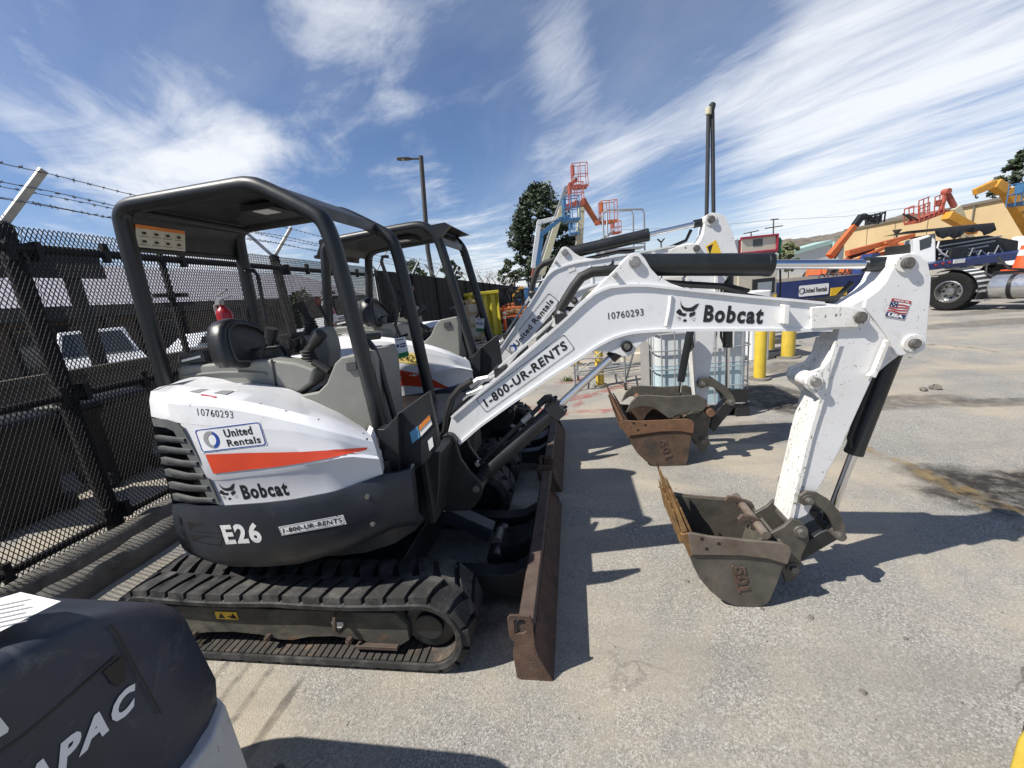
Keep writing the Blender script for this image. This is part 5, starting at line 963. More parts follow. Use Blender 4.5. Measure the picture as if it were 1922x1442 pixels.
    # hanger tube, ears and hooks
    x, z = [(0.873,0.414)][0]; b = MB(); b.cyl((x, by0+.01, z), (x, by1-.01, z), .022, 18); hb2 = E.put('cross_tube', b, 'bucket_rust' if not first else 'bucket_rim', bk, T=TK)
    for y in (yn-.03, yf+.012):
        b = MB(); b.prism([(0.876,0.32),(1.001,0.404),(1.034,0.444),(1.075,0.431),(1.112,0.388),(1.121,0.326),(1.091,0.231),(1.091,0.141),(1.068,0.085),(1.022,0.067),(0.991,0.166),(0.93,0.262)], y, y+.02); E.put('bucket_ear', b, 'bucket_steel', bk, bevel=.004, T=TK)
        b = MB(); b.prism([(x-.085, z-.005), (x-.095, z+.03), (x-.075, z+.055), (x-.035, z+.05), (x+.01, z+.03), (x+.02, z-.02), (x-.02, z-.03), (x-.03, z+.015), (x-.055, z+.025), (x-.065, z+.005)], y, y+.02); E.put('hook', b, 'rust_dark', bk, T=TK, bevel=.003)
    for p, r in (([(1.075,0.376)][0], .022), ([(1.049,0.161)][0], .02)):
        b = MB(); b.cyl((p[0], yn-.06, p[1]), (p[0], yf+.05, p[1]), r, 16); b.cyl((p[0], yn-.04, p[1]), (p[0], yf+.04, p[1]), r*1.5, 18); E.put('pin', b, 'pin_steel', bk, bevel=.003, T=TK)
    # cast mark on the side
    (ax, az), (bx_, bz) = [(0.741,0.244),(0.77,0.105)]; L_ = math.hypot(bx_-ax, bz-az); ux, uz = (bx_-ax)/L_, (bz-az)/L_
    b = MB(); n0 = len(b.v)
    fn = lambda u, v: (ax+ux*u-uz*v, by0-.006, az+uz*u+ux*v)
    text(b, '501', fn, 0, -.02, L_, .052, .03); k = len(b.v); fc = list(b.f); vs = [(x_, by0, z_) for x_, y_, z_ in b.v]
    from collections import Counter
    ec = Counter(); 
    for f in fc:
        for i in range(len(f)): ec[frozenset((f[i], f[(i+1) % len(f)]))] += 1
    b.v += vs; b.f += [(i, j, j+k, i+k) for i, j in (tuple(e_) for e_, c_ in ec.items() if c_ == 1)]
    fn2 = lambda u, v: V3((ax+ux*u-uz*v, 0, az+uz*u+ux*v)); pl = [fn2(*p) for p in ((-.012, -.03), (L_+.012, -.03), (L_+.012, -.018), (-.012, -.018))]; b.prism([(p.x, p.z) for p in pl], by0-.005, by0)
    E.put('cast_mark', b, 'rust', bk, smooth=0, T=TK)
    return bk
# ---- swing castle shared
def castle(E, yn, yf, T):
    b = MB(); pl = [(-0.801,0.889),(-0.766,0.961),(-0.729,0.981),(-0.692,0.958),(-0.685,0.894),(-0.671,0.829),(-0.631,0.756),(-0.587,0.709),(-0.567,0.669),(-0.583,0.609),(-0.629,0.542),(-0.674,0.515),(-0.83,0.514),(-0.918,0.626),(-0.959,0.661),(-0.921,0.778),(-0.849,0.822)]
    for y in (yn-.035, yf+.01): b.prism(pl, y, y+.025)
    b.prism([(-0.935,0.812),(-0.846,0.848),(-0.807,0.807),(-0.841,0.573),(-0.932,0.54),(-0.972,0.575)], yn-.02, yf+.02)
    cs_ = E.put('swing_bracket', b, 'black_metal', None, bevel=.006, T=T)
    for p, r in (([(-0.731,0.944)][0], .024), ([(-0.606,0.658)][0], .02)):
        b = MB(); b.cyl((p[0], yn-.05, p[1]), (p[0], yf+.05, p[1]), r, 18); E.put('pin', b, 'pin_steel', cs_, bevel=.002, T=T)
        b = MB(); b.cyl((p[0], yn-.042, p[1]), (p[0], yf+.042, p[1]), r*1.9, 20); E.put('boss', b, 'black_metal', cs_, bevel=.003, T=T)
# ================= machine one
root = thing('mini_excavator', (-1.53, 2.205, 0), 'near white mini excavator with red stripe and black canopy, nearest of the two', 'excavator', 'mini excavators parked in a row')
E1 = Part(root, None)
undercarriage(E1, 2.205); house(E1, True); castle(E1, YN, YN+.15, None)
hoop1 = [(-2.369,1.393),(-2.368,1.525),(-2.346,2.277),(-2.324,2.325),(-2.279,2.354),(-2.193,2.358),(-1.631,2.364),(-1.552,2.363),(-1.485,2.344),(-1.242,2.197),(-1.192,2.159),(-1.169,2.094),(-1.147,1.954),(-1.073,0.911)]
sx0, sz0 = [(-2.317,2.298)][0]
stk = ([(x, y, z) for (x, z), y in (([(-2.362,2.308)][0], 2.02), ([(-2.337,2.309)][0], 2.2))], [(x, y, z) for (x, z), y in (([(-2.388,2.191)][0], 2.02), ([(-2.352,2.187)][0], 2.2))])
ws = canopy(E1, hoop1, 1.95, 2.72, 0, .22, [(x, 2.70, z) for x, z in [(-1.221,2.035),(-1.263,2.04),(-1.277,2.007),(-1.227,1.776),(-1.221,1.654),(-1.251,1.575),(-1.225,1.489),(-1.171,1.5)]], sticker=stk)
def bil(q, u, v): a, b_, c_, d = [V3(p) for p in q]; return (a.lerp(b_, u)).lerp(d.lerp(c_, u), v)
qd = (stk[0][0], stk[0][1], stk[1][1], stk[1][0]); off = V3((.004, -.004, 0))
b = MB(); b.quad(*[bil(qd, u, v)+off for u, v in ((0, 0), (1, 0), (1, .16), (0, .16))]); E1.put('header', b, 'decal_orange', ws)
b = MB()
for i in range(4):
    for j in range(2):
        u, v = .06+i*.235, .25+j*.37; b.quad(*[bil(qd, u+a, v+c_)+off for a, c_ in ((.05, .06), (.13, .04), (.15, .14), (.07, .17))]); b.quad(*[bil(qd, u+a, v+c_)+off for a, c_ in ((0, .24), (.19, .24), (.19, .26), (0, .26))])
E1.put('print', b, 'decal_black_clean', ws)
attach(E1, None, None, None, YN, True, 0)
bucket(E1, 1.91, 2.32, None, 'bucket_steel', 'bucket_rim', True, YN, YN+.15)
b = MB(); b.tube([(x, 2.70, z) for x, z in [(-2.366,2.058),(-2.261,2.055),(-2.237,2.015),(-2.255,1.686)]], .014, 8); E1.put('side_handle', b, 'black_metal', None)
# ================= machine two
root = thing('mini_excavator', (-1.53, 3.93, 0), 'second white mini excavator, farther from the camera, with rusty thumb bucket and yellow sticker', 'excavator', 'mini excavators parked in a row')
DY = 1.725
def Th(p): return V3((-1.53+(p.x+1.53)*1.04-.02, p.y+DY, p.z*1.045))
E2 = Part(root, lambda p: V3((p.x, p.y+0, p.z)))
E2.T = None; undercarriage(E2, 3.93, 'rust_dark'); E2.T = Th; house(E2, False)
yn2 = 3.765; 
def sim(p0, p1, q0, q1, dy):
    a, b_ = complex(*p0), complex(*p1); c_, d = complex(*q0), complex(*q1); k = (d-c_)/(b_-a)
    def T(p):
        z = (complex(p.x, p.z)-a)*k+c_; return V3((z.real, p.y+dy, z.imag))
    return T
TB = sim(*[(-0.74,0.935),(1.282,1.447)], *[(-0.894,0.836),(1.073,1.926)], yn2-YN)
TA = sim(*[(1.445,1.667),(1.089,0.36)], *[(1.19,2.146),(1.157,0.512)], yn2-YN)
TK = sim(*[(0.503,0.438),(0.878,0.013)], *[(0.397,0.465),(0.922,-0.01)], 3.62-1.91)
castle(E2, YN, YN+.15, TB)
hoop2 = [(-2.316,1.035),(-2.315,1.192),(-2.158,2.202),(-2.139,2.264),(-2.084,2.302),(-1.977,2.317),(-1.326,2.345),(-1.231,2.342),(-1.16,2.308),(-1.097,2.223),(-1.067,2.103),(-0.854,0.929)]
canopy(E2, hoop2, 3.46, 4.25, .05, .15, [(x, 4.22, z) for x, z in [(-1.11,2.151),(-1.08,2.116),(-1.069,1.976),(-1.002,1.779),(-0.987,1.611),(-0.997,1.528),(-1.036,1.498)]])
b = MB(); b.prism([(-1.149,2.329),(-1.008,2.337),(-0.966,2.307),(-1.073,2.21),(-1.129,2.276)], 3.42, 3.46); b.loft([flat([(-1.149,2.329),(-1.008,2.337),(-0.966,2.307)], 3.43), flat([(-1.149,2.329),(-1.008,2.337),(-0.966,2.307)], 4.28)]); E2.put('visor', b, 'canopy_metal', None, T=False)
attach(E2, TB, TA, TK, YN, False, 0)
bk2 = bucket(E2, 1.91, 2.42, TK, 'bucket_rust', 'rim_rust', False, YN, YN+.15)
# label on the second boom
(ax, az), (bx_, bz) = [(-0.588,1.114),(-0.124,1.594)]; L_ = math.hypot(bx_-ax, bz-az); ux, uz = (bx_-ax)/L_, (bz-az)/L_
fnb = lambda l: (lambda u, v: V3((ax+ux*u-uz*v, yn2-l, az+uz*u+ux*v)))
bo2 = [c_ for c_ in root.children if c_.name.startswith('boom') and 'cyl' not in c_.name][0]
h = L_*.19; b = MB(); text(b, 'United Rentals', fnb(.003), L_*.13, h*.30, L_*.82, h*.42, .026, 0, 1.1); ring(b, fnb(.003), 0, 0, L_, h, .02, .005); obj('lettering', b, 'decal_black_clean', bo2, smooth=0)
b, c_ = MB(), MB(); moon(b, c_, fnb(.003), L_*.07, h*.5, h*.33); obj('grey_crescent', b, 'decal_grey', bo2, smooth=0); obj('blue_crescent', c_, 'decal_blue', bo2, smooth=0)
(ax2, az2), (bx2, bz2) = [(0.289,1.834),(0.392,1.878)]; k_ = math.hypot(bx2-ax2, bz2-az2); vx, vz = (bx2-ax2)/k_, (bz2-az2)/k_
b = MB(); cat_logo(b, lambda u, v: V3((ax2+vx*u-vz*v, yn2-.003, az2+vz*u+vx*v)), 0, -.06, k_, k_); obj('cat_emblem', b, 'decal_black_clean', bo2, smooth=0)
b = MB(); fl = [(-0.031,1.896),(0.037,1.912),(0.038,1.856),(-0.025,1.84)]; b.prism(fl, 3.7615, 3.7625); obj('label', b, 'paper_white', bo2, smooth=0)
# thumb
for y in (yn2-.14, yn2+.22):
    dxx = 0 if y < yn2 else .0; b = MB(); b.prism([(1.076,0.517),(1.12,0.574),(1.111,0.624),(1.039,0.668),(0.814,0.667),(0.607,0.694),(0.519,0.689),(0.461,0.632),(0.415,0.538),(0.497,0.59),(0.563,0.591),(0.651,0.581),(0.743,0.505),(0.793,0.462),(0.867,0.498),(0.994,0.522)], y, y+.03); th_ = obj('thumb', b, 'bucket_steel', root, .004)
b = MB(); b.cyl(([(0.566,0.59)][0][0], yn2-.13, [(0.566,0.59)][0][1]), ([(0.566,0.59)][0][0], yn2+.24, [(0.566,0.59)][0][1]), .03, 12); b.cyl(([(1.144,0.503)][0][0], yn2-.16, [(1.144,0.503)][0][1]), ([(1.144,0.503)][0][0], yn2+.26, [(1.144,0.503)][0][1]), .035, 14); obj('thumb_pin', b, 'rim_rust', th_)
b = MB(); b.tube(flat([(0.994,1.238),(0.956,1.036),(0.912,0.787)], 3.70), .032, 14); tc_ = obj('thumb_cylinder', b, 'canopy_metal', root, smooth=60); b = MB(); b.tube(flat([(0.917,0.812),(0.897,0.607)], 3.70), .013, 10); obj('rod', b, 'chrome', tc_)
b = MB(); b.tube(flat([(1,1.195),(1.009,1.1),(0.986,1.063),(0.951,1.066)], 3.68), .012, 8); obj('hose', b, 'hose_black', tc_)
# smoked lower screen and canopy front
b = MB(); b.prism([(-1.014,1.091),(-0.85,1.203),(-0.865,0.956),(-1.018,0.864)], 3.52, 3.53); fs_ = obj('lower_screen', b, 'smoke_panel', root); b = MB(); b.prism([(-0.912,1.104),(-0.863,1.135),(-0.868,1.051),(-0.917,1.02)], 3.512, 3.518); obj('sticker', b, 'decal_yellow', fs_)
# fire extinguishers and tags hang on the machines: things of their own
def extinguisher(x, y, z, h, label, tilt=0):
    t = thing('fire_extinguisher', (x, y, z), label, 'fire extinguisher', 'fire extinguishers on the canopies'); k = h/.33
    M_ = Matrix.Translation((x, y, z)) @ Matrix.Rotation(tilt, 4, 'Y')
    def pt(b): b.v = [tuple(M_ @ V3(p)) for p in b.v]; return b
    b = MB(); b.lathe([(.0, 0), (.045*k, 0), (.05*k, .01), (.05*k, .24*k), (.04*k, .27*k), (.02*k, .285*k), (.018*k, .30*k)], (0, 0, 0), 18); bd = obj('cylinder', pt(b), 'extinguisher_red', t, smooth=50)
    b = MB(); b.lathe([(.0505*k, .10*k), (.0507*k, .19*k)], (0, 0, 0), 18); obj('label', pt(b), 'paper_white', bd)
    b = MB(); b.cyl((0, 0, .29*k), (0, 0, .34*k), .016*k, 10); b.beam((-.02*k, 0, .34*k), (.075*k, 0, .355*k), .022*k, .008); b.beam((-.02*k, 0, .37*k), (.065*k, 0, .40*k), .022*k, .008); b.tube([(-.02*k, 0, .32*k), (-.06*k, 0, .30*k), (-.055*k, .0, .2*k)], .01*k, 8); b.cyl((0, -.02*k, .32*k), (0, -.035*k, .32*k), .018*k, 12); obj('valve', pt(b), 'galvanised', t)
    b = MB(); b.lathe([(.053*k, .055*k), (.053*k, .075*k)], (0, 0, 0), 18); b.box((-.06*k, -.02*k, .055*k), (-.05*k, .02*k, .075*k)); obj('strap', pt(b), 'cage_steel', t)
ex = [(-2.513,1.526)][0]; extinguisher(ex[0], 2.62, ex[1], .34, 'red fire extinguisher strapped behind the seat of the near excavator')
ex = [(-2.498,1.47)][0]; extinguisher(ex[0], 3.98, ex[1], .36, 'red fire extinguisher with white label leaning on the rear post of the second excavator', rad(-14))
def hangtag(px, y, label):
    P = [V3((x, y, z)) for x, z in px]; t = thing('rental_tag', P[0], label, 'tag', 'rental tags'); k = lambda u, v: P[0].lerp(P[1], u).lerp(P[3].lerp(P[2], u), v)
    def pl(b, u0, v0, u1, v1, d): b.hexa([k(u0, v0)+V3((0, d, 0)), k(u1, v0)+V3((0, d, 0)), k(u1, v1)+V3((0, d, 0)), k(u0, v1)+V3((0, d, 0))]+[k(u0, v0)+V3((0, d+.003, 0)), k(u1, v0)+V3((0, d+.003, 0)), k(u1, v1)+V3((0, d+.003, 0)), k(u0, v1)+V3((0, d+.003, 0))])
    b = MB(); pl(b, 0, 0, 1, 1, 0); cdp = obj('card', b, 'decal_white', t, smooth=0); b = MB(); pl(b, 0, .76, 1, 1, -.004); obj('green_band', b, 'tag_green', cdp, smooth=0)
    b = MB(); pl(b, .15, .08, .85, .12, -.004); pl(b, .1, .3, .3, .45, -.004); pl(b, .4, .3, .9, .36, -.004); pl(b, .4, .42, .9, .48, -.004); obj('print', b, 'decal_navy', cdp, smooth=0)
hangtag([(-1.205,1.491),(-1.127,1.499),(-1.118,1.368),(-1.198,1.352)], 2.55, 'white rental tag with green foot hanging on the far front post of the near excavator')
hangtag([(-1.033,1.488),(-0.94,1.479),(-0.962,1.34),(-1.043,1.352)], 4.2, 'white rental tag with green foot hanging by the yellow barrier')

# ================================================================ YARD OBJECTS
def bollard(x, y, r, h, mt_, label):
    t = thing('bollard', (x, y, 0), label, 'bollard', 'yellow steel bollards'); b = MB(); b.lathe([(r, 0), (r, h), (r*.9, h+r*.3), (r*.5, h+r*.55), (0.002, h+r*.62)], (x, y, 0), 24); obj('post', b, mt_, t, smooth=50)
    b = MB(); b.lathe([(r*1.9, 0), (r*1.8, .03), (r*1.02, .035)], (x, y, 0), 20); obj('footing', b, 'kerb_concrete', t)
for (x, y, r, h, m_, lb) in ((2.83, 6.68, .085, 1.0, 'yellow_paint', 'yellow bollard with chipped paint standing beside the water tote'), (3.97, 8.23, .115, .92, 'yellow_plain', 'thick yellow bollard on a concrete footing, rightmost of the row'), (4.0, 9.1, .12, .9, 'yellow_plain', 'thick yellow bollard behind the white pump cabinet foot'), (.37, 6.86, .07, 1.05, 'yellow_plain', 'pale yellow bollard seen under the boom, beside the metal cart'), (-.02, 8.9, .08, 1.05, 'yellow_plain', 'far yellow bollard behind the metal cart, lower than the others')):
    bollard(x, y, r, h, m_, lb)
# water tote
tx0, tx1, ty0, ty1 = .90, 2.0, 4.93, 5.93
t = thing('water_tote', (1.45, 5.4, 0), 'caged translucent plastic water tote with blue liquid on a black pallet', 'tank')
b = MB(); b.prism(rrect(tx0+.03, ty0+.03, tx1-tx0-.06, ty1-ty0-.06, .10), .17, .66, 'z'); obj('liquid_level', b, 'tank_liquid', t, smooth=40)
b = MB(); b.prism(rrect(tx0+.03, ty0+.03, tx1-tx0-.06, ty1-ty0-.06, .10), .662, 1.12, 'z'); b.lathe([(.15, 1.12), (.15, 1.17), (.11, 1.18)], (1.45, 5.4, 0), 20)
obj('tank', b, 'tank_plastic', t, bevel=.01)
b = MB()
for z in (.17, .40, .63, .86, 1.10):
    pl = rrect(tx0, ty0, tx1-tx0, ty1-ty0, .08, 4); b.tube([(x, y, z) for x, y in pl]+[(*pl[0], z)], .0085 if z < 1 and z > .2 else .013, 6)
for k in range(7):
    x = tx0+.10+k*(tx1-tx0-.2)/6
    for y in (ty0, ty1): b.tube([(x, y, .15), (x, y, 1.12)], .008, 6)
for k in range(6):
    y = ty0+.1+k*(ty1-ty0-.2)/5
    for x in (tx0, tx1): b.tube([(x, y, .15), (x, y, 1.12)], .008, 6)
obj('cage', b, 'cage_steel', t, smooth=60)
b = MB(); b.box((tx0, ty0, .11), (tx1, ty1, .15))
for x in (tx0+.08, 1.45, tx1-.08):
    for y in (ty0+.1, ty1-.1): b.box((x-.08, y-.1, 0), (x+.08, y+.1, .11))
obj('pallet', b, 'pallet_black', t, bevel=.01)
b = MB(); b.box((1.72, ty0-.008, .16), (1.97, ty0+.02, .34)); obj('outlet_panel', b, 'pallet_black', t)
b = MB(); b.box((1.62, ty0-.012, .85), (1.80, ty0-.008, 1.08)); obj('label', b, 'paper_white', t)
b = MB(); b.box((tx0-.016, ty0+.18, .3), (tx0-.010, ty1-.2, .95)); obj('name_plate', b, 'galvanised', t)
# fuel pump
t = thing('fuel_pump', (3.7, 8.75, 0), 'tall red fuel dispenser with cream panel, screen and green nozzle behind the excavator booms', 'fuel pump')
Pb = [(4.988,2.381),(5.208,2.393),(6.075,2.397),(6.099,1.908),(4.996,2.015),(5.244,2.346),(5.985,2.351),(5.986,2.075),(5.251,2.102),(5.488,2.322),(5.696,2.324),(5.702,2.169),(5.493,2.178)]
r0, r1 = Pb[0][0], Pb[2][0]; zt = Pb[1][1]; f0 = 9.0
pmp = MB(); pmp.prism([(r0, 0.0+2.0), (r1, 2.0), (r1, zt), (r0, zt-.06)], f0, f0+.55); B_ = lambda nm, b, m_, par=None, **k: obj(nm, b, m_, par, **k)
bg = thing('pump_head', (0, 0, 0), None, None, None) if False else None
def bgT(b): b.v = [tuple(R0*p[0]+F0*p[1]+UZ*p[2]) for p in b.v]; return b
hd_ = obj('head', bgT(pmp), 'pump_red', t, bevel=.02)
b = MB(); b.prism([(r0+.0, 2.0), (Pb[1][0]-.03, 2.0), (Pb[1][0]-.03, zt-.03), (r0+.05, zt-.07)], f0-.012, f0-.002); obj('side_panel', bgT(b), 'pump_grey', hd_)
a0, a1 = Pb[5], Pb[7]; b = MB(); b.box((a0[0], f0-.03, a1[1]), (a1[0], f0-.001, a0[1])); pn = obj('display_panel', bgT(b), 'pump_cream', hd_)
b = MB(); b.box((a0[0]-.03, f0-.07, a0[1]), (a1[0]+.04, f0, a0[1]+.045)); b.box((a0[0]-.03, f0-.07, a1[1]-.05), (a1[0]+.04, f0, a1[1])); b.box((a1[0]+.002, f0-.07, a1[1]), (a1[0]+.04, f0, a0[1])); obj('surround', bgT(b), 'pump_red', hd_, bevel=.01)
b = MB(); b.box((Pb[9][0], f0-.036, Pb[12][1]), (Pb[10][0], f0-.03, Pb[9][1])); obj('screen', bgT(b), 'glass_dark', pn)
b = MB(); b.box((r0+.05, f0+.02, .1), (r1-.05, f0+.5, 2.0)); b.box((Pb[1][0]-.02, f0-.02, 1.1), (r1-.02, f0+.02, 1.98)); body_ = obj('body', bgT(b), 'pump_cream', t, bevel=.02)
sc2 = [(5.504,1.479),(5.991,1.454),(6.004,1.153),(5.514,1.202),(5.614,1.4),(5.923,1.381),(5.931,1.195),(5.62,1.226)]; b = MB(); b.box((sc2[0][0], f0-.05, sc2[2][1]), (sc2[1][0], f0-.02, sc2[0][1])); md = obj('meter_panel', bgT(b), 'decal_black_clean', body_); b = MB(); b.box((sc2[4][0], f0-.056, sc2[6][1]), (sc2[5][0], f0-.05, sc2[4][1])); obj('meter', bgT(b), 'pump_grey', md)
b = MB(); b.box((r0, f0-.1, 0), (r1+.1, f0+.7, .12)); obj('plinth', bgT(b), 'kerb_concrete', t, bevel=.01)
nz = [(6.092,2.301),(6.095,2.235),(6.089,2.126),(6.108,1.981),(6.134,1.699)]; b = MB(); b.tube([(nz[0][0], 9.05, nz[0][1]), (nz[1][0]+.02, 9.03, nz[1][1]), (nz[2][0], 9.02, nz[2][1]), (nz[3][0]+.01, 9.02, nz[3][1])], .04, 10); noz = obj('nozzle', bgT(b), 'nozzle_green', t, smooth=60); b = MB(); b.tube([(nz[3][0]+.01, 9.02, nz[3][1]), (nz[4][0]+.05, 9.05, 1.3), (nz[4][0]+.08, 9.1, .6), (nz[4][0], 9.15, .3)], .02, 8); obj('hose', bgT(b), 'hose_black', noz)
vp = [(4.929,2.248),(4.964,5.248),(5.121,2.229),(5.047,5.315)]
t = thing('vent_pipes', (vp[0][0], 9.9, 0), 'pair of tall dark vent pipes rising behind the second boom', 'pipe', bgf=True)
for k, (lo_, hi_) in enumerate(((vp[0], vp[1]), (vp[2], vp[3]))):
    b = MB(); b.tube([(lo_[0]-.01, 9.9, 0), (lo_[0], 9.9, lo_[1]), (hi_[0], 9.9, hi_[1])], .043, 10); pp = obj('pipe', b, 'pipe_dark', t, smooth=60)
    b = MB(); b.lathe([(.05, -.12), (.065, -.10), (.065, .02), (.02, .05)] if k == 0 else [(.045, -.1), (.07, -.02), (.07, .02), (.03, .06)], (hi_[0], 9.9, hi_[1]), 12); obj('cap', b, 'lift_cream' if k == 0 else 'pipe_dark', pp)
# red cabinet low behind tote
b = MB(); q = [(3.823,9.643,0)][0]; b.box((2.35, 7.9, 0), (2.55, 8.2, .95)); b.box((2.33, 7.88, .95), (2.57, 8.22, 1.0)); solo('red_hose_box', b, 'pump_red', (2.45, 8.05, 0), 'small red box standing behind the water tote beside the chipped bollard', 'box', bevel=.01)
b = MB(); b.prism(rrect(3.25, 8.1, .34, .5, .05), 0, 1.3, 'z'); solo('pump_cabinet', b, 'wall_white', (3.4, 8.3, 0), 'white cabinet foot standing between the yellow bollards', 'cabinet', bevel=.02)
# metal cart
t = thing('metal_cart', (.45, 6.6, 0), 'grey tubular metal cart with a caster seen under the boom', 'cart')
ct = [(-0.007,0.266),(0.004,0.586),(0.248,0.845),(0.673,0.015),(0.675,0.725),(0.837,0.669),(0.008,0.382),(0.22,0.322),(0.64,0.249)]; 
b = MB()
for (x, y) in ((-.05, 6.6), (.75, 6.5), (.0, 7.4), (.85, 7.4)): b.tube([(x, y, .10), (x, y, .95)], .016, 8)
for (p, q) in (((-.05, 6.6), (.75, 6.5)), ((0, 7.4), (.85, 7.4)), ((-.05, 6.6), (0, 7.4)), ((.75, 6.5), (.85, 7.4))):
    for z in (.28, .55, .95): b.tube([(*p, z), (*q, z)], .013, 6)
b.tube([(-.05, 6.6, .28), (.75, 6.5, .95)], .010, 6); b.tube([(.0, 6.6, .95), (.75, 6.5, .12)], .010, 6); b.tube([(.75, 6.5, .12), (1.0, 6.6, .9)], .014, 6); obj('frame', b, 'lift_grey', t, smooth=60)
for (x, y) in ((-.05, 6.6), (.75, 6.5), (0, 7.4), (.85, 7.4)): b = MB(); b.cyl((x-.015, y, .05), (x+.015, y, .05), .05, 14); b.box((x-.02, y-.02, .05), (x+.02, y+.02, .12)); obj('caster', b, 'pallet_black', t)
b = MB(); b.prism(rrect(1.0, 8.6, .9, .4, .05), 0, .95, 'z'); b.prism(rrect(.95, 8.5, 1.0, .6, .05), 0, .25, 'z'); solo('cream_barrier', b, 'pump_cream', (1.4, 8.8, 0), 'cream plastic barrier standing behind the metal cart', 'barrier', bevel=.03)
b = MB()
for k in range(9): b.tube([(.2+random.uniform(-.3, .3), 7.8+k*.08, .04), (.9+random.uniform(-.2, .9), 8.0+k*.07, .04+.05*random.random())], .02, 6)
solo('pole_pile', b, 'lift_grey', (.7, 8.1, 0), 'pile of grey scaffold poles on the ground behind the metal cart', 'poles')
# weeds
b = MB(); wx, wy = [(-0.191,7.384,0)][0][:2]
for k in range(60):
    x, y = wx+random.gauss(0, .05), wy+random.gauss(0, .03); a = random.uniform(0, 6.3); h = random.uniform(.03, .11); d = V3((cos(a), sin(a), 0)); p = V3((x, y, 0)); s = V3((-sin(a), cos(a), 0))*.008
    b.add([p-s, p+s, p+d*h*.6+UZ*h+s*.4, p+d*h*.6+UZ*h-s*.4], [(0, 1, 2, 3)])
solo('weed_tuft', b, 'weed_green', (wx, wy, 0), 'small green weeds growing in a crack by the red spray paint', 'weed')
for i, (px_, r) in enumerate(zip([(4.281,5.583,0),(4.436,5.626,0),(5.495,7.504,0),(0.858,1.898,0),(1.06,1.851,0),(0.545,2.092,0),(0.614,3.215,0),(1.397,1.743,0),(1.056,1.471,0)], (.045, .06, .02, .010, .012, .010, .009, .010, .012))):
    b = MB(); vs = []; b.lathe([(r*.6, 0), (r*1.0, r*.3), (r*.8, r*.8), (r*.3, r*1.05)], (px_[0], px_[1], 0), 7); b.v = [(x+random.uniform(-.25, .25)*r, y+random.uniform(-.25, .25)*r, z) for x, y, z in b.v]
    solo('loose_stone', b, 'stone', (px_[0], px_[1], 0), ('dark clod of dirt on the open yard below the truck wheel' if i < 2 else 'small loose stone lying on the asphalt'), 'stone', 'dirt clods' if i < 2 else 'loose stones')
# ---------------------------------------------------------------- roller hood at lower left, yellow steel at lower right
t = thing('road_roller', (-1.5, 0, 0), 'dark hooded roller with white lettering and a white frame in the lower left corner', 'road roller')
X1 = -1.0
def rsec(y, x1, zt, x0, r, zb):
    P = [(x1-.03, y, zb), (x1, y, zb+.12)]
    P += [(x1-.03-.0, y, zt-r)]
    for k in range(1, 7): a = pi/2*k/6; P.append((x1-.03-r+r*cos(a), y, zt-r+r*sin(a)))
    P += [(x0+r, y, zt+.015)]
    for k in range(1, 7): a = pi/2*k/6; P.append((x0+r-r*sin(a), y, zt-r+r*cos(a)))
    P += [(x0, y, zb)]; return P
b = MB(); secs = []
for y, dx, dz, r in ((-1.4, 0, .03, .04), (-.6, 0, .03, .04), (.0, 0, .02, .04), (.35, 0, .0, .04), (.46, -.002, -.006, .04), (.56, -.005, -.035, .04), (.64, -.012, -.08, .065), (.71, -.028, -.135, .07), (.765, -.055, -.185, .08), (.79, -.095, -.235, .09), (.80, -.15, -.30, .10)):
    secs.append(rsec(y, X1+dx, 1.175+dz, -2.15-dx, r, .62))
b.loft(secs, False); b.add(secs[-1], [tuple(range(len(secs[-1])))])
hd_ = obj('hood', b, 'roller_black', t, smooth=40)
b = MB(); fr_ = []
for y, dx in ((-1.4, .02), (.4, .0), (.68, -.015), (.77, -.06), (.80, -.13)): fr_.append([(X1+dx-.05, y, .655), (X1+dx+.005, y, .645), (X1+dx+.008, y, .56), (X1+dx+.015, y, .30), (X1+dx-.04, y, .16), (-2.1-dx, y, .16), (-2.17-dx, y, .60)])
b.loft(fr_); b.add(fr_[-1], [tuple(range(7))]); obj('frame', b, 'roller_white', t, bevel=.01)
for yy in (-.6, .1): b = MB(); b.cyl((X1-.05, yy-.1, .36), (-2.1, yy-.1, .36), .36, 30) if yy < 0 else b.cyl((-1.08, .15, .3), (-2.05, .15, .3), .30, 30); obj('drum', b, 'pin_steel', t)
# seams, recess and lettering on the side
def side(l=0): return lambda u, v: V3((X1-.0285+.0+l-.0*v if True else 0, u, v))
def sx(z): return X1-.03*min(1, max(0, (z-.74)/(1.135-.74)))
fsd = lambda l: (lambda u, v: V3((sx(v)+l+(-.005*max(0, (u-.35)/.21)), u, v)))
b = MB(); q = [(0.375,1.031),(0.414,1.025),(0.47,1.026),(0.524,1.027),(0.575,1.028)]; 
for a, c_ in zip(q, q[1:]): b.quad(*[fsd(.0012)(*p) for p in ((a[0], a[1]+.003), (c_[0], c_[1]+.003), (c_[0], c_[1]-.003), (a[0], a[1]-.003))])
q2 = [(0.572,1.131),(0.576,1.11),(0.58,1.082),(0.583,1.025),(0.586,0.979),(0.589,0.919),(0.592,0.848)]
q2 = [(.545-.0*k, z) for k, (y, z) in enumerate(q2)]; q2 = [(y_, z_) for (y_, z_) in [(0.585,1.101),(0.589,1.072),(0.592,1.015),(0.594,0.968),(0.598,0.907),(0.601,0.835)]]
for a, c_ in zip(q2, q2[1:]): b.quad(*[fsd(.0018)(*p) for p in ((a[0]-.002, a[1]), (a[0]+.002, a[1]), (c_[0]+.002, c_[1]), (c_[0]-.002, c_[1]))])
obj('seam', b, 'decal_black_clean', hd_, smooth=0)
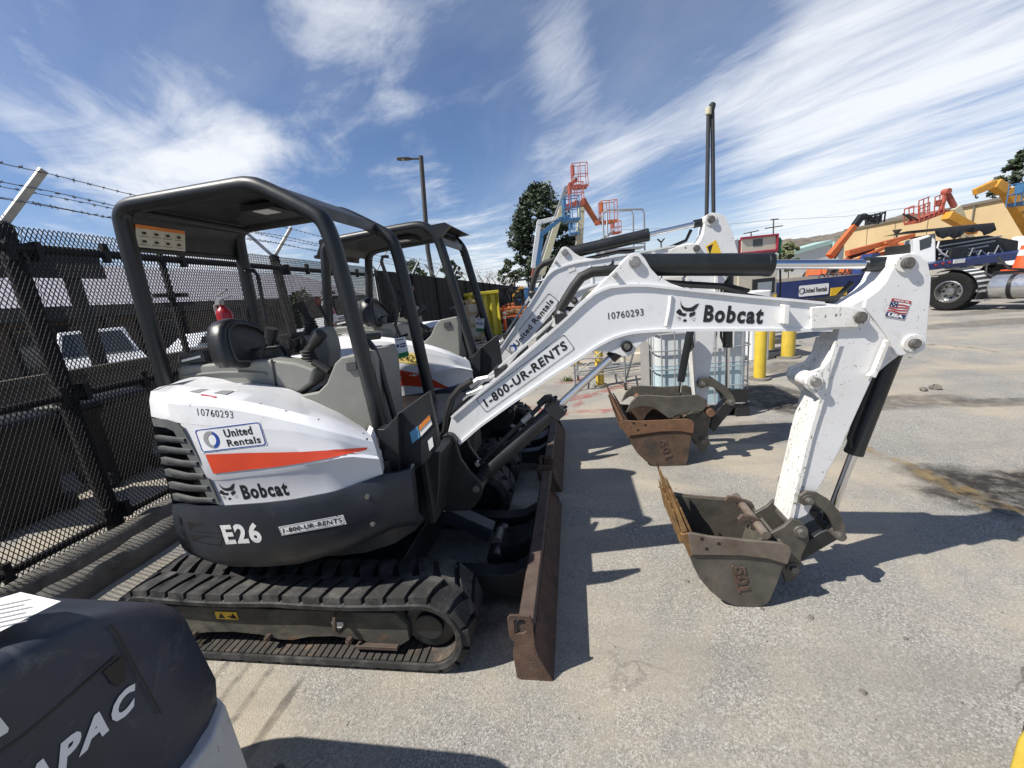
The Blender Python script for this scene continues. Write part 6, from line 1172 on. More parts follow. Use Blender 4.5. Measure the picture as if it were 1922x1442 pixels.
b = MB(); [b.quad((x_, .53, 1.1635), (x_+l_, .53, 1.1605), (x_+l_, .535, 1.1595), (x_, .535, 1.1625)) for x_, l_ in ((-1.62, .34), (-1.25, .11))]; obj('seam_highlight', b, 'decal_white', hd_, smooth=0)  # sunlit edge of the hood seam, painted as thin white strips
b = MB(); patch(b, [(0.543,1.022),(0.584,1.019),(0.58,0.988),(0.567,0.969),(0.555,0.971),(0.547,0.988),(0.546,1.007)], fsd(.0016)); obj('hand_recess', b, 'decal_black_clean', hd_, smooth=0)
b = MB(); q = [(0.431,0.91),(0.578,0.899)]; txh = .052
(ay, az), (by_, bz) = q; L_ = math.hypot(by_-ay, bz-az); uy, uz = (by_-ay)/L_, (bz-az)/L_
fq_ = lambda u, v: fsd(.0022)(ay+uy*u-uz*v, az+uz*u+uy*v)
text(b, 'DYNAPAC', fq_, L_*1.0-.36, 0, .36, txh, .05, .35, 1.22); obj('lettering', b, 'decal_white', hd_, smooth=0)
b = MB(); patch(b, [(0.371,1.147),(0.399,1.114),(0.402,1.101),(0.406,1.056),(0.403,1.051),(0.383,1.056),(0.349,1.067)], fsd(.0020)); obj('round_sticker', b, 'paper_white', hd_, smooth=0)
zt_ = 1.178; b = MB(); q = [(x, y) for x, y, z in [(-1.276,0.511,1.19),(-1.201,0.565,1.19),(-1.061,0.544,1.19),(-1.087,0.468,1.19),(-1.103,0.422,1.19)]]; patch(b, q, lambda u, v: V3((u, v, 1.1945 if True else 0))); st_ = obj('instruction_sticker', b, 'paper_white', hd_, smooth=0)
b = MB()
for k in range(6):
    (x0_, y0_, _), (x1_, y1_, _) = [(-1.21,0.514,1.19),(-1.119,0.549,1.19),(-1.103,0.455,1.19),(-1.095,0.518,1.19)][:2] if False else ([(-1.223,0.513,1.19),(-1.132,0.549,1.19)][0], [(-1.223,0.513,1.19),(-1.132,0.549,1.19)][1])
    dx_, dy_ = ([(-1.223,0.513,1.19),(-1.115,0.455,1.19)][1][0]-x0_)*k/6, ([(-1.223,0.513,1.19),(-1.115,0.455,1.19)][1][1]-y0_)*k/6
    u = V3((x1_-x0_, y1_-y0_, 0)); p = V3((x0_+dx_, y0_+dy_, 1.1965)); n_ = V3((-u.y, u.x, 0)).normalized()*.0015; u = u*(.9-.12*(k % 2))
    b.quad(p-n_, p+u-n_, p+u+n_, p+n_)
obj('print', b, 'decal_grey', st_, smooth=0)
yq = [(1.132,1.038,0.25),(1.249,1.142,0.25),(1.326,1.195,0.25),(1.412,1.201,0.25),(1.2,0.983,0.25),(1.083,0.973,0.25)]
b = MB(); b.prism([(p[0], p[1]) for p in yq], .0, .25, 'z'); b2 = MB(); b2.prism([(p[0]-.004, p[1]+.010) for p in yq[2:4]]+[(p[0]+.012, p[1]-.004) for p in reversed(yq[2:4])], .0, .258, 'z')
t = thing('steel_frame_end', (1.35, 1.2, 0), 'corner of a yellow painted steel frame with black edge at the bottom right', 'steel frame'); obj('frame', b, 'yellow_plain', t, bevel=.01); obj('rubber_edge', b2, 'rubber', t, bevel=.006)

# ================================================================ FARTHER YARD (coordinates right / away / up)
def tree(name, label, r, f, base, top, wid, leaf, n, size, seed, clumps, trunk=True, group=None, shape=0, cat='tree'):
    random.seed(seed); t = thing(name, (r, f, 0), label, cat, group, bgf=True)
    h = top-base
    if trunk:
        b = MB(); b.tube([(r, f, 0), (r+.02*h, f, base*.6+h*.2), (r-.01*h, f, base+h*.55), (r, f, base+h*.9)], .035*h*.6, 8, True, .006*h)
        for k in range(9):
            z = base+h*random.uniform(.1, .75); a = random.uniform(0, 2*pi); q = V3((r+cos(a)*wid*.4, f+sin(a)*wid*.4, z+h*.12)); b.tube([(r, f, z-.05*h), (r+cos(a)*wid*.2, f+sin(a)*wid*.2, z+.03*h), q], .012*h, 5, True, .003*h)
        obj('trunk', b, 'bark', t, smooth=60)
    b = MB()
    for c_ in range(clumps):
        a = random.uniform(0, 2*pi); zz = random.uniform(0, 1) ** .9
        prof = (math.sin(pi*min(1, (zz*.85+.12)))**.7) if shape == 0 else (1-zz)**.75*.95+.06
        rr = wid*.5*prof*math.sqrt(random.uniform(.25, 1)); cx_ = r+cos(a)*rr; cy_ = f+sin(a)*rr; cz_ = base+h*zz; cr = wid*random.uniform(.06, .13)
        for k in range(int(n/clumps)):
            d = V3((random.gauss(0, 1), random.gauss(0, 1), random.gauss(0, .8))).normalized()*cr*random.uniform(.3, 1)
            p = V3((cx_, cy_, cz_))+d; u = V3((random.gauss(0, 1), random.gauss(0, 1), random.gauss(0, .6))).normalized(); v = u.orthogonal().normalized(); v = (v+u.cross(v)*random.uniform(-1, 1)).normalized(); s = size*random.uniform(.6, 1.3)
            b.add([p-u*s, p-v*s*.45, p+u*s, p+v*s*.45], [(0, 1, 2, 3)])
    obj('crown', b, leaf, t, smooth=0); return t
q = [(5.445,3.305),(6.29,13.684),(1.994,9.361),(9.833,8.608)]; tree('evergreen_tree', 'tall dark evergreen tree rising behind the boom lifts', q[0][0], 52, q[0][1]-.5, q[1][1], (q[3][0]-q[2][0])*.98, 'leaf_dark', 19000, .24, 3, 210)
q = [(1.231,3.672),(1.506,6.403),(0.078,5.283),(2.991,4.997)]; tree('bushy_tree', 'rounded olive green tree left of the tall evergreen', q[0][0], 60, q[0][1]-1, q[1][1], (q[3][0]-q[2][0])*1.1, 'leaf_mid', 2500, .22, 4, 50)
q = [(-7.353,4.82),(-7.051,7.096),(-8.755,6.269),(-5.606,5.96)]; tree('bushy_tree', 'dark green tree over the sheet fence behind the second canopy', q[0][0], 62, q[0][1]-1, q[1][1], (q[3][0]-q[2][0]), 'leaf_dark', 2200, .22, 5, 45)
q = [(-10.136,4.676),(-9.883,6.312),(-11.213,5.674),(-8.481,5.406)]; tree('bushy_tree', 'low green tree over the fence between the two canopies', q[0][0], 48, q[0][1]-1, q[1][1], (q[3][0]-q[2][0])*1.2, 'leaf_mid', 2200, .2, 6, 45)
q = [(-14.545,1.332),(-14.129,3.283),(-15.49,2.391),(-12.621,2.104)]; tree('shrub', 'grey green shrub behind the mesh fence, right of the second post', q[0][0], 30, q[0][1]-1, q[1][1], (q[3][0]-q[2][0]), 'leaf_mid', 2500, .14, 8, 50)
q = [(18.22,1.801),(18.077,3.2),(17.569,2.609),(18.722,2.497)]; tree('pale_shrub', 'pale leaved bushy tree beside the red fuel pump', q[0][0], 26, q[0][1]-.5, q[1][1]-.1, (q[3][0]-q[2][0]), 'leaf_pale', 2600, .11, 9, 46)
q = [(77.584,6.61),(76.188,14.308),(74.23,11.301),(81.004,10.668)]; tree('pine_tree', 'dark pine tree cut by the right edge above the tan building', q[0][0]+.6, 62, q[0][1]-1.5, q[1][1]+.3, (q[3][0]-q[2][0])*1.0, 'leaf_dark', 6500, .34, 10, 60)
# bare tree
q = [(-2.917,3.7),(-2.67,5.799)]; t = thing('bare_tree', (q[0][0], 55, 0), 'leafless grey tree over the far end of the sheet fence', 'tree', bgf=True); random.seed(11); b = MB()
def branch(b, p, d, l, r, dep):
    e = p+d*l; b.tube([p, p+d*l*.5+V3((random.gauss(0, .03), random.gauss(0, .03), 0))*l, e], r, 5 if dep < 2 else 3, False, r*.6)
    if dep < 5:
        for k in range(3 if dep < 4 else 2): branch(b, e, (d+V3((random.gauss(0, .55), random.gauss(0, .55), random.gauss(.12, .3)))).normalized(), l*random.uniform(.62, .8), r*.6, dep+1)
branch(b, V3((q[0][0], 55, 0)), V3((0, 0, 1)), q[1][1]*.36, .12, 0); obj('crown', b, 'twig_grey', t)
# lamp posts
q = [(-2.334,3.374),(-2.139,6.217),(-2.907,6.196),(-2.184,6.144)]; t = thing('street_lamp', (q[0][0], 14, 0), 'tall brown street lamp with a flat head above the second canopy', 'street lamp', bgf=True)
b = MB(); b.tube([(q[0][0]+.12, 14, 0), (q[0][0], 14, q[0][1]), (q[1][0], 14, q[1][1])], .085, 10, True, .07); po = obj('pole', b, 'pole_dark', t, smooth=60)
b = MB(); b.beam((q[3][0], 14, q[3][1]), (q[3][0]-.28, 14, q[3][1]+.02), .05, .05); x, z = q[2]; b.loft([[(q[3][0]-.25+u*(x-q[3][0]+.25), 14+s*.12*w, q[3][1]+.02+u*(z-q[3][1]-.02)+h_) for s, h_ in ((-1, -.02), (-1, .02), (1, .02), (1, -.02))] for u, w in ((0, .5), (.25, 1), (.8, 1.1), (1, .7))], True, True); lh = obj('lamp_head', b, 'pole_dark', po, bevel=.01)
b = MB(); b.box((q[2][0]+.15, 13.92, q[2][1]-.035), (q[2][0]+.45, 14.08, q[2][1]-.015)); obj('lens', b, 'paper_cream', lh)
q = [(23.38,5.895),(23.394,6.699),(22.864,7.188),(23.862,7.164)]; t = thing('street_lamp', (q[0][0], 60, 0), 'small distant twin headed lamp post beyond the second boom', 'street lamp', bgf=True); b = MB(); b.tube([(q[0][0], 60, 0), (q[0][0], 60, q[1][1])], .10, 6); po = obj('pole', b, 'pole_dark', t); b = MB(); b.beam((q[1][0], 60, q[1][1]), (q[2][0], 60, q[2][1]), .35, .15); b.beam((q[1][0], 60, q[1][1]), (q[3][0], 60, q[3][1]), .35, .15); obj('lamp_head', b, 'pole_dark', po)
q = [(38.56,2.073),(38.45,3.953)]; t = thing('street_lamp', (q[0][0], 40, 0), 'short dark lamp post standing before the tan building', 'street lamp', bgf=True); b = MB(); b.tube([(q[0][0], 40, 0), (q[1][0], 40, q[1][1])], .09, 6); po = obj('pole', b, 'pole_dark', t); b = MB(); b.lathe([(.12, -.35), (.35, 0), (.36, .04)], (q[1][0], 40, q[1][1]), 10); obj('lamp_head', b, 'pole_dark', po)
for pxl, arms, lb in (([(72.886,5.927),(72.525,13.845)], [(70.37,11.674),(75.007,11.892),(71.691,13.661),(73.793,13.723)], 'wooden power pole with two crossarms behind the red fuel pump'), ([(66.879,6.51),(66.727,11.094)], [(64.758,10.884),(68.693,11.304)], 'wooden power pole with one crossarm showing above the red fuel pump')):
    t = thing('power_pole', (pxl[0][0], 110, 0), lb, 'power pole', 'power poles', bgf=True); b = MB(); b.tube([(pxl[0][0], 110, 0), (pxl[1][0], 110, pxl[1][1])], .2, 8, True, .15); po = obj('pole', b, 'wood_pole', t)
    for i in range(0, len(arms), 2): b = MB(); b.beam((*arms[i][:1], 110, arms[i][1]), (arms[i+1][0], 110, arms[i+1][1]), .22, .25); obj('crossarm', b, 'wood_pole', po)
b = MB(); w1, w2, w3 = [(31.628,14.998),(72.537,13.58),(110.175,13.274)]; b.tube([(w1[0], 110, w1[1]), ((w1[0]+w2[0])/2, 110, (w1[1]+w2[1])/2-.6), (w2[0], 110, w2[1]), ((w3[0]+w2[0])/2, 110, (w3[1]+w2[1])/2-.8), (w3[0], 110, w3[1])], .04, 4); solo('power_line', b, 'pole_dark', (w2[0], 110, 0), 'thin overhead power line strung across the sky on the right', 'cable', bgf=True)

# ---- boom lifts
def basket(par, c_, w, h, f, mt_, d=.8, nm='basket', base=.18):
    """railed work platform: floor box, toe board, posts and rails"""
    r, z = c_; b = MB(); r0, r1 = r-w/2, r+w/2; f0, f1 = f-d/2, f+d/2; tr = .028
    b.prism([(r0, z+base), (r1, z+base), (r1-.05*w, z), (r0+.1*w, z-.02)], f0, f1)
    for zz in (z+h*.55, z+h): b.tube([(r0, f0, zz), (r1, f0, zz), (r1, f1, zz), (r0, f1, zz), (r0, f0, zz)], tr, 6)
    for (x, y) in ((r0, f0), (r1, f0), (r0, f1), (r1, f1), (r, f0), (r, f1), (r0, f)): b.tube([(x, y, z), (x, y, z+h)], tr, 6)
    b.box((r0-.03, f0+.1, z+h*.55), (r0+.16, f1-.3, z+h*.95))
    return obj(nm, b, mt_, par, smooth=60)
def boomlift(label, r, f, segs, bask, group='boom lifts parked in the yard', nm='boom_lift', chassis=None, cat='boom lift'):
    t = thing(nm, (r, f, 0), label, cat, group, bgf=True)
    for (p, q, w, w2, m_) in segs:
        b = MB(); b.beam((p[0], f, p[1]), (q[0], f, q[1]), w, w, (0, 1, 0), w2, w2); d = V3((q[0]-p[0], 0, q[1]-p[1])); pp = V3((p[0], f, p[1]))
        b.cyl((p[0], f-w*.6, p[1]), (p[0], f+w*.6, p[1]), w*.55, 12); b.cyl((q[0], f-w2*.6, q[1]), (q[0], f+w2*.6, q[1]), w2*.55, 12)
        bs = obj('boom', b, m_, t, bevel=.02)
    for (c_, w, h, m_) in bask: basket(t, c_, w, h, f, m_)
    if chassis:
        m_, w = chassis; b = MB(); b.prism([(r-w/2, .45), (r+w/2, .45), (r+w/2, .85), (r+w*.35, 1.2), (r-w*.4, 1.25), (r-w/2, .9)], f-.9, f+.9); b.prism([(r-w*.28, 1.25), (r+w*.2, 1.25), (r+w*.15, 1.9), (r-w*.25, 2.0)], f-.6, f+.6); obj('chassis', b, m_, t, bevel=.05)
        for x in (r-w*.33, r+w*.33):
            for y in (f-1.05, f+1.05): b = MB(); b.cyl((x, y-.18, .48), (x, y+.18, .48), .48, 18); wh = obj('wheel', b, 'tyre', t, bevel=.03); b = MB(); b.cyl((x, y-.2, .48), (x, y+.2, .48), .22, 12); obj('rim', b, m_, wh)
    return t
q = [(2.991,2.809),(5.776,9.227),(6.906,9.742),(5.336,7.812),(3.369,3.112),(6.541,7.975),(6.912,7.781),(6.573,5.06)]; z0 = .9
boomlift('boom lift with grey boom and the highest red basket before the evergreen tree', q[0][0], 34, [((q[0][0], q[0][1]), q[1], .55, .42, 'lift_grey'), (q[1], (q[2][0]-.3, q[2][1]+.1), .3, .25, 'lift_red')], [((q[2][0], q[2][1]-.55), 1.15, 1.75, 'lift_red')], chassis=('machine_orange', 4.5))
q = [(2.973,2.947),(4.709,7.094),(6.274,7.47),(7.169,5.939),(7.847,6.62),(5.767,7.169)]; 
boomlift('cream boom lift with an orange jib reaching down to the right basket', q[0][0], 30, [(q[0], q[1], .46, .38, 'lift_cream'), ((q[1][0]-.02, q[1][1]), (q[2][0]-.5, q[2][1]-.1), .35, .35, 'lift_red'), (q[2], q[3], .36, .30, 'machine_orange'), (q[3], (q[4][0]-.35, q[4][1]-.3), .22, .22, 'lift_grey')], [((q[4][0]+.12, q[4][1]-.78), 1.1, 1.45, 'machine_orange'), ((q[5][0], q[5][1]-.0), .95, 1.5, 'lift_red')], chassis=('lift_cream', 4))
jl = [(3.322,3.341),(4.36,5.983)]; t_ = None
q = [(2.361,2.695),(2.977,5.312),(4.245,6.124),(5.008,6.447),(2.235,3.336),(2.862,6.057),(3.862,6.193)]; 
boomlift('blue articulated boom lift with white links and a blue basket', q[0][0], 28, [(q[0], (q[1][0], q[1][1]), .34, .28, 'lift_blue'), (q[1], q[2], .30, .24, 'lift_blue'), ((q[0][0]-.25, q[0][1]), (q[1][0]-.1, q[1][1]-.4), .2, .16, 'lift_red'), (q[4], q[5], .3, .3, 'wall_white'), (q[5], q[6], .28, .25, 'wall_white'), (q[2], (q[3][0]-.2, q[3][1]-.2), .25, .2, 'lift_blue')], [((q[3][0], q[3][1]-.55), 1.0, 1.5, 'lift_blue')], chassis=('lift_blue', 3.5))
q = [(6.959,5.257),(7.317,8.097),(6.58,6.507)]; boomlift('upright cream boom with a small blue basket behind the blue lift', q[0][0], 36, [((q[0][0], 1.0), q[0], .6, .55, 'lift_cream'), (q[0], q[1], .55, .5, 'lift_cream')], [((q[2][0], q[2][1]-.5), .7, .95, 'lift_blue')], chassis=('lift_cream', 3))
q = [(11.306,6.752),(9.963,6.306),(9.518,5.575)]; boomlift('small red basket of a folded boom lift behind the handrail', q[0][0], 40, [((q[2][0], 1.2), q[2], .5, .4, 'lift_grey'), (q[2], (q[0][0]-.3, q[0][1]-.3), .3, .25, 'lift_grey')], [((q[0][0], q[0][1]-.55), .8, 1.1, 'lift_red')], chassis=('lift_grey', 3))
# grey platform handrail
hq = [(4.293,3.535),(4.338,4.462),(4.493,4.568),(5.901,4.454),(5.961,4.308),(5.926,2.963),(4.546,2.889),(4.621,4.555),(5.644,3.732),(5.662,4.336),(4.368,3.28),(5.931,3.15),(4.773,3.611)]
t = thing('platform_ladder', (hq[6][0], 17, 0), 'grey tubular handrail of a platform ladder behind the second boom', 'ladder', bgf=True)
b = MB(); b.tube([(hq[0][0], 17, 0), (hq[0][0], 17, hq[1][1]), (hq[2][0], 17, hq[2][1]), (hq[3][0], 17, hq[3][1]), (hq[4][0], 17, hq[4][1]), (hq[5][0], 17, 0)], .035, 8); b.tube([(hq[6][0], 17.6, 0), (hq[7][0], 17.6, hq[7][1]), (hq[9][0], 17.6, hq[7][1]), (hq[9][0]+.05, 17.6, hq[9][1]), (hq[8][0], 17.6, 0)], .035, 8); b.tube([(hq[10][0], 17, hq[10][1]), (hq[11][0], 17, hq[11][1])], .03, 8)
for k in range(6): b.tube([(hq[0][0], 17, .5+k*.55), (hq[6][0], 17.6, .5+k*.55)], .025, 6)
obj('handrail', b, 'lift_grey', t, smooth=60); b = MB(); b.box((hq[0][0], 16.95, hq[10][1]-.3), (hq[5][0], 17.7, hq[10][1]-.22)); obj('platform', b, 'lift_grey', t)
# ---- yellow barrier, crate, delineator, dark plant
q = [(-2.12,1.908),(-0.212,1.83),(-0.269,-0.01),(-2.309,0.128)]; z1 = q[0][1]; t = thing('plastic_barrier', ((q[0][0]+q[1][0])/2, 17.5, 0), 'tall yellow ribbed plastic spill container beside the sheet fence', 'container', bgf=True)
b = MB(); n = 12; x0, x1 = q[0][0], q[1][0]
pl = []
for k in range(n+1): pl.append((x0+(x1-x0)*k/n, 17.5+(.10 if k % 2 else 0)))
pl += [(x1, 18.6), (x0, 18.6)]; b.prism(pl, 0, z1-.12, 'z'); obj('body', b, 'lime_plastic', t, bevel=.02); b = MB(); b.box((x0-.05, 17.42, z1-.14), (x1+.05, 18.65, z1)); obj('rim', b, 'lime_plastic', t, bevel=.03)
q = [(-1.866,1.605),(-1.049,1.604),(-1.128,0.247),(-1.987,0.209)]; t = thing('wooden_crate', ((q[0][0]+q[1][0])/2, 15.6, 0), 'pale wooden crate with mesh sides standing in front of the yellow container', 'crate', bgf=True)
x0, x1, z1 = q[0][0], q[1][0]+.1, q[0][1]; b = MB()
for z in (.1, z1*.38, z1*.66, z1-.08): b.box((x0, 15.6, z), (x1, 15.66, z+.10)); b.box((x0, 16.5, z), (x1, 16.56, z+.1)); b.box((x0, 15.6, z), (x0+.06, 16.5, z+.1)); b.box((x1-.06, 15.6, z), (x1, 16.5, z+.1))
for x in (x0, (x0+x1)/2-.04, x1-.08): b.box((x, 15.56, 0), (x+.08, 15.6, z1)); b.box((x, 16.56, 0), (x+.08, 16.6, z1))
obj('frame', b, 'wood_pale', t); b = MB(); b.box((x0+.06, 15.68, .1), (x1-.06, 16.45, z1*.9)); obj('load', b, 'paper_cream', t, bevel=.03)
q = [(-0.039,1.298),(-0.156,0.174)]; x = q[0][0]; t = thing('delineator_post', (x, 18.5, 0), 'orange delineator post on a black base right of the yellow container', 'delineator', bgf=True); b = MB(); b.lathe([(.075, .05), (.07, .9), (.055, 1.0), (.045, 1.05), (.07, 1.1), (.05, 1.2)], (x, 18.5, 0), 14); po = obj('post', b, 'cone_orange', t, smooth=60)
for zb_ in (.62, .82): b = MB(); b.lathe([(.079, zb_), (.078, zb_+.11)], (x, 18.5, 0), 14); obj('reflective_band', b, 'cone_white', po)
b = MB(); b.lathe([(.26, 0), (.25, .05), (.1, .06)], (x, 18.5, 0), 8); obj('base', b, 'pallet_black', t)
def digger(r, f, m_, label, s=1.0, flip=1):
    t = thing('compact_digger', (r, f, 0), label, 'digger', 'compact diggers beyond the barrier', bgf=True)
    b = MB(); b.prism([(r-.9*s, .1), (r+.9*s, .1), (r+1.0*s, .3), (r+.8*s, .55), (r-.8*s, .55), (r-1.0*s, .3)], f-.7*s, f-.4*s); b.prism([(r-.9*s, .1), (r+.9*s, .1), (r+1.0*s, .3), (r+.8*s, .55), (r-.8*s, .55), (r-1.0*s, .3)], f+.4*s, f+.7*s); obj('track', b, 'tyre', t, bevel=.03)
    b = MB(); b.prism([(r-.9*s*flip, .6), (r+.7*s*flip, .6), (r+.7*s*flip, 1.0*s), (r+.2*s*flip, 1.25*s), (r-.8*s*flip, 1.3*s)], f-.6*s, f+.6*s); obj('body', b, m_, t, bevel=.05)
    b = MB(); b.beam((r+.6*s*flip, f, .9*s), (r+1.3*s*flip, f, 2.1*s), .2, .2, (0, 1, 0)); b.beam((r+1.3*s*flip, f, 2.1*s), (r+2.0*s*flip, f, 1.5*s), .17, .17, (0, 1, 0)); b.beam((r+2.0*s*flip, f, 1.5*s), (r+2.0*s*flip, f, .5), .14, .14, (0, 1, 0)); obj('boom', b, m_, t, bevel=.02)
    b = MB(); b.prism([(r+1.75*s*flip, .55), (r+2.15*s*flip, .6), (r+2.1*s*flip, .1), (r+1.9*s*flip, .02)], f-.3, f+.3); obj('bucket', b, 'bucket_steel', t)
    b = MB()
    for x in (-.6, .35):
        for y in (-.5, .5): b.tube([(r+x*s*flip, f+y*s, 1.1*s), (r+x*s*flip, f+y*s, 2.3*s)], .04, 6)
    b.box((r-.75*s, f-.6*s, 2.28*s), (r+.5*s, f+.6*s, 2.36*s)); obj('canopy', b, 'black_metal', t); b = MB(); b.prism([(r-.3*s, 1.2*s), (r+.2*s, 1.2*s), (r-.2*s, 1.9*s), (r-.38*s, 1.9*s)], f-.25*s, f+.25*s); obj('seat', b, 'seat_black', t, bevel=.04)
q = [(1.115,0.961),(0.558,0.301),(1.726,1.325)]; digger(q[0][0]-.3, 22, 'machine_orange', 'orange compact digger parked right of the delineator post', .8); digger(q[0][0]-1.8, 27, 'black_metal', 'black compact digger parked behind the orange one', .95, 1); digger(q[0][0]-.9, 24.5, 'machine_orange', 'orange compact digger between the black digger and the delineator post', .9, -1); digger(q[0][0]+.6, 33, 'black_metal', 'black compact digger low behind the boom lifts', 1.15, 1); digger(q[0][0]+1.6, 30, 'machine_amber', 'amber compact digger behind the second boom, farthest of the diggers', 1.0, -1)
q = [(0.315,0.734)]; t = thing('stake_bundle', (q[0][0], 20.5, 0), 'orange trailer bed full of pale wooden stakes beyond the delineator post', 'trailer', bgf=True); x = q[0][0]; b = MB(); b.box((x-.6, 20, .5), (x+1.3, 21.2, .62)); b.box((x-.6, 20, .5), (x-.52, 21.2, 1.05)); b.box((x-.6, 20, .95), (x+1.3, 20.06, 1.03)); obj('bed', b, 'machine_orange', t, bevel=.02); b = MB()
for k in range(22): b.beam((x-.45+random.uniform(0, .3), 20.1+random.random(), .66+random.random()*.3), (x+.9+random.uniform(-.3, .3), 20.1+random.random(), .66+random.random()*.35), .05, .04)
obj('stakes', b, 'wood_pale', t); b = MB(); [b.cyl((x+d, 19.95, .3), (x+d, 20.15, .3), .3, 14) for d in (0, .8)]; obj('wheel', b, 'tyre', t)
q = [(-0.994,0.572),(0.615,0.594),(0.512,-0.151),(-1.001,-0.186)]; t = thing('steel_box', ((q[0][0]+q[1][0])/2, 9.2, 0), 'long black steel attachment box lying behind the second excavator', 'steel box', bgf=True); b = MB(); b.prism(rrect(q[0][0]-.5, .02, q[1][0]-q[0][0]+.35, q[0][1]-.02, .04), 9.2, 10.4); bb = obj('box', b, 'skirt_blue_black', t, bevel=.02); b = MB(); b.tube([(q[0][0]+.3, 9.5, q[0][1]+.01), (q[0][0]+.9, 9.4, q[0][1]+.06), (q[1][0]-.5, 9.7, q[0][1]+.02), (q[1][0]-.3, 9.5, q[0][1]+.1)], .03, 8); b.tube([(q[0][0]+.2, 9.9, q[0][1]+.02), (q[0][0]+.8, 9.8, q[0][1]+.05), (q[1][0]-.6, 9.5, q[0][1]+.04)], .025, 8); obj('hose', b, 'hose_black', bb)
b = MB(); x = q[1][0]; b.box((x+.25, 11.8, 0), (x+.75, 12.2, 1.25)); solo('battery_box', b, 'dark_grey_plastic', (x+.5, 12, 0), 'dark grey upright box between the orange post and the second boom', 'box', bgf=True, bevel=.02)

# ---- buildings on the right
qa, = [(50.113,5.655)]; qb_, = [(50.198,5.903)]; t = thing('warehouse', (52, 50, 0), 'large tan stucco warehouse behind the truck and lifts on the right', 'building', 'buildings beyond the yard', bgf=True)
ua, ub = V3((qa[0], 60, 0)), V3((qb_[0], 42, 0)); dq = (ub-ua); hz = (qa[1]+qb_[1])/2; uc = ua+dq*1.9; bk_ = V3((30, 4, 0))
P4 = [ua, uc, uc+bk_, ua+bk_]; b = MB(); b.hexa([tuple(p) for p in P4]+[(p.x, p.y, qa[1]+(qb_[1]-qa[1])*w_) for p, w_ in zip(P4, (0, 1.9, 1.9, 0))]); wl_ = obj('wall', b, 'stucco_tan', t)
b = MB(); nrm_ = V3((dq.y, -dq.x, 0)).normalized()*-.15; nrm_ = nrm_ if nrm_.x < 0 else -nrm_; b.beam((ua.x, ua.y, qa[1]+.12), (uc.x, uc.y, qa[1]+(qb_[1]-qa[1])*1.9+.12), .5, .28); obj('parapet', b, 'deck_wood', wl_)
pd = ua+dq*.9+nrm_; b = MB(); b.tube([(pd.x, pd.y, 0), (pd.x, pd.y, qa[1]+(qb_[1]-qa[1])*.9)], .08, 6); obj('downpipe', b, 'deck_wood', wl_)
b = MB(); [b.box((lambda p: (p.x-.04, p.y-.02, .2))(ua+dq*f_+nrm_*.1), (lambda p: (p.x+.02, p.y+.02, qa[1]-.2))(ua+dq*f_+nrm_*.1)) for f_ in (.2, .42, .64, 1.15)]; obj('wall_joint', b, 'deck_wood', wl_)
q = [(53.229,3.964),(60.142,5.234),(64.014,5.32),(60.272,3.558),(64.459,0.337)]; t = thing('low_warehouse', (q[1][0], 75, 0), 'low white warehouse with a teal roof edge beyond the yard', 'building', 'buildings beyond the yard', bgf=True); b = MB(); b.prism([(q[0][0]-6, 0), (q[2][0]+3, 0), (q[2][0]+3, q[1][1]-.6), (q[1][0], q[1][1]-.6), (q[0][0]-6, q[0][1]-1.6)], 75, 79); wl_ = obj('wall', b, 'wall_white', t); b = MB(); b.prism([(q[0][0]-6, q[0][1]-1.6), (q[1][0], q[1][1]-.6), (q[1][0], q[1][1]+.15), (q[0][0]-6, q[0][1]-.75)], 74.6, 79.2); b.box((q[1][0], 74.2, q[1][1]-1.2), (q[2][0]+4, 74.9, q[2][1]-.3)); obj('roof', b, 'roof_teal', wl_)
# ---- telehandlers and lifts on the right
def telehandler(label, r, f, p, q_, m_, head=None, w=.55):
    t = thing('telehandler', (r, f, 0), label, 'telehandler', 'telehandlers in the yard', bgf=True)
    b = MB(); P, Q = V3((p[0], f, p[1])), V3((q_[0], f, q_[1])); b.beam(P, Q, w, w, (0, 1, 0), w*.7, w*.7); bm_ = obj('boom', b, m_, t, bevel=.03)
    b = MB(); d = (Q-P); n_ = V3((-d.z, 0, d.x)).normalized()*(-w*.5); b.tube([P+d*.05+n_*1.6, P+d*.4+n_*1.1], .09, 8); b.tube([P+d*.05+n_*1.6+V3((0, .3, 0)), P+d*.35+n_*1.1+V3((0, .3, 0))], .06, 8); obj('lift_cylinder', b, 'black_metal', bm_)
    b = MB(); b.prism([(r-1.8, .7), (r+2.0, .7), (r+2.0, 1.2), (r+1.2, 1.6), (r-1.6, 1.7)], f-1, f+1); obj('body', b, m_, t, bevel=.06)
    for x in (r-1.2, r+1.4):
        for y in (f-1.1, f+1.1): b = MB(); b.cyl((x, y-.2, .6), (x, y+.2, .6), .6, 20); wh = obj('wheel', b, 'tyre', t, bevel=.04); b = MB(); b.cyl((x, y-.22, .6), (x, y+.22, .6), .3, 14); obj('rim', b, m_, wh)
    return t, bm_
q = [(24.025,2.01),(25.686,3.986),(25.702,2.071),(24.791,1.258),(25.977,4.175),(26.165,4.625),(26.728,4.356),(27.285,4.554),(27.267,3.979),(26.697,3.889)]; t, bm_ = telehandler('orange telehandler with raised boom and black fork carriage before the white warehouse', q[3][0], 30, q[0], q[1], 'machine_orange', w=.46)
b = MB(); b.beam((q[1][0], 30, q[1][1]), (q[5][0], 30, q[5][1]), .4, .35, (0, 1, 0)); b.beam((q[5][0], 30, q[5][1]), (q[6][0], 30, q[6][1]), .35, .3, (0, 1, 0)); hc = obj('boom_head', b, 'black_metal', bm_, bevel=.03); b = MB()
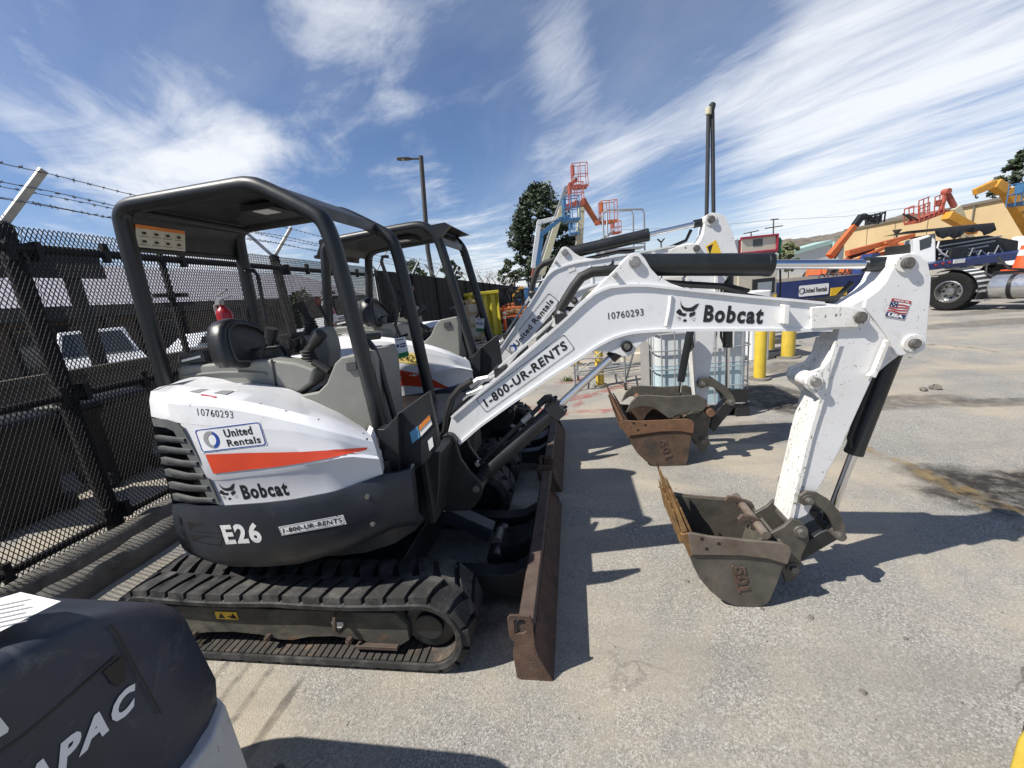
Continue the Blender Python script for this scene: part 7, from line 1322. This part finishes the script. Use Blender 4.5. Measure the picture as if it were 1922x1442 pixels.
for y in (29.4, 29.8, 30.2, 30.6): b.beam((q[6][0], y, q[6][1]), (q[7][0], y, q[7][1]+.1), .07, .07); b.beam((q[7][0], y, q[7][1]+.15), (q[8][0], y, q[8][1]), .07, .07)
b.beam((q[9][0]-.1, 29.9, q[9][1]+.3), (q[8][0], 29.9, q[8][1]), .25, .12); b.box((q[7][0]-.06, 29.35, q[7][1]+.05), (q[7][0]+.02, 30.65, q[7][1]+.13)); b.box((q[8][0]-.3, 29.35, q[8][1]), (q[8][0]-.22, 30.65, q[8][1]+.5)); obj('fork_carriage', b, 'black_metal', hc)
q = [(21.934,2.056),(26.085,2.745),(25.65,2.147),(24.022,1.528),(26.295,2.406),(22.316,1.564)]; t, bm_ = telehandler('orange lift with a low boom resting near level in front of the tan warehouse', q[3][0], 26, q[0], q[1], 'machine_orange', w=.36)
b = MB(); b.beam((q[5][0], 25.8, q[5][1]), (q[2][0], 25.8, q[2][1]-.1), .25, .22, (0, 1, 0)); b.prism([(q[2][0]-.9, q[2][1]-.6), (q[2][0]+.8, q[2][1]-.6), (q[4][0]+.1, q[4][1]), (q[2][0]-.6, q[2][1]+.2)], 25.5, 26.4); b.box((q[5][0]-1.2, 25.4, q[5][1]-.4), (q[2][0]-.6, 26.4, q[5][1]+.12)); [b.beam((q[5][0]+dx_, 25.6+dy_, q[5][1]+z0_), (q[5][0]+dx_+1.9, 25.6+dy_, q[5][1]+z1_), .16, .14, (0, 1, 0)) for dx_, dy_, z0_, z1_ in ((.1, 0, .15, .75), (.9, .3, .2, .95), (1.6, 0, .9, .25), (-.5, .5, .1, .55))]; obj('turret', b, 'machine_orange', t, bevel=.03); b = MB()
for k in range(5): a = V3((q[0][0]+.6+k*.7, 25.6, q[5][1]+.1)); b.tube([a, a+V3((.25, 0, .28)), a+V3((.5, 0, .06))], .035, 6)
b.box((q[4][0]-.1, 25.5, q[4][1]-.8), (q[4][0]+.15, 26.3, q[4][1]+.25)); obj('hoses', b, 'black_metal', t)
q = [(26.853,3.563),(28.729,4.066),(26.655,4.905),(28.629,5.037),(26.062,4.094),(28.871,5.268),(28.659,4.073),(29.524,4.313),(29.533,4.248),(30.267,2.809),(28.445,3.867),(30.02,3.063),(30.245,1.545),(27.687,4.101)]
t = thing('boom_lift', (q[12][0], 27, 0), 'boom lift with a long red railed basket tilted above the white truck cab', 'boom lift', 'boom lifts parked in the yard', bgf=True)
b = MB(); d = V3((q[1][0]-q[0][0], 0, q[1][1]-q[0][1])); p0 = V3((q[0][0], 27, q[0][1]))
b.beam(p0, p0+d, 1.0, .16); b.beam(p0+V3((.2, 0, .16)), p0+d*.9+V3((0, 0, .1)), .8, .12)
for k in range(6): 
    a = p0+d*(k*.16); hh = .95 if k < 3 else 1.15
    for y in (-.5, .5): b.tube([a+V3((0, y, 0)), a+V3((-.08, y, hh))], .035, 6)
for hh in (.5, .95):
    for y in (-.5, .5): b.tube([p0+V3((-.08, y, hh)), p0+d*.32+V3((-.08, y, hh))], .035, 6); b.tube([p0+d*.48+V3((-.08, y, hh*1.2)), p0+d*.85+V3((-.08, y, hh*1.2))], .035, 6)
for hh in (.5, .95): b.tube([p0+V3((-.08, -.5, hh)), p0+V3((-.08, .5, hh))], .035, 6)
b.box(p0+d*.55+V3((0, -.5, .55)), p0+d*.68+V3((0, -.3, .85)))
obj('basket', b, 'lift_red', t); b = MB(); b.beam((q[4][0], 26.6, q[4][1]), p0+V3((.2, -.4, 0)), .08, .07); b.beam((q[4][0]+.35, 27.2, q[4][1]+.12), p0+V3((.5, .2, 0)), .08, .07); obj('fork', b, 'black_metal', t)
b = MB(); b.beam((q[6][0], 27, q[6][1]), (q[5][0], 27, q[5][1]), .19, .19, (0, 1, 0)); b.beam((q[5][0], 27, q[5][1]), (q[7][0], 27, q[7][1]), .24, .24, (0, 1, 0)); b.cyl((q[5][0], 26.8, q[5][1]), (q[5][0], 27.2, q[5][1]), .18, 14); obj('jib', b, 'lift_red', t, bevel=.02)
b = MB(); b.beam((q[8][0], 27, q[8][1]), (q[9][0]+.1, 27, q[9][1]), .45, .45, (0, 1, 0)); b.beam((q[9][0]+.1, 27, q[9][1]), (q[9][0]+.9, 27, 1.2), .5, .5, (0, 1, 0)); obj('boom', b, 'lift_cream', t, bevel=.02)
b = MB(); b.beam((q[10][0]-.1, 26.3, q[10][1]-.1), (q[11][0]+.3, 26.3, q[11][1]-.4), .5, .5, (0, 1, 0)); obj('lower_boom', b, 'machine_amber', t, bevel=.03); b = MB(); x = q[12][0]+.5; b.prism([(x-1.6, .5), (x+2, .5), (x+2, 1.2), (x-1.4, 1.5)], 26.2, 28); obj('chassis', b, 'machine_orange', t, bevel=.05)
q = [(27.305,4.69),(28.375,5.038),(29.119,4.603),(31.57,1.706),(27.359,4.544),(30.13,2.729),(29.027,4.781),(29.528,4.367)]; t, bm_ = telehandler('yellow telehandler with a bent jib and hook at the right edge', q[3][0]+1, 24, (q[3][0], q[3][1]), q[2], 'machine_amber', w=.62)
b = MB(); b.beam((q[2][0]-.1, 24, q[2][1]), (q[1][0], 24, q[1][1]), .5, .45, (0, 1, 0)); b.beam((q[1][0], 24, q[1][1]), (q[0][0], 24, q[0][1]), .42, .34, (0, 1, 0), .34, .24); hc = obj('jib', b, 'machine_amber', bm_, bevel=.03); b = MB(); b.tube([(q[0][0]+.1, 24, q[0][1]-.1), (q[0][0]+.1, 24, q[0][1]-.28), (q[0][0]+.2, 24, q[0][1]-.34), (q[0][0]+.24, 24, q[0][1]-.26)], .035, 8); obj('hook', b, 'black_metal', hc)
q = [(28.301,3.738),(28.17,4.808),(28.916,4.872),(30.171,3.67)]; boomlift('pale blue railed platform of a lift at the right edge', q[3][0], 23, [((q[3][0], 1), (q[3][0]-.2, q[0][1]-.3), .4, .4, 'wall_white')], [(((q[0][0]+q[3][0])/2+.1, q[0][1]-.1), 1.6, 1.15, 'lift_blue')], chassis=('wall_white', 3))
# ---- dump truck with tarp and blue bed, semi wheel, tank, cone
CT = lambda b, a=rad(-38): [b.__setattr__('v', [((x-CQ[0])*cos(a)-(y-CQ[1])*sin(a)+CQ[0], (x-CQ[0])*sin(a)+(y-CQ[1])*cos(a)+CQ[1], z) for x, y, z in b.v]), b][1]
q = [(13.648,1.645),(13.99,2.168),(14.4,2.262),(14.528,1.32),(13.458,1.596),(14.117,1.736),(14.336,2.085),(14.112,2.039)]
t = thing('dump_truck', (q[3][0]+1, 13.6, 0), 'white cab dump truck with a black tarped bed behind the excavator arm', 'truck', bgf=True); fk = 13.6; CQ = (q[3][0], fk)
b = MB(); b.prism([(q[0][0]-.5, 1.2), (q[3][0], 1.2), (q[2][0]+.02, q[2][1]), (q[1][0]-.1, q[1][1]-.02), (q[7][0]-.16, q[5][1]-.05), (q[0][0]-.3, q[0][1]), (q[0][0]-.52, q[0][1]-.1)], fk, fk+1.9); cb = obj('cab', CT(b), 'wall_white', t, bevel=.04)
b = MB(); b.prism([(q[1][0]+.06, q[1][1]-.08), (q[2][0]-.06, q[2][1]-.08), (q[2][0]-.06, q[5][1]+.1), (q[7][0]-.02, q[5][1]+.02)], fk-.012, fk-.004); obj('window', CT(b), 'glass_dark', cb)
w_ = lambda u, v: V3((q[5][0]-.28+u, fk-.008, q[5][1]-.30+v)); b, c_ = MB(), MB(); moon(b, c_, w_, 0, 0, .055); text(b, 'United', w_, .08, .01, .22, .05, .02); text(b, 'Rentals', w_, .08, -.06, .24, .05, .02); obj('lettering', CT(b), 'decal_navy', cb, smooth=0); obj('crescent', CT(c_), 'decal_navy', cb, smooth=0)
qd = [(14.173,2.385),(16.161,2.391),(16.129,2.164),(15.937,2.05),(15.565,2.185),(15.047,2.136),(14.51,2.221),(14.518,1.399),(17.046,1.743),(17.109,1.197),(14.364,2.002),(16.294,2.016)]
b = MB(); b.prism([qd[10], qd[11], (qd[8][0]+.3, qd[8][1]), (qd[9][0]+.3, qd[9][1]), qd[7]], 13.7, 15.4); obj('dump_bed', b, 'tarp_black', t, bevel=.03)
b = MB(); rows = []
for k in range(15):
    u = k/14; r_ = qd[0][0]+(qd[1][0]-qd[0][0])*u; zt = qd[0][1]+(qd[1][1]-qd[0][1])*u; dr = .10+.20*abs(sin(u*5.2))*(1-.2*u); rows.append([(r_, 13.45+.05*sin(k*1.7), zt-dr-.12*sin(k*.9)**2), (r_, 13.42+.04*sin(k*2.3), zt-dr*.5), (r_, 13.5, zt), (r_, 14.4, zt+.06), (r_, 15.3, zt)])
b.loft(rows); obj('tarp', b, 'tarp_black', t, smooth=60)
b = MB()
for k in range(4): a = V3((qd[10][0]+.25, 13.62, qd[10][1]-.18-.13*k)); b.beam(a, a+V3((2.0-.2*k, 0, .12)), .06, .05)
[b.tube([(qd[10][0]+.3+.28*k, 13.55, qd[10][1]-.75), (qd[10][0]+.38+.28*k, 13.5, qd[10][1]-.35-.1*(k % 3)), (qd[10][0]+.6+.28*k, 13.52, qd[10][1]-.6)], .022, 6) for k in range(7)]; [b.box((qd[10][0]+.5+.5*k, 13.4, qd[10][1]-.95), (qd[10][0]+.75+.5*k, 13.65, qd[10][1]-.62-.08*(k % 2))) for k in range(4)]; obj('bed_rail', b, 'lift_grey', t); b = MB(); b.tube([(qd[10][0]+.05, 13.5, qd[10][1]-.02), (qd[10][0]+.02, 13.5, qd[10][1]-.22), (qd[10][0]+.2, 13.5, qd[10][1]-.42), (qd[10][0]+.55, 13.5, qd[10][1]-.62)], .025, 8); obj('hose', b, 'paper_white', t)
b = MB(); x, z = [(15.017,1.384)][0]; b.box((x-.3, 13.35, z-.1), (x+.25, 13.42, z+.35)); obj('mud_flap', b, 'tarp_black', t)
for xx in (q[0][0]-.1, qd[8][0]-.2, qd[8][0]-1.3): b = MB(); b.cyl((xx, fk+.05, .52), (xx, fk+.4, .52), .52, 22); obj('wheel', b, 'tyre', t)
qb = [(13.234,1.308),(15.998,1.34),(16.395,1.348),(13.259,1.113),(16.045,1.081),(16.443,1.09)]; t = thing('flatbed_trailer', (qb[1][0], 12.6, 0), 'blue flatbed trailer deck behind the big truck wheel', 'trailer', 'blue flatbed trailers', bgf=True)
b = MB(); b.prism([(qb[0][0]-.4, qb[0][1]-.0), (qb[2][0]+1, qb[2][1]+.1), (qb[2][0]+1, qb[5][1]+.1), (qb[0][0]-.4, qb[3][1])], 12.6, 13.55); dk = obj('deck', b, 'truck_blue', t, bevel=.01); 
for xx in (.2, .42, .62): b = MB(); b.cyl((qb[0][0]+xx, 12.57, qb[0][1]-.07+xx*.1), (qb[0][0]+xx, 12.6, qb[0][1]-.07+xx*.1), .035, 10); obj('marker_lamp', b, 'decal_red', dk)
b = MB(); b.box((qb[0][0]+.75, 12.58, qb[0][1]-.06), (qb[0][0]+1.1, 12.6, qb[0][1]+.06)); obj('plate', b, 'paper_white', dk)
# tractor wheel with fender and tank
wc = [(12.52,0.531),(11.999,0.582),(12.59,0.991),(13.666,0.461),(13.641,0.888),(13.77,0.11),(15.021,0.104)]; t = thing('semi_truck', (wc[0][0], 11.3, 0), 'semi truck with a big tyre, banded fender and silver fuel tank at the right edge', 'truck', bgf=True)
R1_ = (wc[0][1]-0.0)*1.0; R1_ = wc[0][1]; 
for yy, xx in ((11.3, wc[0][0]), (11.75, wc[0][0]), (11.3, wc[0][0]-.0)):
    if yy == 11.3 and xx != wc[0][0]: continue
    b = MB(); b.lathe([(R1_*.56, 0), (R1_*.72, -.03), (R1_*.92, -.03), (R1_*.99, .02), (R1_, .06), (R1_, .24), (R1_*.97, .30), (R1_*.6, .30)], (xx, yy, R1_), 36, 'y', False); wh = obj('wheel', b, 'tyre', t, smooth=40); b = MB()
    b.lathe([(R1_*.57, -.012), (R1_*.53, -.02), (R1_*.50, .05), (R1_*.44, .16), (R1_*.22, .17), (R1_*.20, .08), (R1_*.17, .06), (.01, .05)], (xx, yy, R1_), 30, 'y', False); rm = obj('rim', b, 'aluminium', wh, smooth=40)
    b = MB()
    for k in range(8): a = k*pi/4; b.cyl((xx+cos(a)*R1_*.34, yy+.150, R1_+sin(a)*R1_*.34), (xx+cos(a)*R1_*.34, yy+.172, R1_+sin(a)*R1_*.34), R1_*.055, 8)
    obj('hand_hole', b, 'decal_black_clean', rm)
b = MB(); rows = []
for k in range(13):
    a = rad(118-k*11.5); rr = R1_*1.13; rows.append([(wc[0][0]+rr*cos(a), 11.27, R1_+rr*sin(a)), (wc[0][0]+(rr+.02)*cos(a), 11.25, R1_+(rr+.02)*sin(a)), (wc[0][0]+(rr+.02)*cos(a), 11.95, R1_+(rr+.02)*sin(a)), (wc[0][0]+rr*cos(a), 11.95, R1_+rr*sin(a))])
b.loft(rows); fe = obj('fender', b, 'dark_grey_plastic', t); b = MB()
for k in (2, 3, 4, 5, 6, 7):
    a = rad(92-k*13); a2 = a-rad(5); rr = R1_*1.13+.024; b.add([(wc[0][0]+rr*cos(q_), y_, R1_+rr*sin(q_)) for q_, y_ in ((a, 11.25), (a, 11.95), (a2, 11.95), (a2, 11.25))], [(0, 1, 2, 3)])
obj('fender_band', b, 'cone_white', fe)
zr = (wc[4][1]+wc[5][1])/2; rr = (wc[4][1]-wc[5][1])/2; b = MB(); rr = .31; zr = .60; wc[3] = (wc[0][0]+.74, 0); b.lathe([(rr*.9, 0), (rr, .05), (rr, 1.9), (rr*.9, 1.95)], (wc[3][0], 11.3+rr, zr), 32, 'x'); tk = obj('fuel_tank', b, 'aluminium', t, smooth=40)
for dx in (.35, 1.2): b = MB(); b.lathe([(rr+.012, dx), (rr+.012, dx+.08)], (wc[3][0], 11.3+rr, zr), 32, 'x'); obj('tank_strap', b, 'decal_black_clean', tk)
b = MB(); b.box((wc[3][0]-.5, 11.35, zr-.1), (wc[3][0]-.02, 11.7, zr-.04)); b.box((wc[3][0]-.35, 11.35, zr-.35), (wc[3][0]-.02, 11.7, zr-.30)); b.box((wc[3][0]-.36, 11.38, zr-.35), (wc[3][0]-.33, 11.7, zr-.05)); obj('step', b, 'aluminium', t)
b = MB(); b.box((wc[0][0]-1.0, 12.0, R1_*1.25), (wc[3][0]+3, 12.25, R1_*1.25+.25)); b.box((wc[0][0]-1.0, 12.0, R1_*.9), (wc[3][0]+3, 12.2, R1_*1.1)); obj('frame_rail', b, 'black_metal', t)
b = MB(); b.tube([(wc[3][0]-.3, 11.9, zr+.6), (wc[3][0]-.25, 11.8, zr+.35), (wc[3][0]-.1, 11.8, zr+.25)], .03, 8); b.tube([(wc[3][0]-.1, 11.9, zr+.75), (wc[3][0]+.2, 11.7, zr+.45), (wc[3][0]+.5, 11.8, zr+.4)], .03, 8); obj('air_hose', b, 'hose_black', t); t.rotation_euler = (0, 0, YAW-rad(72))
def cone(px_, f, h, label):
    x, z = px_; t = thing('traffic_cone', (x, f, z), label, 'traffic cone', 'traffic cones', bgf=True); b = MB(); b.lathe([(h*.22, .03), (h*.05, h), (h*.03, h)], (x, f, z), 18); bd = obj('cone', b, 'cone_orange', t, smooth=50); b = MB(); b.box((x-h*.3, f-h*.3, z), (x+h*.3, f+h*.3, z+.03)); obj('base', b, 'cone_orange', t)
    if h > .6:
        b = MB(); rr = lambda u: h*.22+(h*.05-h*.22)*(u*h-.03)/(h-.03)+.004
        for u0, u1 in ((.40, .56), (.68, .86)): b = MB(); b.lathe([(rr(u0), u0*h), (rr(u1), u1*h)], (x, f, z), 18); obj('reflective_band', b, 'cone_white', bd)
q = [(14.304,0.955)]; cone((q[0][0], q[0][1]), 11.1, .95, 'orange and white traffic cone on the truck frame at the right edge')
b = MB(); b.box((q[0][0]-.35, 10.95, q[0][1]-.05), (q[0][0]+.8, 11.5, q[0][1]-.003)); solo('catwalk', b, 'black_metal', (q[0][0], 11.4, q[0][1]-.07), 'dark catwalk plate on the truck frame under the striped cone', 'plate', bgf=True)
# blue trailer tail with rental sign
q = [(10.08,1.096),(13.855,0.742),(13.854,0.321),(10.1,0.614),(10.517,1.368),(13.759,1.108),(11.319,0.893),(12.437,0.743),(12.457,0.48),(11.334,0.632),(12.544,0.692),(13.147,0.613),(13.168,0.369),(12.563,0.45)]; t = thing('flatbed_trailer', (q[1][0]-1.5, 15.5, 0), 'blue flatbed trailer with wooden deck, yellow panels and white rental sign behind the boom', 'trailer', 'blue flatbed trailers', bgf=True)
x0, x1 = q[0][0]-1.5, q[1][0]; zt, zb = q[0][1], q[2][1]; zd = q[4][1]
b = MB(); b.box((x0, 15.5, zb), (x1, 15.62, zt)); fc = obj('tail_beam', b, 'truck_blue', t, bevel=.01); b = MB(); b.add([(x0, 15.5, zt+.004), (x1, 15.5, zt+.004), (x1+.6, 19.5, zt+.006), (x0+.6, 19.5, zt+.006)], [(0, 1, 2, 3)]); b.hexa([(x0, 15.62, zt-.06), (x1, 15.62, zt-.06), (x1+.6, 19.5, zt-.06), (x0+.6, 19.5, zt-.06), (x0, 15.62, zt), (x1, 15.62, zt), (x1+.6, 19.5, zt), (x0+.6, 19.5, zt)]); obj('deck', b, 'deck_wood', t)
s0, s1 = q[6], q[8]; b = MB(); b.prism(rrect(s0[0], s1[1], s1[0]-s0[0], s0[1]-s1[1], .05), 15.482, 15.494); sg = obj('rental_sign', b, 'decal_white', fc); w, h = s1[0]-s0[0], s0[1]-s1[1]; fs_ = lambda u, v: V3((s0[0]+u, 15.479, s1[1]+v)); b, c_ = MB(), MB(); text(b, 'United Rentals', fs_, w*.17, h*.28, w*.78, h*.45, .03); obj('lettering', b, 'decal_black_clean', sg, smooth=0); b = MB(); moon(b, c_, fs_, w*.09, h*.5, h*.3); obj('grey_crescent', b, 'decal_grey', sg, smooth=0); obj('blue_crescent', c_, 'decal_navy', sg, smooth=0)
y0_, y1_ = q[10], q[12]; b = MB(); b.box((y0_[0], 15.47, y1_[1]), (y1_[0], 15.496, y0_[1])); obj('yellow_panel', b, 'decal_yellow', fc); b = MB(); ww = y1_[0]-y0_[0]; b.box((s0[0]-1.5, 15.47, y1_[1]), (s0[0]-1.5+ww, 15.496, y0_[1])); obj('yellow_panel', b, 'decal_yellow', fc)
b = MB(); c_ = MB()
for k in range(14): (b if k % 2 else c_).box((s0[0]-.3+k*.13, 15.485, zb+.0), (s0[0]-.3+k*.13+.128, 15.497, zb+.06))
obj('reflective_tape', b, 'decal_red', fc); obj('white_tape', c_, 'decal_white', fc)
for xx in (x0+1, x0+2.2, x1-1.2): b = MB(); b.cyl((xx, 16, .45), (xx, 16.4, .45), .45, 18); obj('wheel', b, 'tyre', t)
b = MB()
for k in range(4): a = V3((s1[0]-.1+k*.35, 15.9, zt+.02)); b.tube([a, a+V3((.08, 0, .12)), a+V3((.2, 0, .1)), a+V3((.25, 0, 0))], .03, 6)
obj('chain', b, 'rust', t)
q = [(15.712,1.084),(17.804,0.954),(17.824,0.748),(15.723,0.93),(15.924,1.063),(17.301,0.978)]; t = thing('blue_ramp', (q[0][0]+1, 20, 0), 'low blue steel ramp behind the trailer carrying two small cones', 'ramp', bgf=True); b = MB(); b.prism([(q[0][0], q[3][1]), (q[1][0], q[2][1]), (q[1][0], q[1][1]), (q[0][0], q[0][1])], 20, 20.9); obj('deck', b, 'truck_blue', t); b = MB(); [b.box((q[0][0]+d, 20.1, 0), (q[0][0]+d+.12, 20.7, q[3][1])) for d in (.1, 1.0, 2.0)]; obj('leg', b, 'truck_blue', t); b = MB(); b.prism([(q[1][0]-.3, q[2][1]), (q[1][0]+.4, q[2][1]), (q[1][0]+.7, q[1][1]+.9), (q[1][0]+.35, q[1][1]+.9)], 20, 20.6); obj('upright', b, 'truck_blue', t)
cone((q[4][0], q[4][1]), 20.4, .36, 'small orange cone on the blue ramp, the nearer to the pump'); cone((q[5][0], q[5][1]+.02), 20.4, .28, 'small faded orange cone on the blue ramp, farther right')
